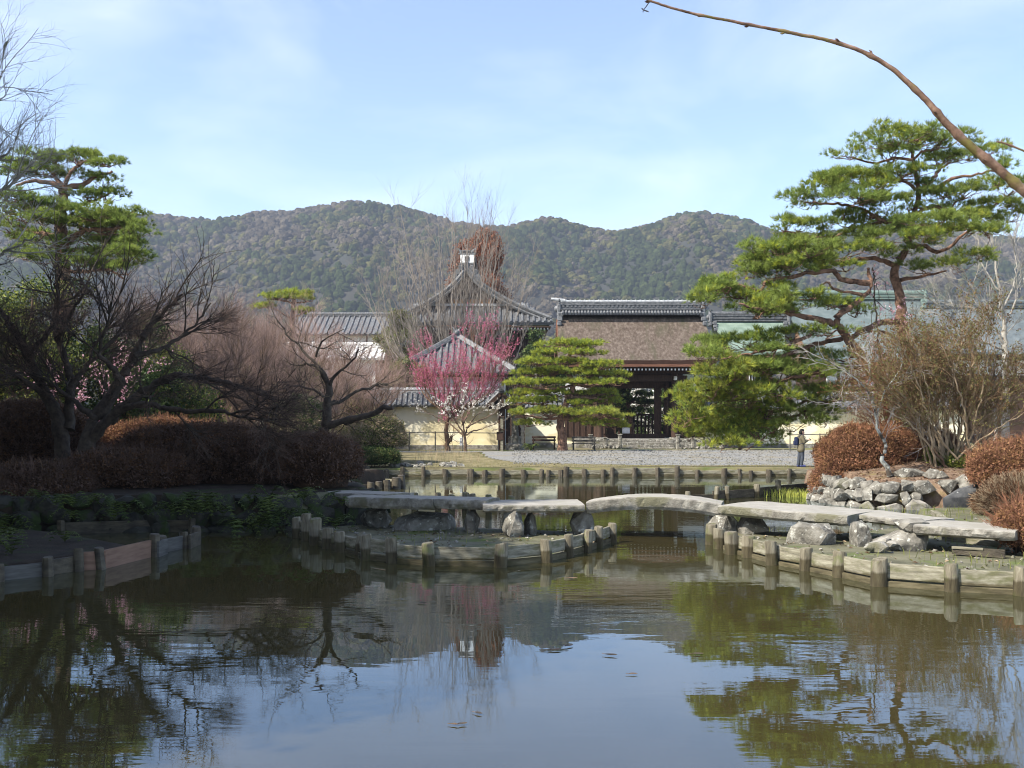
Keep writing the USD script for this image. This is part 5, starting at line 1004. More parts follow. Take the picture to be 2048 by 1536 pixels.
pads += [z6(a, b) + (c * .3457, d * .3457) for a, b, c, d in [(900, 400, 80, 30), (720, 500, 60, 34), (1150, 450, 90, 28), (980, 470, 80, 28), (680, 640, 60, 30), (520, 790, 70, 36), (880, 740, 80, 30), (1080, 720, 90, 30), (640, 870, 80, 34), (480, 880, 80, 36), (860, 860, 80, 30), (1400, 700, 90, 30), (1580, 620, 80, 30), (1380, 560, 70, 26), (1180, 600, 80, 26), (1600, 470, 70, 26), (1780, 590, 80, 30), (1700, 700, 90, 34), (1850, 700, 90, 36), (1950, 540, 80, 36), (1560, 700, 80, 30), (1900, 420, 70, 30), (380, 1050, 80, 34), (260, 1010, 70, 30), (700, 1060, 80, 30), (820, 1060, 70, 26), (1000, 900, 80, 28), (640, 1180, 80, 30), (180, 1110, 60, 34), (700, 1300, 90, 34), (820, 1400, 90, 36), (620, 1320, 80, 34), (160, 1390, 60, 40), (1000, 1420, 80, 34), (900, 1500, 90, 40)]]
pads += [z7(a, b) + (c * .3457, d * .3457) for a, b, c, d in [(600, 540, 100, 46), (800, 560, 90, 44), (820, 620, 90, 40), (930, 700, 80, 44), (960, 640, 80, 40), (900, 800, 70, 40), (60, 690, 50, 50), (100, 880, 60, 40), (230, 620, 90, 50), (540, 610, 100, 46), (660, 760, 90, 44), (240, 890, 80, 40), (600, 830, 80, 40), (360, 640, 90, 46), (220, 780, 90, 50), (460, 760, 90, 44)]]
pads += [z7(a, b) + (c * .3457, d * .3457) for a, b, c, d in [
    (200, 565, 100, 60), (330, 545, 120, 55), (500, 505, 110, 46), (150, 645, 100, 54), (700, 500, 110, 50), (105, 740, 74, 62), (250, 700, 115, 54), (450, 680, 120, 54), (620, 650, 100, 44), (150, 835, 100, 54), (330, 790, 120, 54), (560, 740, 110, 54), (700, 690, 100, 44), (850, 660, 90, 50), (880, 745, 75, 44), (500, 870, 120, 44), (700, 830, 90, 44), (620, 905, 65, 34), (290, 955, 100, 34), (350, 885, 85, 34), (420, 600, 100, 44), (80, 800, 50, 44), (780, 780, 80, 44), (440, 830, 100, 44)]]
G3, Y3, O3 = [M['needle']] * 2 + [M['needle_yellow']], [M['needle_yellow'], M['needle_yellow'], M['needle']], [M['needle'], M['needle_olive'], M['needle_yellow']]
pine('pine_tree', 'tall spreading red pine with layered cloud pads leaning over the gravel on the right', limbs, pads, D, G3, 61, (base6[0], D, gz_), 'near', 112, trunk_count=2, tuft_scale=1.15, grow_pad=1.28,
     mix=lambda px, py, g: ([M['needle_olive'], M['needle_yellow'], M['needle']] if (py > 715 and px < 1500) else [M['needle'], M['needle'], M['needle_yellow'] if g.random() < .6 else M['needle']]))
# middle pine before the gate
D = 62.0; b5 = P(1126, 897, D); gz_ = ground_at(b5[0], D)
limbs = [[[b5[0], D, gz_ - .1, .33]] + px_limb([(1124, 872), (1121, 850), (1126, 822), (1139, 792), (1148, 765), (1133, 740), (1140, 705), (1146, 690)], D, .29, .07),
    px_limb([(1124, 836), (1090, 838), (1055, 832), (1030, 835)], D, .10, .04, -1), px_limb([(1124, 838), (1165, 836), (1205, 835), (1238, 838)], D, .12, .04, -1), px_limb([(1128, 815), (1085, 810), (1045, 805)], D, .10, .04, 1.0), px_limb([(1137, 795), (1180, 795), (1215, 800)], D, .10, .04, 1), px_limb([(1146, 770), (1190, 770), (1228, 765)], D, .09, .04, -1),
    px_limb([(1146, 772), (1090, 778), (1040, 772)], D, .09, .04, -1), px_limb([(1136, 742), (1090, 752), (1060, 750)], D, .08, .03, .8), px_limb([(1136, 740), (1180, 748), (1215, 752)], D, .08, .03, .8), px_limb([(1138, 715), (1095, 728), (1078, 728)], D, .06, .03, -.6), px_limb([(1139, 712), (1180, 725), (1204, 735)], D, .06, .03, -.6)]
pads = [(1140, 688, 55, 9), (1178, 691, 28, 8), (1165, 706, 36, 9), (1095, 706, 32, 9), (1080, 723, 45, 10), (1140, 723, 38, 8), (1200, 731, 40, 11), (1060, 746, 35, 9), (1110, 741, 38, 8), (1162, 746, 40, 9), (1215, 749, 32, 10), (1043, 766, 30, 9), (1090, 766, 40, 9), (1172, 766, 45, 9), (1226, 763, 22, 9), (1058, 786, 36, 9), (1108, 786, 38, 8), (1185, 786, 45, 9), (1040, 802, 24, 9), (1085, 803, 40, 9), (1200, 803, 36, 9), (1150, 806, 30, 8), (1050, 826, 32, 9), (1100, 823, 44, 10), (1152, 826, 42, 10), (1202, 824, 40, 10), (1236, 832, 20, 10), (1216, 846, 34, 10), (1062, 846, 30, 8), (1232, 852, 24, 8), (1180, 842, 30, 9)]
pine('pine_tree', 'broad yellow-green pine pruned in flat tiers standing before the gate', limbs, pads, D, Y3, 62, (b5[0], D, gz_), 'mid', 78, bark=M['bark_red'], tuft_scale=1.05, mix=lambda px, py, g: (O3 if py > 818 else Y3))
# left pine
D = 42.0; bl = P(127, 900, D); gz_ = ground_at(bl[0], D)
limbs = [[[bl[0], D, gz_ - .2, .40]] + L6([(365, 1700), (360, 1330), (352, 1130), (345, 960), (360, 840), (366, 780)], D, .36, .17, 0, z1), L6([(366, 790), (310, 765), (200, 742), (90, 772)], D, .15, .05, -1, z1), L6([(366, 785), (470, 765), (540, 720), (640, 690)], D, .15, .05, 1, z1), L6([(366, 785), (400, 700), (470, 640), (560, 620)], D, .10, .04, -1, z1), L6([(362, 785), (300, 700), (240, 650), (180, 640)], D, .10, .04, 1, z1),
    L6([(358, 1110), (440, 1050), (500, 1025), (640, 1015), (760, 1030)], D, .15, .05, -1.5, z1), L6([(470, 1035), (455, 990), (540, 965), (660, 950)], D - .5, .08, .03, -1, z1), L6([(350, 1090), (300, 1050), (210, 1040), (90, 1000)], D, .12, .05, 1, z1), L6([(356, 1140), (470, 1135), (610, 1125), (720, 1160)], D, .10, .04, 1.5, z1), L6([(350, 900), (450, 880), (560, 850), (630, 810)], D, .10, .04, 1, z1), L6([(350, 900), (250, 870), (130, 840)], D, .10, .04, -1, z1), L6([(345, 1000), (260, 960), (150, 900)], D, .09, .04, -1.5, z1), L6([(360, 1250), (480, 1260), (620, 1250), (700, 1300)], D, .09, .04, -1, z1)]
pads = [z1(a, b) + (c * .3516, d * .3516) for a, b, c, d in [(200, 610, 110, 34), (330, 625, 95, 30), (440, 600, 100, 32), (560, 620, 80, 30), (620, 640, 50, 26), (90, 650, 80, 30), (100, 700, 95, 30), (250, 690, 100, 24), (610, 730, 64, 34), (490, 720, 60, 24), (630, 820, 76, 40), (480, 830, 85, 32), (100, 830, 95, 30), (160, 870, 95, 36), (250, 880, 100, 40), (400, 930, 125, 36), (560, 920, 115, 40), (730, 915, 66, 30), (650, 965, 105, 38), (120, 930, 105, 40), (250, 955, 90, 36), (610, 1010, 115, 38), (730, 1005, 95, 46), (480, 985, 90, 30), (790, 1045, 48, 38), (290, 1090, 90, 30), (150, 1050, 95, 36), (60, 1000, 80, 40), (640, 1090, 125, 40), (780, 1090, 55, 40), (520, 1075, 85, 36), (720, 1150, 105, 46), (800, 1175, 56, 36), (550, 1165, 105, 40), (620, 1225, 105, 40), (470, 1220, 90, 36), (720, 1235, 76, 36), (250, 1180, 100, 40), (130, 1150, 90, 40), (30, 880, 60, 40)]]
pine('pine_tree', 'tall green red-barked pine rising above the dark maples on the left', limbs, pads, D, [M['needle'], M['needle'], M['needle']], 63, (bl[0], D, gz_), 'mid', 95, tuft_scale=0.9, grow_pad=1.25)
D = 74.0; b8 = P(586, 690, D)
pine('pine_tree', 'small flat-topped yellow-green pine above the bare plum thicket', [[[b8[0], D, .8, .3]] + px_limb([(585, 700), (584, 640), (587, 605), (588, 598)], D, .22, .12), px_limb([(587, 607), (560, 600), (545, 598)], D, .08, .03, -.6), px_limb([(587, 606), (612, 604), (626, 601)], D, .08, .03, .6), px_limb([(585, 640), (550, 618), (525, 615)], D, .07, .03), px_limb([(585, 635), (610, 626)], D, .07, .03)],
     [(555, 592, 28, 7), (590, 587, 32, 8), (612, 594, 22, 7), (520, 612, 14, 5), (535, 612, 20, 5), (605, 622, 22, 6), (570, 596, 30, 6)], D, Y3, 64, (b8[0], D, .85), 'mid', 60, tuft_scale=1.2)
D = 80.0; b9 = P(1270, 880, D)
pine('pine_tree', 'dark pine standing inside the courtyard behind the open gate', [[[b9[0] - .2, D, .8, .25]] + px_limb([(1262, 840), (1255, 800), (1262, 775)], D, .2, .08), px_limb([(1258, 805), (1285, 795), (1300, 800)], D, .08, .03), px_limb([(1258, 800), (1235, 790), (1222, 795)], D, .08, .03)], [(1285, 790, 26, 9), (1240, 785, 25, 9), (1262, 772, 28, 8), (1290, 806, 26, 9), (1230, 808, 22, 8), (1262, 800, 28, 9), (1275, 822, 30, 9)], D, [M['leaf_dark'], M['needle'], M['leaf_dark']], 65, (b9[0], D, .85), 'mid', 60, tuft_scale=1.2)

# ------------------------------------------------------------------ left island in the shade
def zL(x, y): return (x * 0.3516, 560 + y * 0.3516)
mlv = lambda k=1.0: [dict(n=9, len=1.25 * k, ang=.65, r=.026, seg=6, wig=.12, trop=.015, tmin=.25), dict(n=7, len=.9 * k, ang=.6, r=.012, seg=5, wig=.13, trop=.02, planar=.6), dict(n=7, keep=lambda s: s[:, 2] < 5.3 - .10 * np.abs(s[:, 0] + 9), len=.50 * k, ang=.6, r=.0065, seg=4, wig=.15, trop=.01, planar=.6), dict(n=6, len=.34 * k, ang=.65, r=.0038, seg=3, wig=.15, planar=.6)]
D = 24.0; gz_ = ground_at(P(150, 950, D)[0], D)
def island(rows, r0, r1, dy=0.0): return px_limb([(*zL(r[0], r[1]), *(r[2:])) for r in rows], D, r0, r1, dy)
bx = P(158, 950, D)[0]
limbs = [[[bx, D, gz_ - .1, .26]] + island([(500, 920), (545, 790), (690, 570), (765, 425), (860, 250), (950, 160), (1040, 80)], .20, .03, .8), island([(500, 920), (640, 770), (800, 650), (950, 555), (1100, 548), (1250, 575), (1400, 615), (1560, 690)], .15, .025, -1.2), island([(630, 800), (720, 722), (860, 710), (1000, 740), (1250, 745), (1400, 785), (1640, 790)], .11, .02, -1.8), island([(690, 570), (620, 480), (560, 420), (600, 270), (630, 130)], .09, .02, -.8), island([(765, 430), (900, 400), (1010, 330), (1130, 230), (1200, 130)], .07, .016, 1), island([(545, 790), (420, 690), (300, 600), (180, 520)], .09, .02, 1)]
maple, _ = bare_tree('maple_tree', 'dark bare maple with long low branches arching over the trimmed hedge', limbs, mlv(1.0), M['bark_dark'], M['twig_maple'], 71, cat='tree')
bx = P(122, 940, D + 1)[0]
limbs = [[[bx, D + 1, ground_at(bx, D + 1) - .1, .24]] + island([(345, 850, 1), (265, 660, 1), (160, 430, 1), (90, 300, 1), (20, 200, .8), (-80, 60, .6)], .19, .035), island([(390, 850, 1), (402, 600, 1.2), (370, 450, 1.3), (325, 330, 1.4), (330, 180, 1.6), (360, 70, 1.8)], .14, .03), island([(402, 600, 1.2), (500, 480, 1.4), (560, 330, 1.6), (700, 130, 2)], .08, .02), island([(160, 430, 1), (300, 250, .4), (330, 110, 0), (310, 20, -.3)], .08, .02), island([(265, 660, 1), (130, 560, .5), (0, 480, .2), (-160, 400, 0)], .09, .02), island([(325, 330, 1.4), (420, 160, 1.2), (480, 60, 1.0), (470, 10, .8)], .06, .02)]
bare_tree('maple_tree', 'dark bare maple with twin upright trunks at the far left of the pond', limbs, mlv(1.05), M['bark_dark'], M['twig_maple'], 72)
D = 25.0
def plum6(rows, r0, r1, dy=0.0): return px_limb([(380 + r[0] * .2344, 600 + r[1] * .2344, *(r[2:])) for r in rows], D, r0, r1, dy)
bx = P(640, 900, D)[0]
limbs = [[[bx, D, .6, .15]] + plum6([(1120, 1190), (1165, 1060), (1168, 900), (1182, 760), (1135, 625), (1090, 575)], .135, .06), plum6([(1170, 1070), (1290, 1030), (1400, 1010), (1500, 990), (1600, 960), (1650, 915), (1735, 918)], .10, .05, -.8), plum6([(1190, 890), (1300, 850), (1450, 770), (1560, 740), (1690, 715)], .06, .02, .8), plum6([(1195, 730), (1260, 620), (1400, 510), (1440, 420)], .05, .014, -.6), plum6([(1100, 575), (1000, 550), (930, 562)], .04, .015, .3), plum6([(1160, 840), (1100, 780), (940, 735), (820, 730)], .04, .014, -.6), plum6([(1105, 580), (1000, 480), (900, 360), (800, 250), (740, 170)], .04, .01, .6), plum6([(1075, 480), (1098, 400), (1180, 310), (1310, 250)], .035, .01, -.4), plum6([(1290, 1040), (1340, 1060), (1365, 1050)], .03, .018), plum6([(1165, 960), (1100, 940), (1010, 870), (900, 640)], .035, .01, .5)]
bare_tree('plum_tree', 'dark lichen-barked plum tree with one cut branch pointing right', limbs, [dict(n=5, len=.75, ang=.8, r=.013, seg=6, wig=.16, trop=.04), dict(n=4, len=.42, ang=.75, r=.0065, seg=5, wig=.16, trop=.03), dict(n=3, len=.22, ang=.7, r=.004, seg=3, wig=.15)], M['bark_dark'], M['twig_tan'], 73)
B3, R3 = [M['leaf_brown']] * 2 + [M['twig_maple']], [M['leaf_rust'], M['leaf_orange'], M['twig_rust']]
def px_bush(name, label, px, py, D, rx, ry, dep, n, mats, seed, **k):
    q = P(px, py, D); return clipped_bush(name, label, q, (rx * D / F, dep, ry * D / F), n, mats, seed, **k)
px_bush('hedge', 'wide dark clipped azalea hedge along the left shore under the maple', 420, 935, 25.5, 200, 80, 1.5, 9000, B3, 81, cat='hedge', size=1.0)
px_bush('hedge', 'rounded end bush of the dark hedge beside the first bridge slab', 640, 940, 24.0, 70, 62, 1.2, 4500, B3, 82, cat='hedge')
px_bush('hedge', 'orange-topped clipped azalea mound behind the dark hedge', 335, 895, 30.0, 120, 50, 1.6, 7000, R3, 83, cat='hedge')
px_bush('hedge', 'large shaded azalea bush at the far left behind the maple trunks', 60, 900, 27.0, 110, 90, 1.8, 8000, B3, 84, cat='hedge')
px_bush('hedge', 'low dark bush spilling over the stone wall at the lower left', 60, 1000, 22.5, 120, 62, 1.2, 6000, B3, 85, cat='hedge')
px_bush('hedge', 'dark undergrowth bush between the maple trunks and the fern wall', 260, 955, 23.6, 120, 46, 1.0, 5000, B3, 86, cat='hedge')
# ferns
def fern(label, x, y, z, s, seed):
    g = np.random.default_rng(seed); t = thing('fern', label, 'fern', (x, y, z), group='ferns on the dark stone wall')
    for k in range(int(g.integers(6, 10))):
        a = g.uniform(-.3, math.pi + .3) + math.pi; L = s * g.uniform(.7, 1.2); c = spline([(x, y, z), (x + math.cos(a) * L * .5, y + math.sin(a) * L * .5, z + L * .55), (x + math.cos(a) * L, y + math.sin(a) * L, z + L * g.uniform(-.1, .4))], 9); V, Fs = [], []; d = unit(np.gradient(c, axis=0)); sd = unit(np.cross(d, [0, 0, 1.0])); w = L * .26
        for j in range(1, 9):
            for q in (-1, 1):
                b = c[j]; ww = w * math.sin(math.pi * (j + .8) / 10); n = len(V); V += [b - d[j] * L * .035, b + sd[j] * q * ww + d[j] * L * .06 - [0, 0, ww * .15], b + d[j] * L * .045]; Fs.append([n, n + 1, n + 2])
        v, f = tubes(c, np.linspace(.004, .0015, 9), 3); obj('frond', (np.vstack([V, v]), np.vstack([np.array(Fs), f + len(V)])), M['fern'], t)
g = np.random.default_rng(9)
for k in range(48):
    px = g.uniform(0, 690); D = 20.6; x = P(px, 0, D)[0]; y = 20.35 + max(0, -(x + 9.3)) * -.28; zf = g.uniform(.02, .75); fern('green fern growing from the dark shaded stone wall on the left', x, y + zf * .25, zf, g.uniform(.28, .5), 900 + k)
for k in range(12): x = g.uniform(-9.4, -7.2); y = 14.5 + (x + 7.3) * -.1 + g.uniform(.3, 3.4); fern('green fern growing from the dark shaded stone wall on the left', x - .5, y, ground_at(x - .5, y), g.uniform(.3, .55), 950 + k)
# broadleaf evergreens behind the maples, and the pink blossom between
for k, (px, D, h, cr, mats, lab) in enumerate([(60, 33, 6.6, 2.3, ['leaf_dark', 'leaf_mid', 'leaf_lime'], 'sunlit yellow-green broadleaf tree behind the left maples'), (230, 35, 5.6, 2.2, ['leaf_dark', 'leaf_dark', 'leaf_mid'], 'dark evergreen tree behind the pink blossom on the left'), (330, 37, 4.6, 1.9, ['leaf_dark', 'leaf_mid', 'leaf_lime'], 'low speckled evergreen behind the arching maple branch'), (-60, 36, 9.0, 3.0, ['leaf_dark', 'leaf_mid', 'leaf_mid'], 'tall evergreen at the left edge behind the pine')]):
    q = P(px, 880, D); leafy_tree('evergreen_tree', lab, (q[0], D, ground_at(q[0], D)), h, cr, 46, 46, [M[m] for m in mats], 910 + k, M['bark_brown'], zc=.52, leaf=(12, .10, .06, .26))
D = 31.0; bx = P(190, 800, D)[0]
t, tips = bare_tree('pale_plum_tree', 'pale pink blossoming plum half hidden behind the left maple trunks', [[[bx, D, .7, .09], [bx + .1, D, 2.0, .07], [bx + .3, D, 3.2, .04], [bx + .2, D, 4.4, .02]], [[bx, D, 1.8, .05], [bx - .9, D, 2.8, .03], [bx - 1.6, D, 3.6, .012]], [[bx + .1, D, 2.2, .05], [bx + 1.0, D, 3.1, .03], [bx + 1.4, D, 3.9, .012]]], [dict(n=6, len=1.0, ang=.7, r=.014, seg=5, trop=.05), dict(n=6, len=.55, ang=.6, r=.006, seg=4, trop=.05)], M['bark_dark'], M['twig_maple'], 920)
g = np.random.default_rng(921); c = tips.reshape(-1, 3); c = c[g.random(len(c)) < .75]; obj('blossoms', speck_mesh(c, .045, g, 4), M['blossom_pale'], t, kind='stuff')

# ------------------------------------------------------------------ far left bare tree against the sky
D = 20.0
limbs = [[[-12.6, D, .6, .22], [-12.4, D, 4, .18], [-12.0, D, 6.4, .12], [-11.4, D, 8.2, .06], [-11.0, D, 9.6, .02]], [[-12.2, D, 5.4, .09], [-11.2, D, 6.3, .05], [-10.2, D, 6.9, .03], [-9.4, D - .3, 7.4, .012]], [[-12.0, D, 6.4, .08], [-11.0, D + .4, 7.2, .045], [-10.2, D + .4, 7.9, .02]], [[-12.3, D, 4.6, .09], [-11.3, D, 5.2, .05], [-10.3, D, 5.6, .03], [-9.3, D - .5, 5.9, .012]], [[-11.6, D, 7.6, .06], [-10.7, D, 8.4, .03], [-10.2, D, 9.2, .01]]]
bare_tree('silver_tree', 'pale bare tree reaching into the sky at the upper left edge', limbs, [dict(n=9, len=1.2, ang=.6, r=.018, seg=6, wig=.14, trop=.03), dict(n=7, len=.7, ang=.6, r=.008, seg=5, wig=.16, trop=.04), dict(n=5, len=.32, ang=.6, r=.0045, seg=4, wig=.17, trop=.03)], M['bark_pale'], M['twig_silver'], 74)

# ------------------------------------------------------------------ bare plum thicket in the middle distance
protos_t = []
THICK = [(470, 50, 1.0, 0), (640, 56, .8, 1), (545, 58, 1.05, 2), (735, 60, .72, 0), (420, 56, 1.1, 1), (590, 64, 1.15, 0), (690, 66, .8, 2), (500, 66, 1.1, 1), (760, 67, .72, 1), (410, 65, 1.2, 2), (345, 58, 1.15, 0), (450, 44, .8, 2), (640, 48, .72, 0), (720, 72, .95, 1), (560, 72, 1.25, 2), (640, 74, 1.2, 0), (380, 72, 1.3, 0), (800, 73, .8, 2), (470, 74, 1.3, 0), (700, 60, .6, 1), (520, 52, .85, 2)]
WORDS = ['reddish bare plum nearest the hedge in the thicket', 'bare plum behind the dark cut-branched plum', 'bare pinkish plum below the small flat pine', 'bare plum before the left end of the tiled wall', 'bare plum behind the arching maple branch', 'bare plum farther back below the flat pine', 'bare plum before the white outbuilding', 'bare plum in the middle of the thicket behind the hedge', 'bare plum touching the tiled wall beside the storehouse', 'tall bare plum left of the thicket by the dark maples', 'bare plum at the left end of the thicket', 'small bare plum low behind the orange hedge top', 'low bare plum beside the green bush', 'bare plum under the hall eaves at the left', 'far bare plum before the long grey roof', 'far bare plum between the outbuilding and the pine', 'far bare plum rising behind the maple at the left', 'bare plum at the left foot of the storehouse roof', 'far bare plum below the distant hillside left of the small pine', 'bare plum just left of the tiled wall end', 'low bare plum just behind the hedge middle']
def thicket_tree(v, x, y, z, label):
    g = np.random.default_rng(730 + v); limbs = [[[x, y, z, .16], [x + g.normal() * .1, y, z + 1.0, .14], [x + g.normal() * .2, y, z + 1.9, .10]]]
    for k in range(6):
        a = k * 1.05 + g.random(); q = limbs[0][1 + k % 2]; limbs.append([[q[0], q[1], q[2], .085], [q[0] + math.cos(a) * .7, q[1] + math.sin(a) * .7, q[2] + .9 + .3 * g.random(), .055], [q[0] + math.cos(a) * 1.5, q[1] + math.sin(a) * 1.5, q[2] + 1.9 + .5 * g.random(), .03], [q[0] + math.cos(a) * 2.0, q[1] + math.sin(a) * 2.0, q[2] + 3.0, .014]])
    return bare_tree('bare_plum', label, limbs, [dict(n=9, len=1.7, ang=.6, r=.020, seg=6, wig=.12, trop=.06), dict(n=9, len=1.05, ang=.55, r=.010, seg=5, wig=.12, trop=.07), dict(n=5, len=.62, ang=.5, r=.0075, seg=4, wig=.12, trop=.06)], M['bark_brown'], M['twig_pink'], 740 + v, group='bare plums of the thicket', loc=(x, y, z))[0]
srcs = {}
for k, (px, D, s, v) in enumerate(THICK):
    x = P(px, 0, D)[0]; z = ground_at(x, D)
    if v not in srcs: srcs[v] = thicket_tree(v, x, D, z, WORDS[k]); continue
    copy_of(srcs[v], (x, D, z), 1.1 * k, (s * 1.12, s * 1.12, s * 1.22), WORDS[k], 'bare plums of the thicket')
# ------------------------------------------------------------------ tall bare tree before the hall, rust conifer, olive shrub
D = 86.0; g = np.random.default_rng(75); bx = P(905, 0, D)[0]; limbs = [[[bx, D, .85, .45], [bx, D, 3.5, .36], [bx, D, 6.5, .30]]]
for k in range(30):
    px = 735 + 335 * (k + .5) / 30 + g.uniform(-8, 8); u = abs(px - 905) / 170; py = 455 + 150 * u ** 2 + g.uniform(-50, 60) ; dd = g.uniform(-2.5, 2.5); e = P(px, py, D + dd); s = np.array([bx + (e[0] - bx) * .38 + g.normal() * .15, D + dd * .3, 5.0 + 1.6 * g.random()]); m = s * .55 + e * .45 + [(e[0] - bx) * .10, 0, -.6 + g.normal() * .2]
    limbs.append([[*s, .075], [*m, .045], [*e, .012]])
for px, py in ((875, 425), (905, 415), (985, 410), (795, 395), (960, 430)): e = P(px, py, D); limbs.append([[bx, D, 6.3, .10], [(bx + e[0]) / 2, D, 11.5, .06], [*e, .010]])
bare_tree('bare_tree', 'tall vase-shaped bare tree with straight shoots in front of the temple hall', limbs, [dict(n=8, len=3.0, ang=.42, r=.026, seg=6, wig=.06, trop=.05, tmin=.15), dict(n=7, len=1.8, ang=.45, r=.013, seg=5, wig=.08, trop=.05), dict(n=4, len=.85, ang=.45, r=.010, seg=3, wig=.09, trop=.04)], M['twig_grey'], M['twig_grey'], 76, jit=.03)
D = 82.0; bx = P(1045, 0, D)[0]; limbs = [[[bx, D, .8, .15], [bx, D, 2.6, .12]]] + [[[bx, D, 1.6 + .2 * k, .06], [bx + math.cos(k * 1.1) * 1.1, D + math.sin(k) * .7, 4.6, .035], [bx + math.cos(k * 1.1) * 2.0, D + math.sin(k), 7.5 + .3 * (k % 3), .012]] for k in range(7)]
bare_tree('bare_tree', 'small pale bare tree between the storehouse and the gate', limbs, [dict(n=6, len=1.6, ang=.5, r=.02, seg=5, trop=.04), dict(n=5, len=.9, ang=.5, r=.010, seg=4, trop=.04)], M['bark_pale'], M['twig_grey'], 77)
D = 125.0; q = P(957, 620, D)
leafy_tree('conifer', 'rust-brown conifer crown rising behind the temple hall', (q[0], D, .85), 26.5, 3.6, 170, 110, [M['leaf_conifer_rust']] * 3, 930, M['bark_brown'], zc=.62, shape=.32, leaf=(16, .22, .11, .5), size=1.4)
for k, (px, D, h, cr, ms, lab) in enumerate([(795, 92, 11.8, 1.9, 'leaf_olive', 'yellowish evergreen beside the left roof slope of the hall'), (812, 78, 7.0, 1.4, 'leaf_olive', 'yellowish shrub beside the left corner of the storehouse roof'), (1085, 84, 9.0, 1.8, 'leaf_dark', 'dark green tree between the hall and the gate roof'), (1330, 86, 4.6, 2.4, 'leaf_dark', 'dark shrub in the courtyard seen through the gate'), (1215, 86, 5.2, 2.4, 'leaf_dark', 'dark evergreen left inside the gate courtyard'), (1480, 66, 3.4, 1.6, 'leaf_mid', 'green shrub below the big pine near the wall'), (1330, 118, 3.0, 4.0, 'leaf_mid', 'distant low evergreen behind the gate')]):
    q = P(px, 0, D); leafy_tree('evergreen_tree', lab, (q[0], D, .85), h, cr, 50, 40, [M[ms], M[ms], M['leaf_mid']], 940 + k, M['bark_brown'], zc=.58, leaf=(14, .16, .10, .32), size=1.2)
for k, (px, D, h, cr, lab) in enumerate([(600, 63, 6.0, 1.5, 'yellow-green evergreen among the bare plums below the flat pine'), (470, 62, 5.0, 1.3, 'small olive evergreen in the thicket behind the maple branch'), (705, 62, 4.0, 1.1, 'low olive shrub among the plums left of the tiled wall')]):
    q = P(px, 0, D); leafy_tree('evergreen_tree', lab, (q[0], D, ground_at(q[0], D)), h, cr, 34, 40, [M['leaf_lime'], M['leaf_olive'], M['leaf_mid']], 980 + k, M['bark_brown'], zc=.58, leaf=(14, .12, .07, .28), size=1.1)
D = 84.0; bx = P(1300, 0, D)[0]
t, tips = bare_tree('white_plum_tree', 'white blossoming plum in the courtyard seen through the gate', [[[bx, D, .8, .12], [bx, D, 2.2, .08]]] + [[[bx, D, 1.8, .05], [bx + math.cos(k * 1.2) * .9, D + math.sin(k * 1.2) * .9, 3.4, .03], [bx + math.cos(k * 1.2) * 1.6, D + math.sin(k * 1.2) * 1.6, 4.9, .012]] for k in range(6)], [dict(n=6, len=1.1, ang=.6, r=.016, seg=4), dict(n=5, len=.6, ang=.6, r=.01, seg=3)], M['bark_dark'], M['twig_grey'], 941)
g = np.random.default_rng(942); c = tips.reshape(-1, 3); obj('blossoms', speck_mesh(c, .11, g, 4), M['blossom_white'], t, kind='stuff')

# ------------------------------------------------------------------ pink and white plums before the yellow wall
D = 63.0; bx = P(896, 0, D)[0]; zg = ground_at(bx, D); g = np.random.default_rng(78)
limbs = [[[bx, D, zg - .1, .17], *[list(P(*q, D)) + [r] for q, r in (((894, 880), .14), ((893, 855), .12), ((897, 832), .10))]], px_limb([(898, 886), (902, 876), (904, 872)], D, .14, .09)]
for k in range(17):
    px = 822 + 200 * (k + .5) / 17; py = g.uniform(700, 775); dd = g.uniform(-2, 2); s = P(897 + g.uniform(-3, 3), 838 - 10 * g.random(), D); e = P(px, py, D + dd); limbs.append([[*s, .06], [*(s * .5 + e * .5 + np.array([(e[0] - bx) * .18, 0, -.35])), .04], [*e, .014]])
for px, py in ((935, 672), (960, 668), (985, 680), (990, 720), (850, 690)): e = P(px, py, D + 1); limbs.append([[*P(905, 800, D), .05], [*P(px * .5 + 455, 745, D + .5), .03], [*e, .01]])
pinkt, tips = bare_tree('pink_plum_tree', 'vivid pink plum in bloom before the tiled wall and the storehouse', limbs, [dict(n=11, len=1.5, ang=.6, r=.013, seg=7, wig=.08, trop=.15, tmin=.3), dict(n=6, len=.85, ang=.45, r=.008, seg=7, wig=.06, trop=.16)], M['bark_brown'], M['twig_rust'], 79)
c = tips.reshape(-1, 3); c = c[c[:, 2] > zg + 1.9]; c = c[(g.random(len(c)) < .80) & (meshkit.fbm(c * 1.1, 2, 5) > .40)]; obj('blossoms', speck_mesh(c + g.normal(size=c.shape) * .03, .052, g, 3), M['blossom_pink'], pinkt, kind='stuff')
D = 60.5; bx = P(931, 0, D)[0]; zg = ground_at(bx, D)
limbs = [[[bx, D, zg - .1, .11], *[list(P(*q, D)) + [r] for q, r in (((931, 892), .095), ((929, 872), .085))]]]
for rows in ([(929, 873), (915, 848), (905, 832), (893, 822)], [(930, 870), (938, 850), (955, 830), (975, 815)], [(929, 868), (925, 840), (930, 815), (925, 795)], [(931, 870), (955, 860), (985, 850), (1005, 843)], [(928, 872), (905, 852), (880, 838), (850, 822), (838, 818)], [(932, 855), (960, 840), (990, 826), (1000, 815)], [(924, 850), (940, 820), (955, 800)], [(915, 848), (900, 825), (895, 805)]): limbs.append(px_limb(rows, D, .055, .012, g.uniform(-1.2, 1.2)))
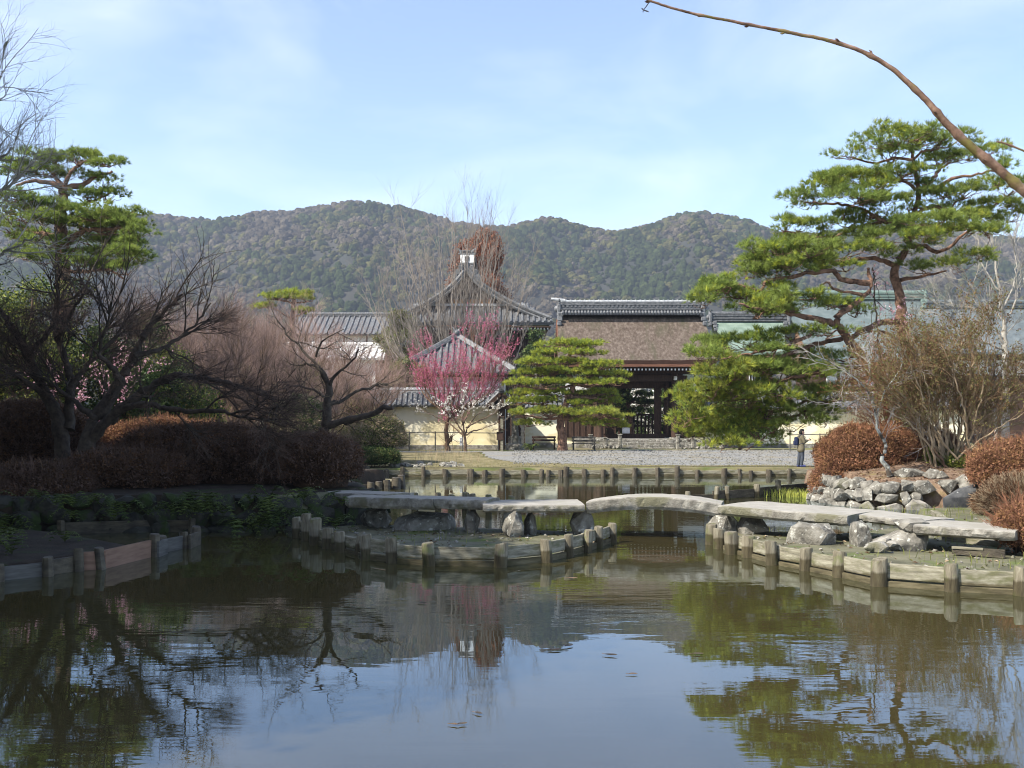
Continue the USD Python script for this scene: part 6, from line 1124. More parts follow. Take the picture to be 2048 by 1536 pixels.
wt, tips = bare_tree('white_plum_tree', 'small white blossoming plum in front of the yellow wall', limbs, [dict(n=7, len=.9, ang=.6, r=.012, seg=5, wig=.1, trop=.07, tmin=.35), dict(n=5, len=.45, ang=.5, r=.006, seg=4, wig=.1, trop=.08)], M['bark_brown'], M['twig_grey'], 80)
c = tips.reshape(-1, 3); zc_ = CH + (HY - 835) * D / F; c = c[(g.random(len(c)) < .34) & (c[:, 2] > zc_)]; obj('blossoms', speck_mesh(c, .055, g, 3), M['blossom_white'], wt, kind='stuff')
px_bush('green_bush', 'rounded camellia bush with pale speckles left of the wall', 745, 880, 50, 58, 42, 1.4, 4200, [M['leaf_mid'], M['leaf_olive'], M['twig_tan']], 91, noise_amp=.28, inner=.5, size=1.5, core=M['leaf_dark'])
px_bush('green_bush', 'dark green bush behind the end of the hedge', 600, 850, 44, 46, 48, 1.2, 3200, [M['leaf_dark'], M['leaf_mid'], M['twig_tan']], 92, noise_amp=.3, inner=.5, size=1.4, core=M['leaf_dark'])
px_bush('green_bush', 'low mossy shrub at the water edge below the camellia bush', 740, 918, 46.5, 55, 14, .8, 2200, [M['leaf_olive'], M['leaf_mid'], M['leaf_dark']], 93, size=1.3, core=M['leaf_dark'])

# ------------------------------------------------------------------ right island
D = 31.0
px_bush('azalea_bush', 'round reddish clipped azalea at the left end of the mound', 1738, 928, D, 96, 72, 1.5, 11000, R3, 101, power=2.3)
px_bush('azalea_bush', 'shaded dark azalea behind the pale leaning trunk', 1830, 912, 33.0, 80, 52, 1.2, 6000, B3, 102)
px_bush('azalea_bush', 'small rusty tuft of azalea hanging over the wall end by the water', 1658, 975, 30.4, 26, 36, .6, 2400, R3, 103, power=2.2)
px_bush('azalea_bush', 'reddish azalea at the right edge above the stone wall', 2080, 950, 25.0, 120, 66, 1.5, 9000, R3, 104, power=2.2)
px_bush('azalea_bush', 'brown twiggy bush at the right edge covering the wall end', 2060, 1010, 23.0, 90, 50, 1.0, 6000, [M['twig_tan'], M['leaf_brown'], M['leaf_rust']], 105, piece='twig', power=2.1)
px_bush('azalea_bush', 'dark rusty bush beside the last bridge slab at the right edge', 2062, 1070, 15.8, 52, 52, .55, 3600, R3, 106, size=.8, power=2.1)
for k, (px, py, D, r, lab) in enumerate([(1885, 925, 29.5, 26, 'yellow-green leafy sprouts at the foot of the big bare shrub'), (1910, 942, 29, 24, 'low yellow-leaved plant on the mound before the shrub'), (1958, 932, 29, 16, 'small green sprout right of the shrub base')]):
    px_bush('sprout_plant', lab, px, py, D, r, r * .7, .3, 420, [M['leaf_lime'], M['leaf_lime'], M['leaf_mid']], 110 + k, cat='plant', size=1.5, core=M['leaf_mid'], stems=5, noise_amp=.3)
# big bare shrub: a fan of stems from one foot
D = 29.0; g = np.random.default_rng(120); bx = P(1915, 0, D)[0]; zg = ground_at(bx, D); limbs = []
for k in range(38):
    px = 1690 + 400 * (k + .5) / 38 + g.uniform(-12, 12); u = abs(px - 1895) / 200; py = 655 + 130 * u ** 2 + g.uniform(-30, 80); dd = g.uniform(-1.6, 1.6); e = P(px, py, D + dd); s = np.array([bx + g.uniform(-.55, .55) + (e[0] - bx) * .12, D + g.uniform(-.4, .4), zg - .05]); m = s * .5 + e * .5 + np.array([(e[0] - bx) * -.08, 0, .15]) + g.normal(size=3) * .08
    limbs.append([[*s, .035], [*m, .024], [*e, .007]])
shr, tips = bare_tree('bare_shrub', 'large many-stemmed bare shrub with tan stems on the mound', limbs, [dict(n=11, len=.95, ang=.5, r=.010, seg=5, wig=.13, trop=.05, tmin=.25), dict(n=6, len=.5, ang=.55, r=.0055, seg=4, wig=.14, trop=.05), dict(n=4, len=.25, ang=.55, r=.0045, seg=3, wig=.14, trop=.03)], M['twig_tan'], M['twig_shrub'], 121, cat='shrub', trunk_count=0, loc=(bx, D, zg))
c = tips[:, 1:].reshape(-1, 3); up = c[:, 2] > 2.2; k = g.random(len(c)); obj('buds', speck_mesh(c[up & (k < .40)], .036, g, 2), M['leaf_olive'], shr, kind='stuff'); obj('leaf_buds', speck_mesh(c[(c[:, 2] > 2.7) & (k > .6)], .036, g, 2), M['leaf_orange'], shr, kind='stuff')
D = 31.5; limbs = []; bx = P(1800, 0, D)[0]; zg = ground_at(bx, D)
for k in range(14): px = 1690 + 170 * (k + .5) / 14; e = P(px, g.uniform(670, 780), D + g.uniform(-1, 1)); s = np.array([bx + g.uniform(-.4, .4), D + g.uniform(-.3, .3), zg]); limbs.append([[*s, .03], [*(s * .5 + e * .5 + g.normal(size=3) * .1), .02], [*e, .006]])
shr2, tips = bare_tree('bare_shrub', 'reddish twiggy shrub standing between the pine and the big bare shrub', limbs, [dict(n=12, len=.8, ang=.55, r=.009, seg=5, wig=.12, trop=.03, tmin=.25), dict(n=7, len=.45, ang=.5, r=.0055, seg=4, wig=.13, trop=.02), dict(n=3, len=.22, ang=.5, r=.005, seg=3, wig=.13)], M['twig_rust'], M['twig_rust'], 122, cat='shrub', trunk_count=0, loc=(bx, D, zg))
obj('buds', speck_mesh(tips[:, 1:].reshape(-1, 3), .03, g, 2), M['leaf_rust'], shr2, kind='stuff')
# pale lichen trunk leaning on the mound
D = 28.0
def zt(rows, r0, r1, dy=0.0): return px_limb([(1640 + r[0] * .1992, 840 + r[1] * .1992, *(r[2:])) for r in rows], D, r0, r1, dy)
limbs = [zt([(700, 560), (680, 480), (625, 400), (618, 360), (660, 290), (640, 220), (590, 120), (570, 0), (540, -150), (480, -300)], .075, .03), px_limb([(1748, 800), (1725, 770), (1690, 740), (1650, 720), (1630, 690)], D, .03, .008, -.8), px_limb([(1755, 830), (1770, 780), (1800, 740), (1812, 700)], D, .03, .008, .6), px_limb([(1738, 785), (1715, 800), (1690, 815), (1668, 810)], D, .022, .006, -.4), px_limb([(1735, 770), (1740, 730), (1725, 690)], D, .022, .006, .3)]
bare_tree('leaning_tree', 'thin crooked tree with pale lichen trunk on the mound', limbs, [dict(n=7, len=.8, ang=.65, r=.011, seg=5, wig=.15, trop=.03, tmin=.3), dict(n=5, len=.42, ang=.6, r=.006, seg=4, wig=.15, trop=.02), dict(n=3, len=.2, ang=.6, r=.0045, seg=3, wig=.15)], M['bark_lichen'], M['twig_silver'], 123)
limbs = [px_limb([(1905, 950), (1880, 915), (1845, 870), (1815, 825), (1795, 800)], 28.6, .045, .015), px_limb([(1875, 905), (1848, 880), (1830, 850)], 28.6, .025, .01)]
bare_tree('leaning_tree', 'smooth pinkish stem leaning left from the foot of the big shrub', limbs, [dict(n=6, len=.7, ang=.6, r=.01, seg=5, wig=.13, trop=.04, tmin=.4), dict(n=5, len=.35, ang=.6, r=.005, seg=4, wig=.14)], M['bark_brown'], M['twig_silver'], 124)
# silvery bare trees at the right, weeping blossom
D = 37.0; bx = P(2010, 0, D)[0]
limbs = [[[bx, D, .7, .16], *[list(P(*q, D)) + [r] for q, r in (((2012, 760), .12), ((2008, 650), .09), ((1995, 560), .05), ((1985, 470), .02))]], px_limb([(2010, 690), (1980, 640), (1950, 590), (1920, 530), (1890, 490)], D, .05, .010, -1), px_limb([(2010, 650), (2040, 580), (2060, 500), (2070, 430)], D, .05, .010, 1), px_limb([(2008, 700), (1960, 680), (1910, 640), (1860, 600), (1830, 580)], D, .045, .009, -1.5), px_limb([(2004, 620), (2030, 560), (2030, 480), (2045, 430)], D, .04, .009, .6), px_limb([(1998, 580), (1965, 530), (1955, 470), (1965, 420)], D, .03, .007, .5)]
bare_tree('silver_tree', 'silvery bare tree in front of the pine at the right edge', limbs, [dict(n=12, len=1.4, ang=.6, r=.015, seg=6, wig=.13, trop=.02), dict(n=8, len=.75, ang=.55, r=.009, seg=5, wig=.14, trop=.02), dict(n=5, len=.4, ang=.55, r=.0055, seg=4, wig=.15)], M['bark_pale'], M['twig_silver'], 125)
limbs = [px_limb([(1990, 900), (1985, 800), (1935, 700), (1890, 660), (1840, 650), (1808, 625)], 34, .06, .014), px_limb([(1925, 690), (1905, 640), (1915, 600)], 34, .03, .008), px_limb([(1985, 790), (2010, 720), (2045, 690)], 34, .03, .008), px_limb([(1870, 655), (1850, 690), (1815, 700), (1790, 690)], 34, .02, .007)]
bare_tree('silver_tree', 'low pale bare tree with wavy branches above the big shrub', limbs, [dict(n=11, len=1.0, ang=.7, r=.012, seg=6, wig=.18, trop=.0), dict(n=7, len=.55, ang=.6, r=.007, seg=5, wig=.16), dict(n=3, len=.26, ang=.6, r=.005, seg=3, wig=.15)], M['bark_pale'], M['twig_silver'], 126)
D = 32.0; limbs = [px_limb([(1772, 880), (1765, 760), (1752, 640), (1748, 560), (1745, 535)], D, .04, .02), px_limb([(1750, 580), (1742, 650), (1738, 720), (1740, 770)], D, .012, .004, -.3), px_limb([(1747, 545), (1757, 590), (1760, 650), (1756, 710)], D, .012, .004, .3), px_limb([(1748, 560), (1765, 560), (1778, 600), (1782, 640)], D, .012, .004), px_limb([(1750, 600), (1775, 620), (1800, 622), (1820, 600)], D, .012, .004)]
wp, tips = bare_tree('weeping_plum', 'thin weeping plum strung with pale pink blossoms before the big pine', limbs, [dict(n=6, len=.35, ang=.7, r=.005, seg=4, trop=-.2, tmin=.3), dict(n=2, len=.2, ang=.6, r=.004, seg=3, trop=-.2)], M['bark_dark'], M['twig_rust'], 127, trunk_count=1)
c = tips.reshape(-1, 3); obj('blossoms', speck_mesh(c[g.random(len(c)) < .5], .052, g, 3), M['blossom_pale'], wp, kind='stuff')
for k, (x, y, h, cr, lab) in enumerate([(25.5, 40.0, 8.0, 3.2, 'broad evergreen beyond the mound past the right edge'), (23.5, 31.0, 5.0, 2.2, 'low evergreen on the mound past the right edge'), (31.0, 47.0, 10.0, 3.8, 'tall evergreen far past the right edge')]):
    leafy_tree('evergreen_tree', lab, (x, y, ground_at(x, y)), h, cr, 60, 50, [M['leaf_mid'], M['leaf_dark'], M['leaf_olive']], 990 + k, M['bark_brown'], zc=.55, leaf=(14, .14, .08, .36), size=1.2)
# shade trees on the left bank, beyond the picture's edge, that darken the island
for k, (x, y, h, cr) in enumerate([(-11.8, 8.0, 13.0, 3.3), (-15.5, 11.5, 14.5, 3.8), (-18.6, 16.0, 15.0, 3.8), (-21.0, 20.5, 13.5, 3.4), (-13.6, 4.2, 13.5, 3.5), (-22.5, 14.0, 16, 4), (-13.4, 13.6, 14.5, 3.6), (-14.8, 17.6, 15.0, 3.7)]):
    leafy_tree('bank_tree', ['tall evergreen on the left bank nearest the pond', 'second tall evergreen along the left bank', 'third tall evergreen along the left bank', 'farthest evergreen along the left bank', 'evergreen on the near left bank beside the viewer', 'evergreen standing back from the left bank', 'evergreen leaning over the left bank beside the plank edging', 'evergreen on the left bank level with the maples'][k], (x, y, ground_at(x, y)), h, cr, 110, 60, [M['leaf_dark'], M['leaf_dark'], M['leaf_mid']], 960 + k, M['bark_brown'], zc=.55, leaf=(16, .14, .08, .42), size=1.2)
# ------------------------------------------------------------------ reeds, grass
def blades(name, label, cat, pts, h, w, seed, mat, kind='stuff'):
    g = np.random.default_rng(seed); V, Fs = [], []
    for x, y, z in pts:
        a = g.random() * 6.28; d = np.array([math.cos(a), math.sin(a), 0]); l = h * g.uniform(.6, 1.2); tip = np.array([x, y, z + l]) + np.array([g.normal(), g.normal(), 0]) * l * .28; m = np.array([x, y, z + l * .55]) + np.array([g.normal(), g.normal(), 0]) * l * .08; k = len(V)
        V += [np.array([x, y, z - .03]) - d * w / 2, np.array([x, y, z - .03]) + d * w / 2, m - d * w * .4, m + d * w * .4, tip]; Fs += [[k, k + 1, k + 3], [k, k + 3, k + 2], [k + 2, k + 3, k + 4]]
    return tag(obj(name, (np.array(V), np.array(Fs)), mat), label, cat, None, kind)
g = np.random.default_rng(11)
pts = []
for k in range(420): px = g.uniform(1527, 1635); Y = 32.2 + g.normal() * .45 - (px - 1580) * .008; pts.append(((px - 1024) * Y / F, Y, 0.0))
blades('water_reeds', 'bright yellow-green reeds standing in the water behind the bridge', 'reeds', pts, .26, .022, 12, M['reed'])
pts = []
for px, Y, s, n in [(1885, 17.5, .5, 40), (1580, 20, .35, 40), (1700, 18.5, .35, 40), (1860, 23.5, .8, 50), (1800, 25, .8, 40), (1740, 25.5, .6, 40), (1960, 22, .8, 60), (1150, 20.8, .5, 30), (900, 19.6, .4, 14), (850, 18.5, .5, 12), (1990, 14.5, .5, 24), (1960, 14.2, .5, 20), (1830, 15.2, .3, 10)]:
    for k in range(n): x = (px - 1024) * Y / F + g.normal() * s; y = Y + g.normal() * s; pts.append((x, y, max(0.0, ground_at(x, y))))
blades('sedge_grass', 'sparse pale green sedge sprouting from the mud around the bridge', 'grass', pts, .18, .014, 13, M['sedge'])
pts = []
for k in range(2600): x = g.uniform(-9, 16); y = 46.6 + g.random() ** 1.6 * 5.0 + x * .03; pts.append((x, y, ground_at(x, y))) if g.random() < .8 else None
blades('bank_grass', 'short dry grass on the far bank between posts and gravel', 'grass', pts, .09, .02, 14, M['leaf_olive'])
pts = [( (px - 1024) * Y / F, Y) for px, Y in zip(g.uniform(830, 960, 260), g.uniform(50, 58, 260))]
blades('dry_weeds', 'thin dry weeds under the white plum tree', 'weeds', [(x, y, ground_at(x, y)) for x, y in pts], .45, .012, 15, M['twig_tan'])
# litter on the mound and gravel: fallen leaves too many to count
N = 6000; x = g.uniform(9.4, 19, N); y = g.uniform(26, 34, N); z = height(x, y); ok = z > .55
scatter('leaf_litter', [(np.array([[-.03, 0, 0], [0, -.015, .008], [.03, 0, 0], [0, .015, .012]]), np.array([[0, 1, 2], [0, 2, 3]]), M[m]) for m in ('leaf_brown', 'twig_tan', 'leaf_rust')], np.stack([x, y, z + .012], 1)[ok], unit(g.normal(size=(ok.sum(), 3)) * .25 + [0, 0, 1]), g.uniform(.6, 1.6, ok.sum()), None, g, label='fallen brown leaves scattered over the reddish mound', cat='leaf litter')
N = 3000; x = g.uniform(0, 18, N); y = g.uniform(48.5, 64, N); z = height(x, y) + .03
scatter('gravel_stones', [(rock((0, 0, 0), (.07, .06, .04), s, 10).vertices, rock((0, 0, 0), (.07, .06, .04), s, 10).faces, M['gravel']) for s in (1, 2)], np.stack([x, y, z + .01], 1), np.tile([0, 0, 1.0], (N, 1)), g.uniform(.6, 2.2, N), None, g, label='loose pale gravel stones on the forecourt', cat='gravel')
N = 2600; x = g.uniform(-4.5, 12, N); y = g.uniform(13, 22, N); z = height(x, y); ok = (z > 0.0) & (z < .3)
scatter('mud_litter', [(np.array([[-.03, 0, 0], [0, -.015, .008], [.03, 0, 0], [0, .015, .012]]), np.array([[0, 1, 2], [0, 2, 3]]), M[m]) for m in ('leaf_brown', 'twig_tan', 'leaf_olive')] + [(rock((0, 0, 0), (.07, .05, .04), 3, 10).vertices, rock((0, 0, 0), (.07, .05, .04), 3, 10).faces, M['slab'])], np.stack([x, y, z + .01], 1)[ok], unit(g.normal(size=(ok.sum(), 3)) * .25 + [0, 0, 1]), g.uniform(.6, 1.7, ok.sum()), None, g, label='fallen leaves and pebbles on the mud under the bridge', cat='leaf litter')
# ------------------------------------------------------------------ fences and rails
def rail_fence(label, pts, h, seed, mat, cat='fence', name='rail_fence', rails=(1.0,), r=.028, pr=.04):
    t = thing(name, label, cat, (pts[0][0], pts[0][1], ground_at(*pts[0]))); g = np.random.default_rng(seed)
    for x, y in pts: z = ground_at(x, y); v, f = tubes(np.array([[x, y, z - .1], [x + g.normal() * .01, y, z + h + .06]]), np.array([pr, pr * .9]), 8, cap=True); obj('post', (v, f), mat, t, 40)
    for (x0, y0), (x1, y1) in zip(pts[:-1], pts[1:]):
        for q in rails: v, f = tubes(np.array([[x0, y0 - .05, ground_at(x0, y0) + h * q], [x1, y1 - .05, ground_at(x1, y1) + h * q]]), np.array([r, r * .9]), 7, cap=True); obj('rail', (v, f), mat, t, 40)
    return t
fp = [(P(px, 0, 62.5)[0], 62.5 + .1 * i) for i, px in enumerate([742, 818, 870, 925, 996])]
rail_fence('thin dark rail fence in front of the yellow wall', fp, 1.15, 1, M['grey_board'])
rail_fence('thin rail fence at the right in front of the wall beyond the person', [(P(px, 0, 60)[0], 60) for px in (1580, 1640, 1700, 1800, 1900, 2030)], 1.05, 2, M['grey_board'])
rail_fence('short yellow bamboo rail behind the left hedge', [(P(px, 0, 42)[0], 42) for px in (510, 545, 578)], .95, 3, M['reed'])
# roofed post and plain pole before the gabled wall end
x, y = P(1004, 0, 60.5)[0], 60.5; z = ground_at(x, y); t = thing('garden_post', 'wooden post with a small roofed box before the wall gable', 'post', (x, y, z))
obj('shaft', cbox((x, y, z + 1.0), (.16, .16, 2.2), .02), M['board'], t); obj('box', cbox((x - .12, y - .02, z + .95), (.42, .2, .5), .02), M['dark_wood'], t)
for s in (-1, 1): obj('roof_board', cbox((x - .12 + s * .2, y, z + 1.36), (.52, .5, .04), .01, ry=s * .25), M['dark_wood'], t)
obj('cap', cbox((x, y, z + 2.12), (.3, .3, .08), .02), M['dark_wood'], t)
x, y = P(922, 0, 61.8)[0], 61.8; z = ground_at(x, y); t = thing('notice_plate', 'small white tree label on a thin stake beside the white plum', 'label', (x, y, z)); obj('stake', cbox((x, y, z + .4), (.04, .03, 1.0), .006), M['board'], t); obj('plate', cbox((x, y - .03, z + .62), (.16, .02, .5), .006), M['white'], t)
mbw = MB()
for k in range(5): mbw.add(cbox((x + .01 * (-1) ** k, y - .045, z + .80 - .085 * k), (.075, .006, .035), .002)); mbw.add(cbox((x - .01, y - .045, z + .775 - .085 * k), (.02, .006, .03), .002))
mbw.build('writing', M['tile_dark'], t)
# stone lantern behind the middle pine
x, y = P(1030, 0, 65)[0], 65.0; z = ground_at(x, y); t = thing('stone_lantern', 'tall stone lantern half hidden behind the left side of the middle pine', 'lantern', (x, y, z))
def lathe(prof, n=6): 
    v = [[r * math.cos(a), r * math.sin(a), h] for r, h in prof for a in np.arange(n) * 2 * math.pi / n]; f = []
    for i in range(len(prof) - 1):
        for j in range(n): k = (j + 1) % n; f += [[i * n + j, i * n + k, (i + 1) * n + k], [i * n + j, (i + 1) * n + k, (i + 1) * n + j]]
    return np.array(v) + [x, y, z], np.array(f)
obj('plinth', lathe([(.0, 0), (.62, 0), (.62, .3), (.42, .45), (.42, .9), (0, .9)]), M['stone'], t); obj('shaft', lathe([(.24, .9), (.20, 1.6), (.24, 2.1)], 10), M['stone'], t); obj('platform', lathe([(.2, 2.1), (.48, 2.3), (.48, 2.42), (0, 2.42)]), M['stone'], t); obj('light_box', lathe([(.27, 2.42), (.27, 2.9), (0, 2.9)]), M['stone'], t)
for a in (-1.9, -.9): obj('window', box((x + .25 * math.cos(a), y + .25 * math.sin(a), z + 2.66), (.14, .06, .26), a + math.pi / 2), M['dark_wood'], t)
obj('lantern_roof', lathe([(.1, 2.88), (.78, 2.92), (.74, 3.02), (.4, 3.14), (.16, 3.36), (0, 3.4)]), M['stone'], t); obj('finial', lathe([(.06, 3.36), (.15, 3.5), (.12, 3.62), (0, 3.76)], 10), M['stone'], t)
# benches by the wall
for k, (px, D, lab) in enumerate([(1168, 66, 'grey wooden bench right of the middle pine'), (1088, 66.6, 'dark low bench in the shade left of the pine trunk')]):
    x, y = P(px, 0, D)[0], D; z = ground_at(x, y); m = M['grey_board'] if k == 0 else M['dark_wood']; t = thing('bench', lab, 'bench', (x, y, z))
    for q in range(3): obj('seat_slat', cbox((x, y - .18 + .18 * q, z + .44), (1.6, .15, .05), .01), m, t)
    for q in range(2): obj('back_slat', cbox((x, y + .3, z + .62 + .2 * q), (1.6, .04, .14), .01), m, t)
    for sx in (-.7, .7):
        for sy in (-.2, .28): obj('leg', cbox((x + sx, y + sy, z + (.22 if sy < 0 else .42)), (.08, .08, .44 if sy < 0 else .84), .01), m, t)
# boards standing in the gate
for k, (px, py, w, h, lab) in enumerate([(1252, 861, .55, .42, 'white notice board on legs just inside the gate'), (1244, 836, .30, .32, 'small white sign hanging above the notice board in the gate')]):
    q = P(px, py, 74.6); t = thing('notice_board', lab, 'sign', (q[0], 74.6, 1.54)); obj('panel', cbox((q[0], 74.6, q[2]), (w, .04, h), .01), M['white'], t); obj('frame', cbox((q[0], 74.63, q[2]), (w + .06, .03, h + .06), .01), M['dark_wood'], t)
    for s in (-1, 1): obj('leg', bar((q[0] + s * w * .35, 74.66, q[2]), (q[0] + s * w * .45, 74.75, 1.54), .04, .04), M['dark_wood'], t)
    mb = MB()
    for r in range(4):
        for c in range(5): mb.add(cbox((q[0] - w * .36 + c * w * .18, 74.575, q[2] + h * .3 - r * h * .2), (w * .10, .006, h * .06), .002))
    mb.build('writing', M['tile_dark'], t)
# agave-like plant left of the pine foot
x, y = P(1062, 0, 62)[0], 62.0; t = thing('spiky_plant', 'low grey-green spiky plant beside the middle pine trunk', 'plant', (x, y, ground_at(x, y))); g = np.random.default_rng(19)
for k in range(24):
    a = g.random() * 6.28; L = g.uniform(.4, .7); c = np.array([[x, y, ground_at(x, y)], [x + math.cos(a) * L * .4, y + math.sin(a) * L * .4, ground_at(x, y) + L * .7], [x + math.cos(a) * L, y + math.sin(a) * L, ground_at(x, y) + L * g.uniform(.3, .8)]]); v, f = tubes(spline(c, 6), np.linspace(.035, .006, 6), 4); obj('leaf_blade', (v, f), M['leaf_mid'], t)
# ------------------------------------------------------------------ leaves and twigs floating on the pond
for k, (px, py, s, lab) in enumerate([(908, 1450, .09, 'floating leaf left of its twin in the lower middle of the pond'), (925, 1449, .10, 'curled dark floating leaf beside its twin in the open water'), (957, 1427, .10, 'flat floating leaf above the pair in the open water'), (1111, 1300, .16, 'dark floating leaf near the tower reflection, left one'), (1138, 1292, .14, 'curled floating leaf right of the tower reflection'), (1222, 1311, .16, 'floating twig in the middle of the sky reflection'), (1266, 1349, .11, 'pale floating leaf in the sky reflection'), (1396, 1309, .14, 'floating leaf at the left edge of the pine reflection'), (637, 1375, .12, 'floating twig below the dark trunk reflection'), (1145, 1097 + 60, .2, 'small floating leaf before the arched slab'), (845, 1206, .16, 'small dark floating leaf before the curved edging')]):
    s *= .62; q = W(px, py, 0.006); g = np.random.default_rng(700 + k); t = thing('floating_leaf', lab, 'leaf', q); n = 9; u = np.linspace(0, 1, n); wv = s * .28 * np.sin(np.pi * np.clip(u * .96 + .02, 0, 1)) ** .8; c = np.stack([(u - .5) * s * 1.2, .12 * s * np.sin(u * 3 + k), .004 + s * .10 * (2 * u - 1) ** 2 * g.uniform(.2, 1.4)], 1); a = g.uniform(-.7, .7); R = np.array([[math.cos(a), -math.sin(a), 0], [math.sin(a), math.cos(a), 0], [0, 0, 1]])
    L_, R_ = c + np.stack([0 * wv, wv, wv * .35], 1), c - np.stack([0 * wv, wv, -wv * .2], 1); V = np.vstack([L_, c, R_]) @ R.T + q; f = [[r * n + i, r * n + i + 1, (r + 1) * n + i + 1, (r + 1) * n + i] for r in range(2) for i in range(n - 1)]; obj('blade', (V, np.array(f)), M['bark_dark'] if k % 3 else M['bark_brown'], t, True)
    st = c[:2] + [[-s * .3, .02 * s, 0], [0, 0, 0]]; v, fz = tubes(st @ R.T + q, np.array([.0025, .002]), 4); obj('stalk', (v, fz), M['bark_brown'], t)
# ------------------------------------------------------------------ foreground branch reaching in from the right
D = 3.0; g = np.random.default_rng(51); t = thing('near_branch', 'long bare reddish branch arching across the upper right corner', 'branch', (3.1, 2.9, .45))
path = [(3.1, 2.6, .4, .020), (2.75, 2.8, 1.4, .017), *[(*P(x, y, 3.0), r) for x, y, r in ((2300, 620, .0172), (2150, 480, .0165), (2048, 388, .0138), (1985, 335, .0128), (1925, 285, .0118), (1880, 235, .0102), (1835, 185, .0083), (1770, 130, .0068), (1700, 95, .0058), (1610, 70, .0050), (1500, 50, .0043), (1400, 32, .0038), (1310, 8, .0033), (1270, -10, .0030), (1180, -60, .0026))]]
q = spline(path, 150); p, r = q[:, :3], q[:, 3].copy(); ii = np.arange(150)
nodes = [14 + 9 * k + int(g.integers(-2, 3)) for k in range(15)]
for nd in nodes: r *= 1 + .28 * np.exp(-((ii - nd) / .9) ** 2)
p = p + np.cumsum(g.normal(size=p.shape), 0) * .0006; v, f = tubes(p, r, 12, cap=True); v += (meshkit.fbm(v * 60, 3, 4)[:, None] - .5) * .0022
M['bark_near'] = material('bark_near', [(0.32, (0.065, 0.036, 0.026)), (0.5, (0.17, 0.10, 0.07)), (0.68, (0.30, 0.20, 0.15))], 22, 10, .8, .002, 120, spec=.35, extra=(9.0, (0.16, 0.14, 0.03), .52, .68))
obj('shoot', (v, f), M['bark_near'], t, 60)
for nd in nodes:
    if nd < 145: d = unit(p[nd + 1] - p[nd]); s = unit(np.cross(d, g.normal(size=3))); c = np.stack([p[nd] + s * r[nd] * .7, p[nd] + s * (r[nd] + .003) + d * .006, p[nd] + s * (r[nd] + .004) + d * .012]); v, f = tubes(c, np.array([.0032, .003, .0008]), 6, cap=True); obj('bud', (v, f), M['bark_near'], t, 60)
c = spline([P(1299, 4, 3.0), P(1293, 12, 3.0), P(1287, 20, 3.0)], 6); v, f = tubes(c, np.full(6, .0013), 5); obj('leaf_stalk', (v, f), M['bark_dark'], t)
for a in (0, 1, 2): e = [P(1283, 16, 3), P(1298, 24, 3), P(1286, 25, 3)][a]; v, f = tubes(spline([P(1287, 20, 3.0), (P(1287, 20, 3.0) + e) / 2 + [0, .002, .001], e], 5), np.array([.0012, .0016, .002, .0016, .0006]), 5); obj('dry_bud', (v, f), M['bark_dark'], t)
q = spline([(*P(2250, 390, 3.05), .004), (*P(2120, 335, 3.02), .0036), (*P(2048, 302, 3.0), .0032), (*P(2010, 287, 3.0), .0028), (*P(1993, 283, 3.0), .0018)], 24); t2 = thing('near_twig', 'thin pinkish twig tip poking in at the upper right edge', 'twig', q[0, :3]); rr_ = q[:, 3] * (1 + .3 * np.exp(-((np.arange(24) % 6 - 3) / .8) ** 2)); v, f = tubes(q[:, :3], rr_, 8, cap=True); obj('shoot', (v, f), M['bark_near'], t2, 60)
v, f = tubes(np.vstack([spline([(3.1, 2.65, .4), (3.0, 2.8, 1.6), tuple(q[0, :3])], 16)]), np.linspace(.010, .004, 16), 8, cap=True); obj('stem', (v, f), M['bark_near'], t2, 60)
v, f = tubes(q[19:21, :3] + [[0, 0, 0], [.004, 0, .010]], np.array([.002, .0006]), 5); obj('bud', (v, f), M['bark_near'], t2)
# ------------------------------------------------------------------ person with camera on the far bank, facing right
def body(joints, bones, res=.03, it=6):
    sp = {k: trimesh.creation.icosphere(2, r).vertices + np.array(c) for k, (c, r) in joints.items()}; out = manifold3d.Manifold()
    for bn in bones: out += manifold3d.Manifold.hull_points(np.vstack([sp[k] for k in bn]))
    m = out.refine_to_length(res).to_mesh(); tm = trimesh.Trimesh(m.vert_properties[:, :3], m.tri_verts); trimesh.smoothing.filter_taubin(tm, iterations=it); return tm
px_, Yp = 1603, 46.95; X0 = P(px_, 0, Yp)[0]; Z0 = ground_at(X0, Yp) + .02; O = np.array([X0, Yp, Z0])
J = lambda d: {k: (np.array(c) + O, r) for k, (c, r) in d.items()}
pe = thing('person', 'person in olive jacket and grey trousers holding a camera on the far bank', 'person', O)
M['skin'] = bark_like('skin', (.50, .30, .22)); M['jacket'] = bark_like('jacket', (.105, .090, .055)); M['jeans'] = bark_like('trousers', (.045, .052, .065)); M['navy'] = bark_like('navy_cloth', (.012, .018, .05)); M['hair'] = bark_like('hair', (.012, .010, .009)); M['shoe'] = bark_like('shoe', (.05, .06, .16)); M['camera_black'] = bark_like('camera_black', (.015, .015, .016))
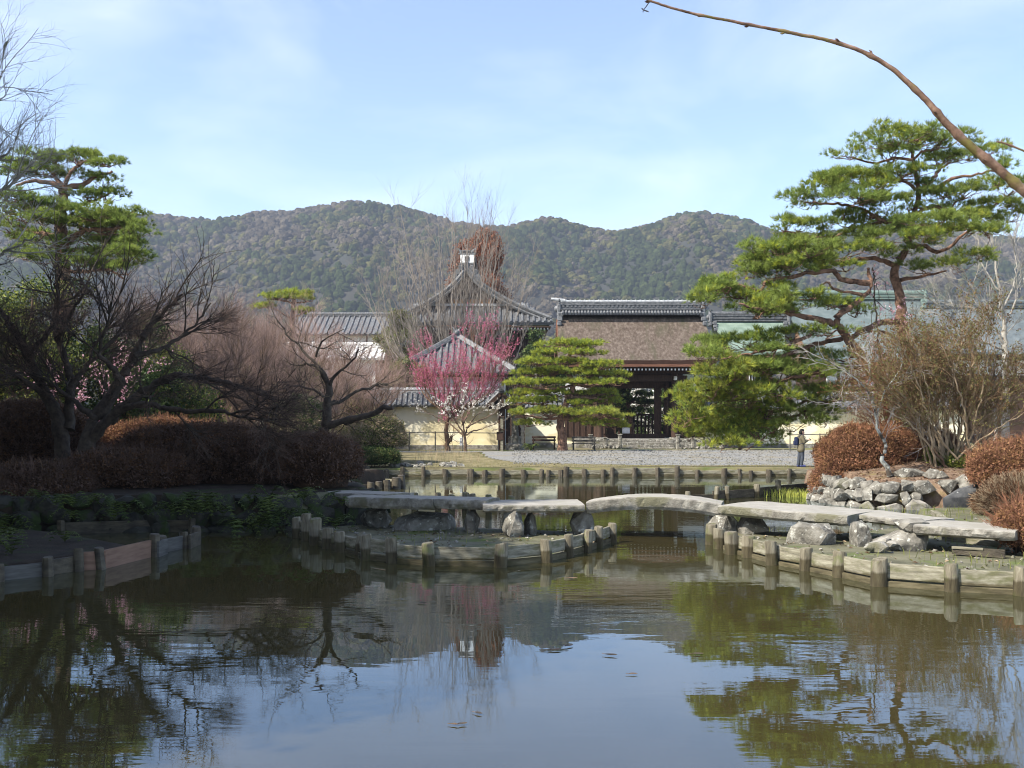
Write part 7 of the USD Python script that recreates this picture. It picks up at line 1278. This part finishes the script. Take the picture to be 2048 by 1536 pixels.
# x = the way the person faces (right in the picture), y = away from the viewer
joints = J({'hipL': ((-.02, -.09, .90), .105), 'hipR': ((-.02, .09, .90), .105), 'waist': ((-.02, 0, 1.05), .125), 'chest': ((0, 0, 1.28), .14), 'shL': ((-.01, -.17, 1.40), .065), 'shR': ((-.01, .17, 1.40), .065), 'neck': ((.01, 0, 1.50), .055), 'head0': ((.045, 0, 1.58), .075), 'head1': ((.03, 0, 1.66), .092), 'chin': ((.10, 0, 1.55), .035), 'nose': ((.135, 0, 1.605), .014),
    'kneeL': ((.02, -.10, .48), .062), 'kneeR': ((-.07, .10, .48), .062), 'ankL': ((-.03, -.10, .09), .042), 'ankR': ((-.12, .10, .09), .042), 'toeL': ((.13, -.11, .04), .035), 'toeR': ((.04, .11, .04), .035),
    'elL': ((.06, -.24, 1.16), .045), 'elR': ((.06, .24, 1.16), .045), 'wrL': ((.28, -.10, 1.24), .030), 'wrR': ((.28, .08, 1.24), .030), 'haL': ((.34, -.06, 1.26), .034), 'haR': ((.34, .05, 1.26), .034), 'earL': ((.03, -.093, 1.62), .02), 'earR': ((.03, .093, 1.62), .02)})
bones = [('hipL', 'hipR', 'waist'), ('waist', 'chest'), ('chest', 'shL'), ('chest', 'shR'), ('chest', 'neck'), ('neck', 'head0'), ('head0', 'head1', 'chin'), ('head0', 'nose'), ('hipL', 'kneeL'), ('kneeL', 'ankL'), ('ankL', 'toeL'), ('hipR', 'kneeR'), ('kneeR', 'ankR'), ('ankR', 'toeR'), ('shL', 'elL'), ('elL', 'wrL'), ('wrL', 'haL'), ('shR', 'elR'), ('elR', 'wrR'), ('wrR', 'haR'), ('head1', 'earL'), ('head1', 'earR')]
fing = {}
for s, hn in ((-1, 'haL'), (1, 'haR')):
    hc = joints[hn][0]
    for q in range(4):
        a = hc + np.array([.025, s * .012, .022 - .016 * q]); b = a + np.array([.035, -s * .022, 0]); c = b + np.array([.005, -s * .034, -.002]); joints['%sf%da' % (hn, q)] = (a, .0095); joints['%sf%db' % (hn, q)] = (b, .009); joints['%sf%dc' % (hn, q)] = (c, .008); bones += [(hn, '%sf%da' % (hn, q)), ('%sf%da' % (hn, q), '%sf%db' % (hn, q)), ('%sf%db' % (hn, q), '%sf%dc' % (hn, q))]
    joints[hn + 't'] = (hc + np.array([.005, -s * .03, .04]), .010); joints[hn + 't2'] = (hc + np.array([.03, -s * .045, .05]), .009); bones += [(hn, hn + 't'), (hn + 't', hn + 't2')]
obj('body', body(joints, bones, .02, 6), M['skin'], pe, True)
jj = J({'a': ((-.03, -.10, .80), .155), 'b': ((-.03, .10, .80), .155), 'w': ((-.02, 0, 1.05), .16), 'c': ((0, 0, 1.28), .172), 'sL': ((-.01, -.175, 1.39), .09), 'sR': ((-.01, .175, 1.39), .09), 'n': ((.0, 0, 1.46), .085), 'eL': ((.06, -.25, 1.15), .075), 'eR': ((.06, .25, 1.15), .075), 'wL': ((.25, -.115, 1.23), .05), 'wR': ((.25, .09, 1.23), .05)})
obj('jacket', body(jj, [('a', 'b', 'w'), ('w', 'c'), ('c', 'sL', 'sR'), ('c', 'n'), ('sL', 'eL'), ('eL', 'wL'), ('sR', 'eR'), ('eR', 'wR')], .03, 5), M['jacket'], pe, True)
jj = J({'hL': ((-.02, -.09, .88), .125), 'hR': ((-.02, .09, .88), .125), 'kL': ((.02, -.10, .48), .085), 'kR': ((-.07, .10, .48), .085), 'aL': ((-.03, -.10, .10), .072), 'aR': ((-.12, .10, .10), .072)})
obj('trousers', body(jj, [('hL', 'hR'), ('hL', 'kL'), ('kL', 'aL'), ('hR', 'kR'), ('kR', 'aR')], .03, 5), M['jeans'], pe, True)
for s, dx in ((-1, 0), (1, -.09)): jj = J({'h': ((-.06 + dx, s * .105, .045), .052), 't': ((.13 + dx, s * .115, .035), .045), 'i': ((0 + dx, s * .105, .075), .05)}); obj('shoe', body(jj, [('h', 't', 'i')], .02, 2), M['shoe'], pe, True)
jj = J({'t': ((.01, 0, 1.675), .105), 'b': ((-.03, 0, 1.60), .10), 'f': ((.07, 0, 1.71), .06)}); obj('hair', body(jj, [('t', 'b', 'f')], .02, 3), M['hair'], pe, True)
for s in (-1, 1): m = trimesh.creation.icosphere(1, .012); m.apply_translation(O + [.118, s * .034, 1.622]); obj('eye', m, M['white'], pe)
bp = thing('backpack', 'dark blue backpack on the back of the person with the camera', 'backpack', O + [-.2, 0, .95]); obj('bag', cbox(O + [-.245, 0, 1.20], (.15, .28, .40), .05), M['navy'], bp); obj('front_pocket', cbox(O + [-.335, 0, 1.12], (.06, .22, .20), .025), M['navy'], bp)
for s in (-1, 1): v, f = tubes(spline([O + [-.17, s * .11, 1.38], O + [-.02, s * .12, 1.50], O + [.165, s * .12, 1.36], O + [.10, s * .17, 1.12], O + [-.16, s * .13, 1.05]], 16), np.full(16, .014), 6); obj('strap', (v, f), M['navy'], bp, 60)
cm = thing('camera', 'small black camera held in both hands by the person on the bank', 'camera', O + [.37, 0, 1.27]); obj('camera_body', cbox(O + [.37, -.005, 1.27], (.05, .115, .075), .01), M['camera_black'], cm); m = trimesh.creation.cylinder(.03, .05, sections=16); m.apply_transform(trimesh.transformations.rotation_matrix(math.pi / 2, (0, 1, 0))); m.apply_translation(O + [.415, -.005, 1.265]); obj('lens', m, M['camera_black'], cm, 40); obj('viewfinder', cbox(O + [.37, -.005, 1.315], (.035, .04, .025), .006), M['camera_black'], cm)
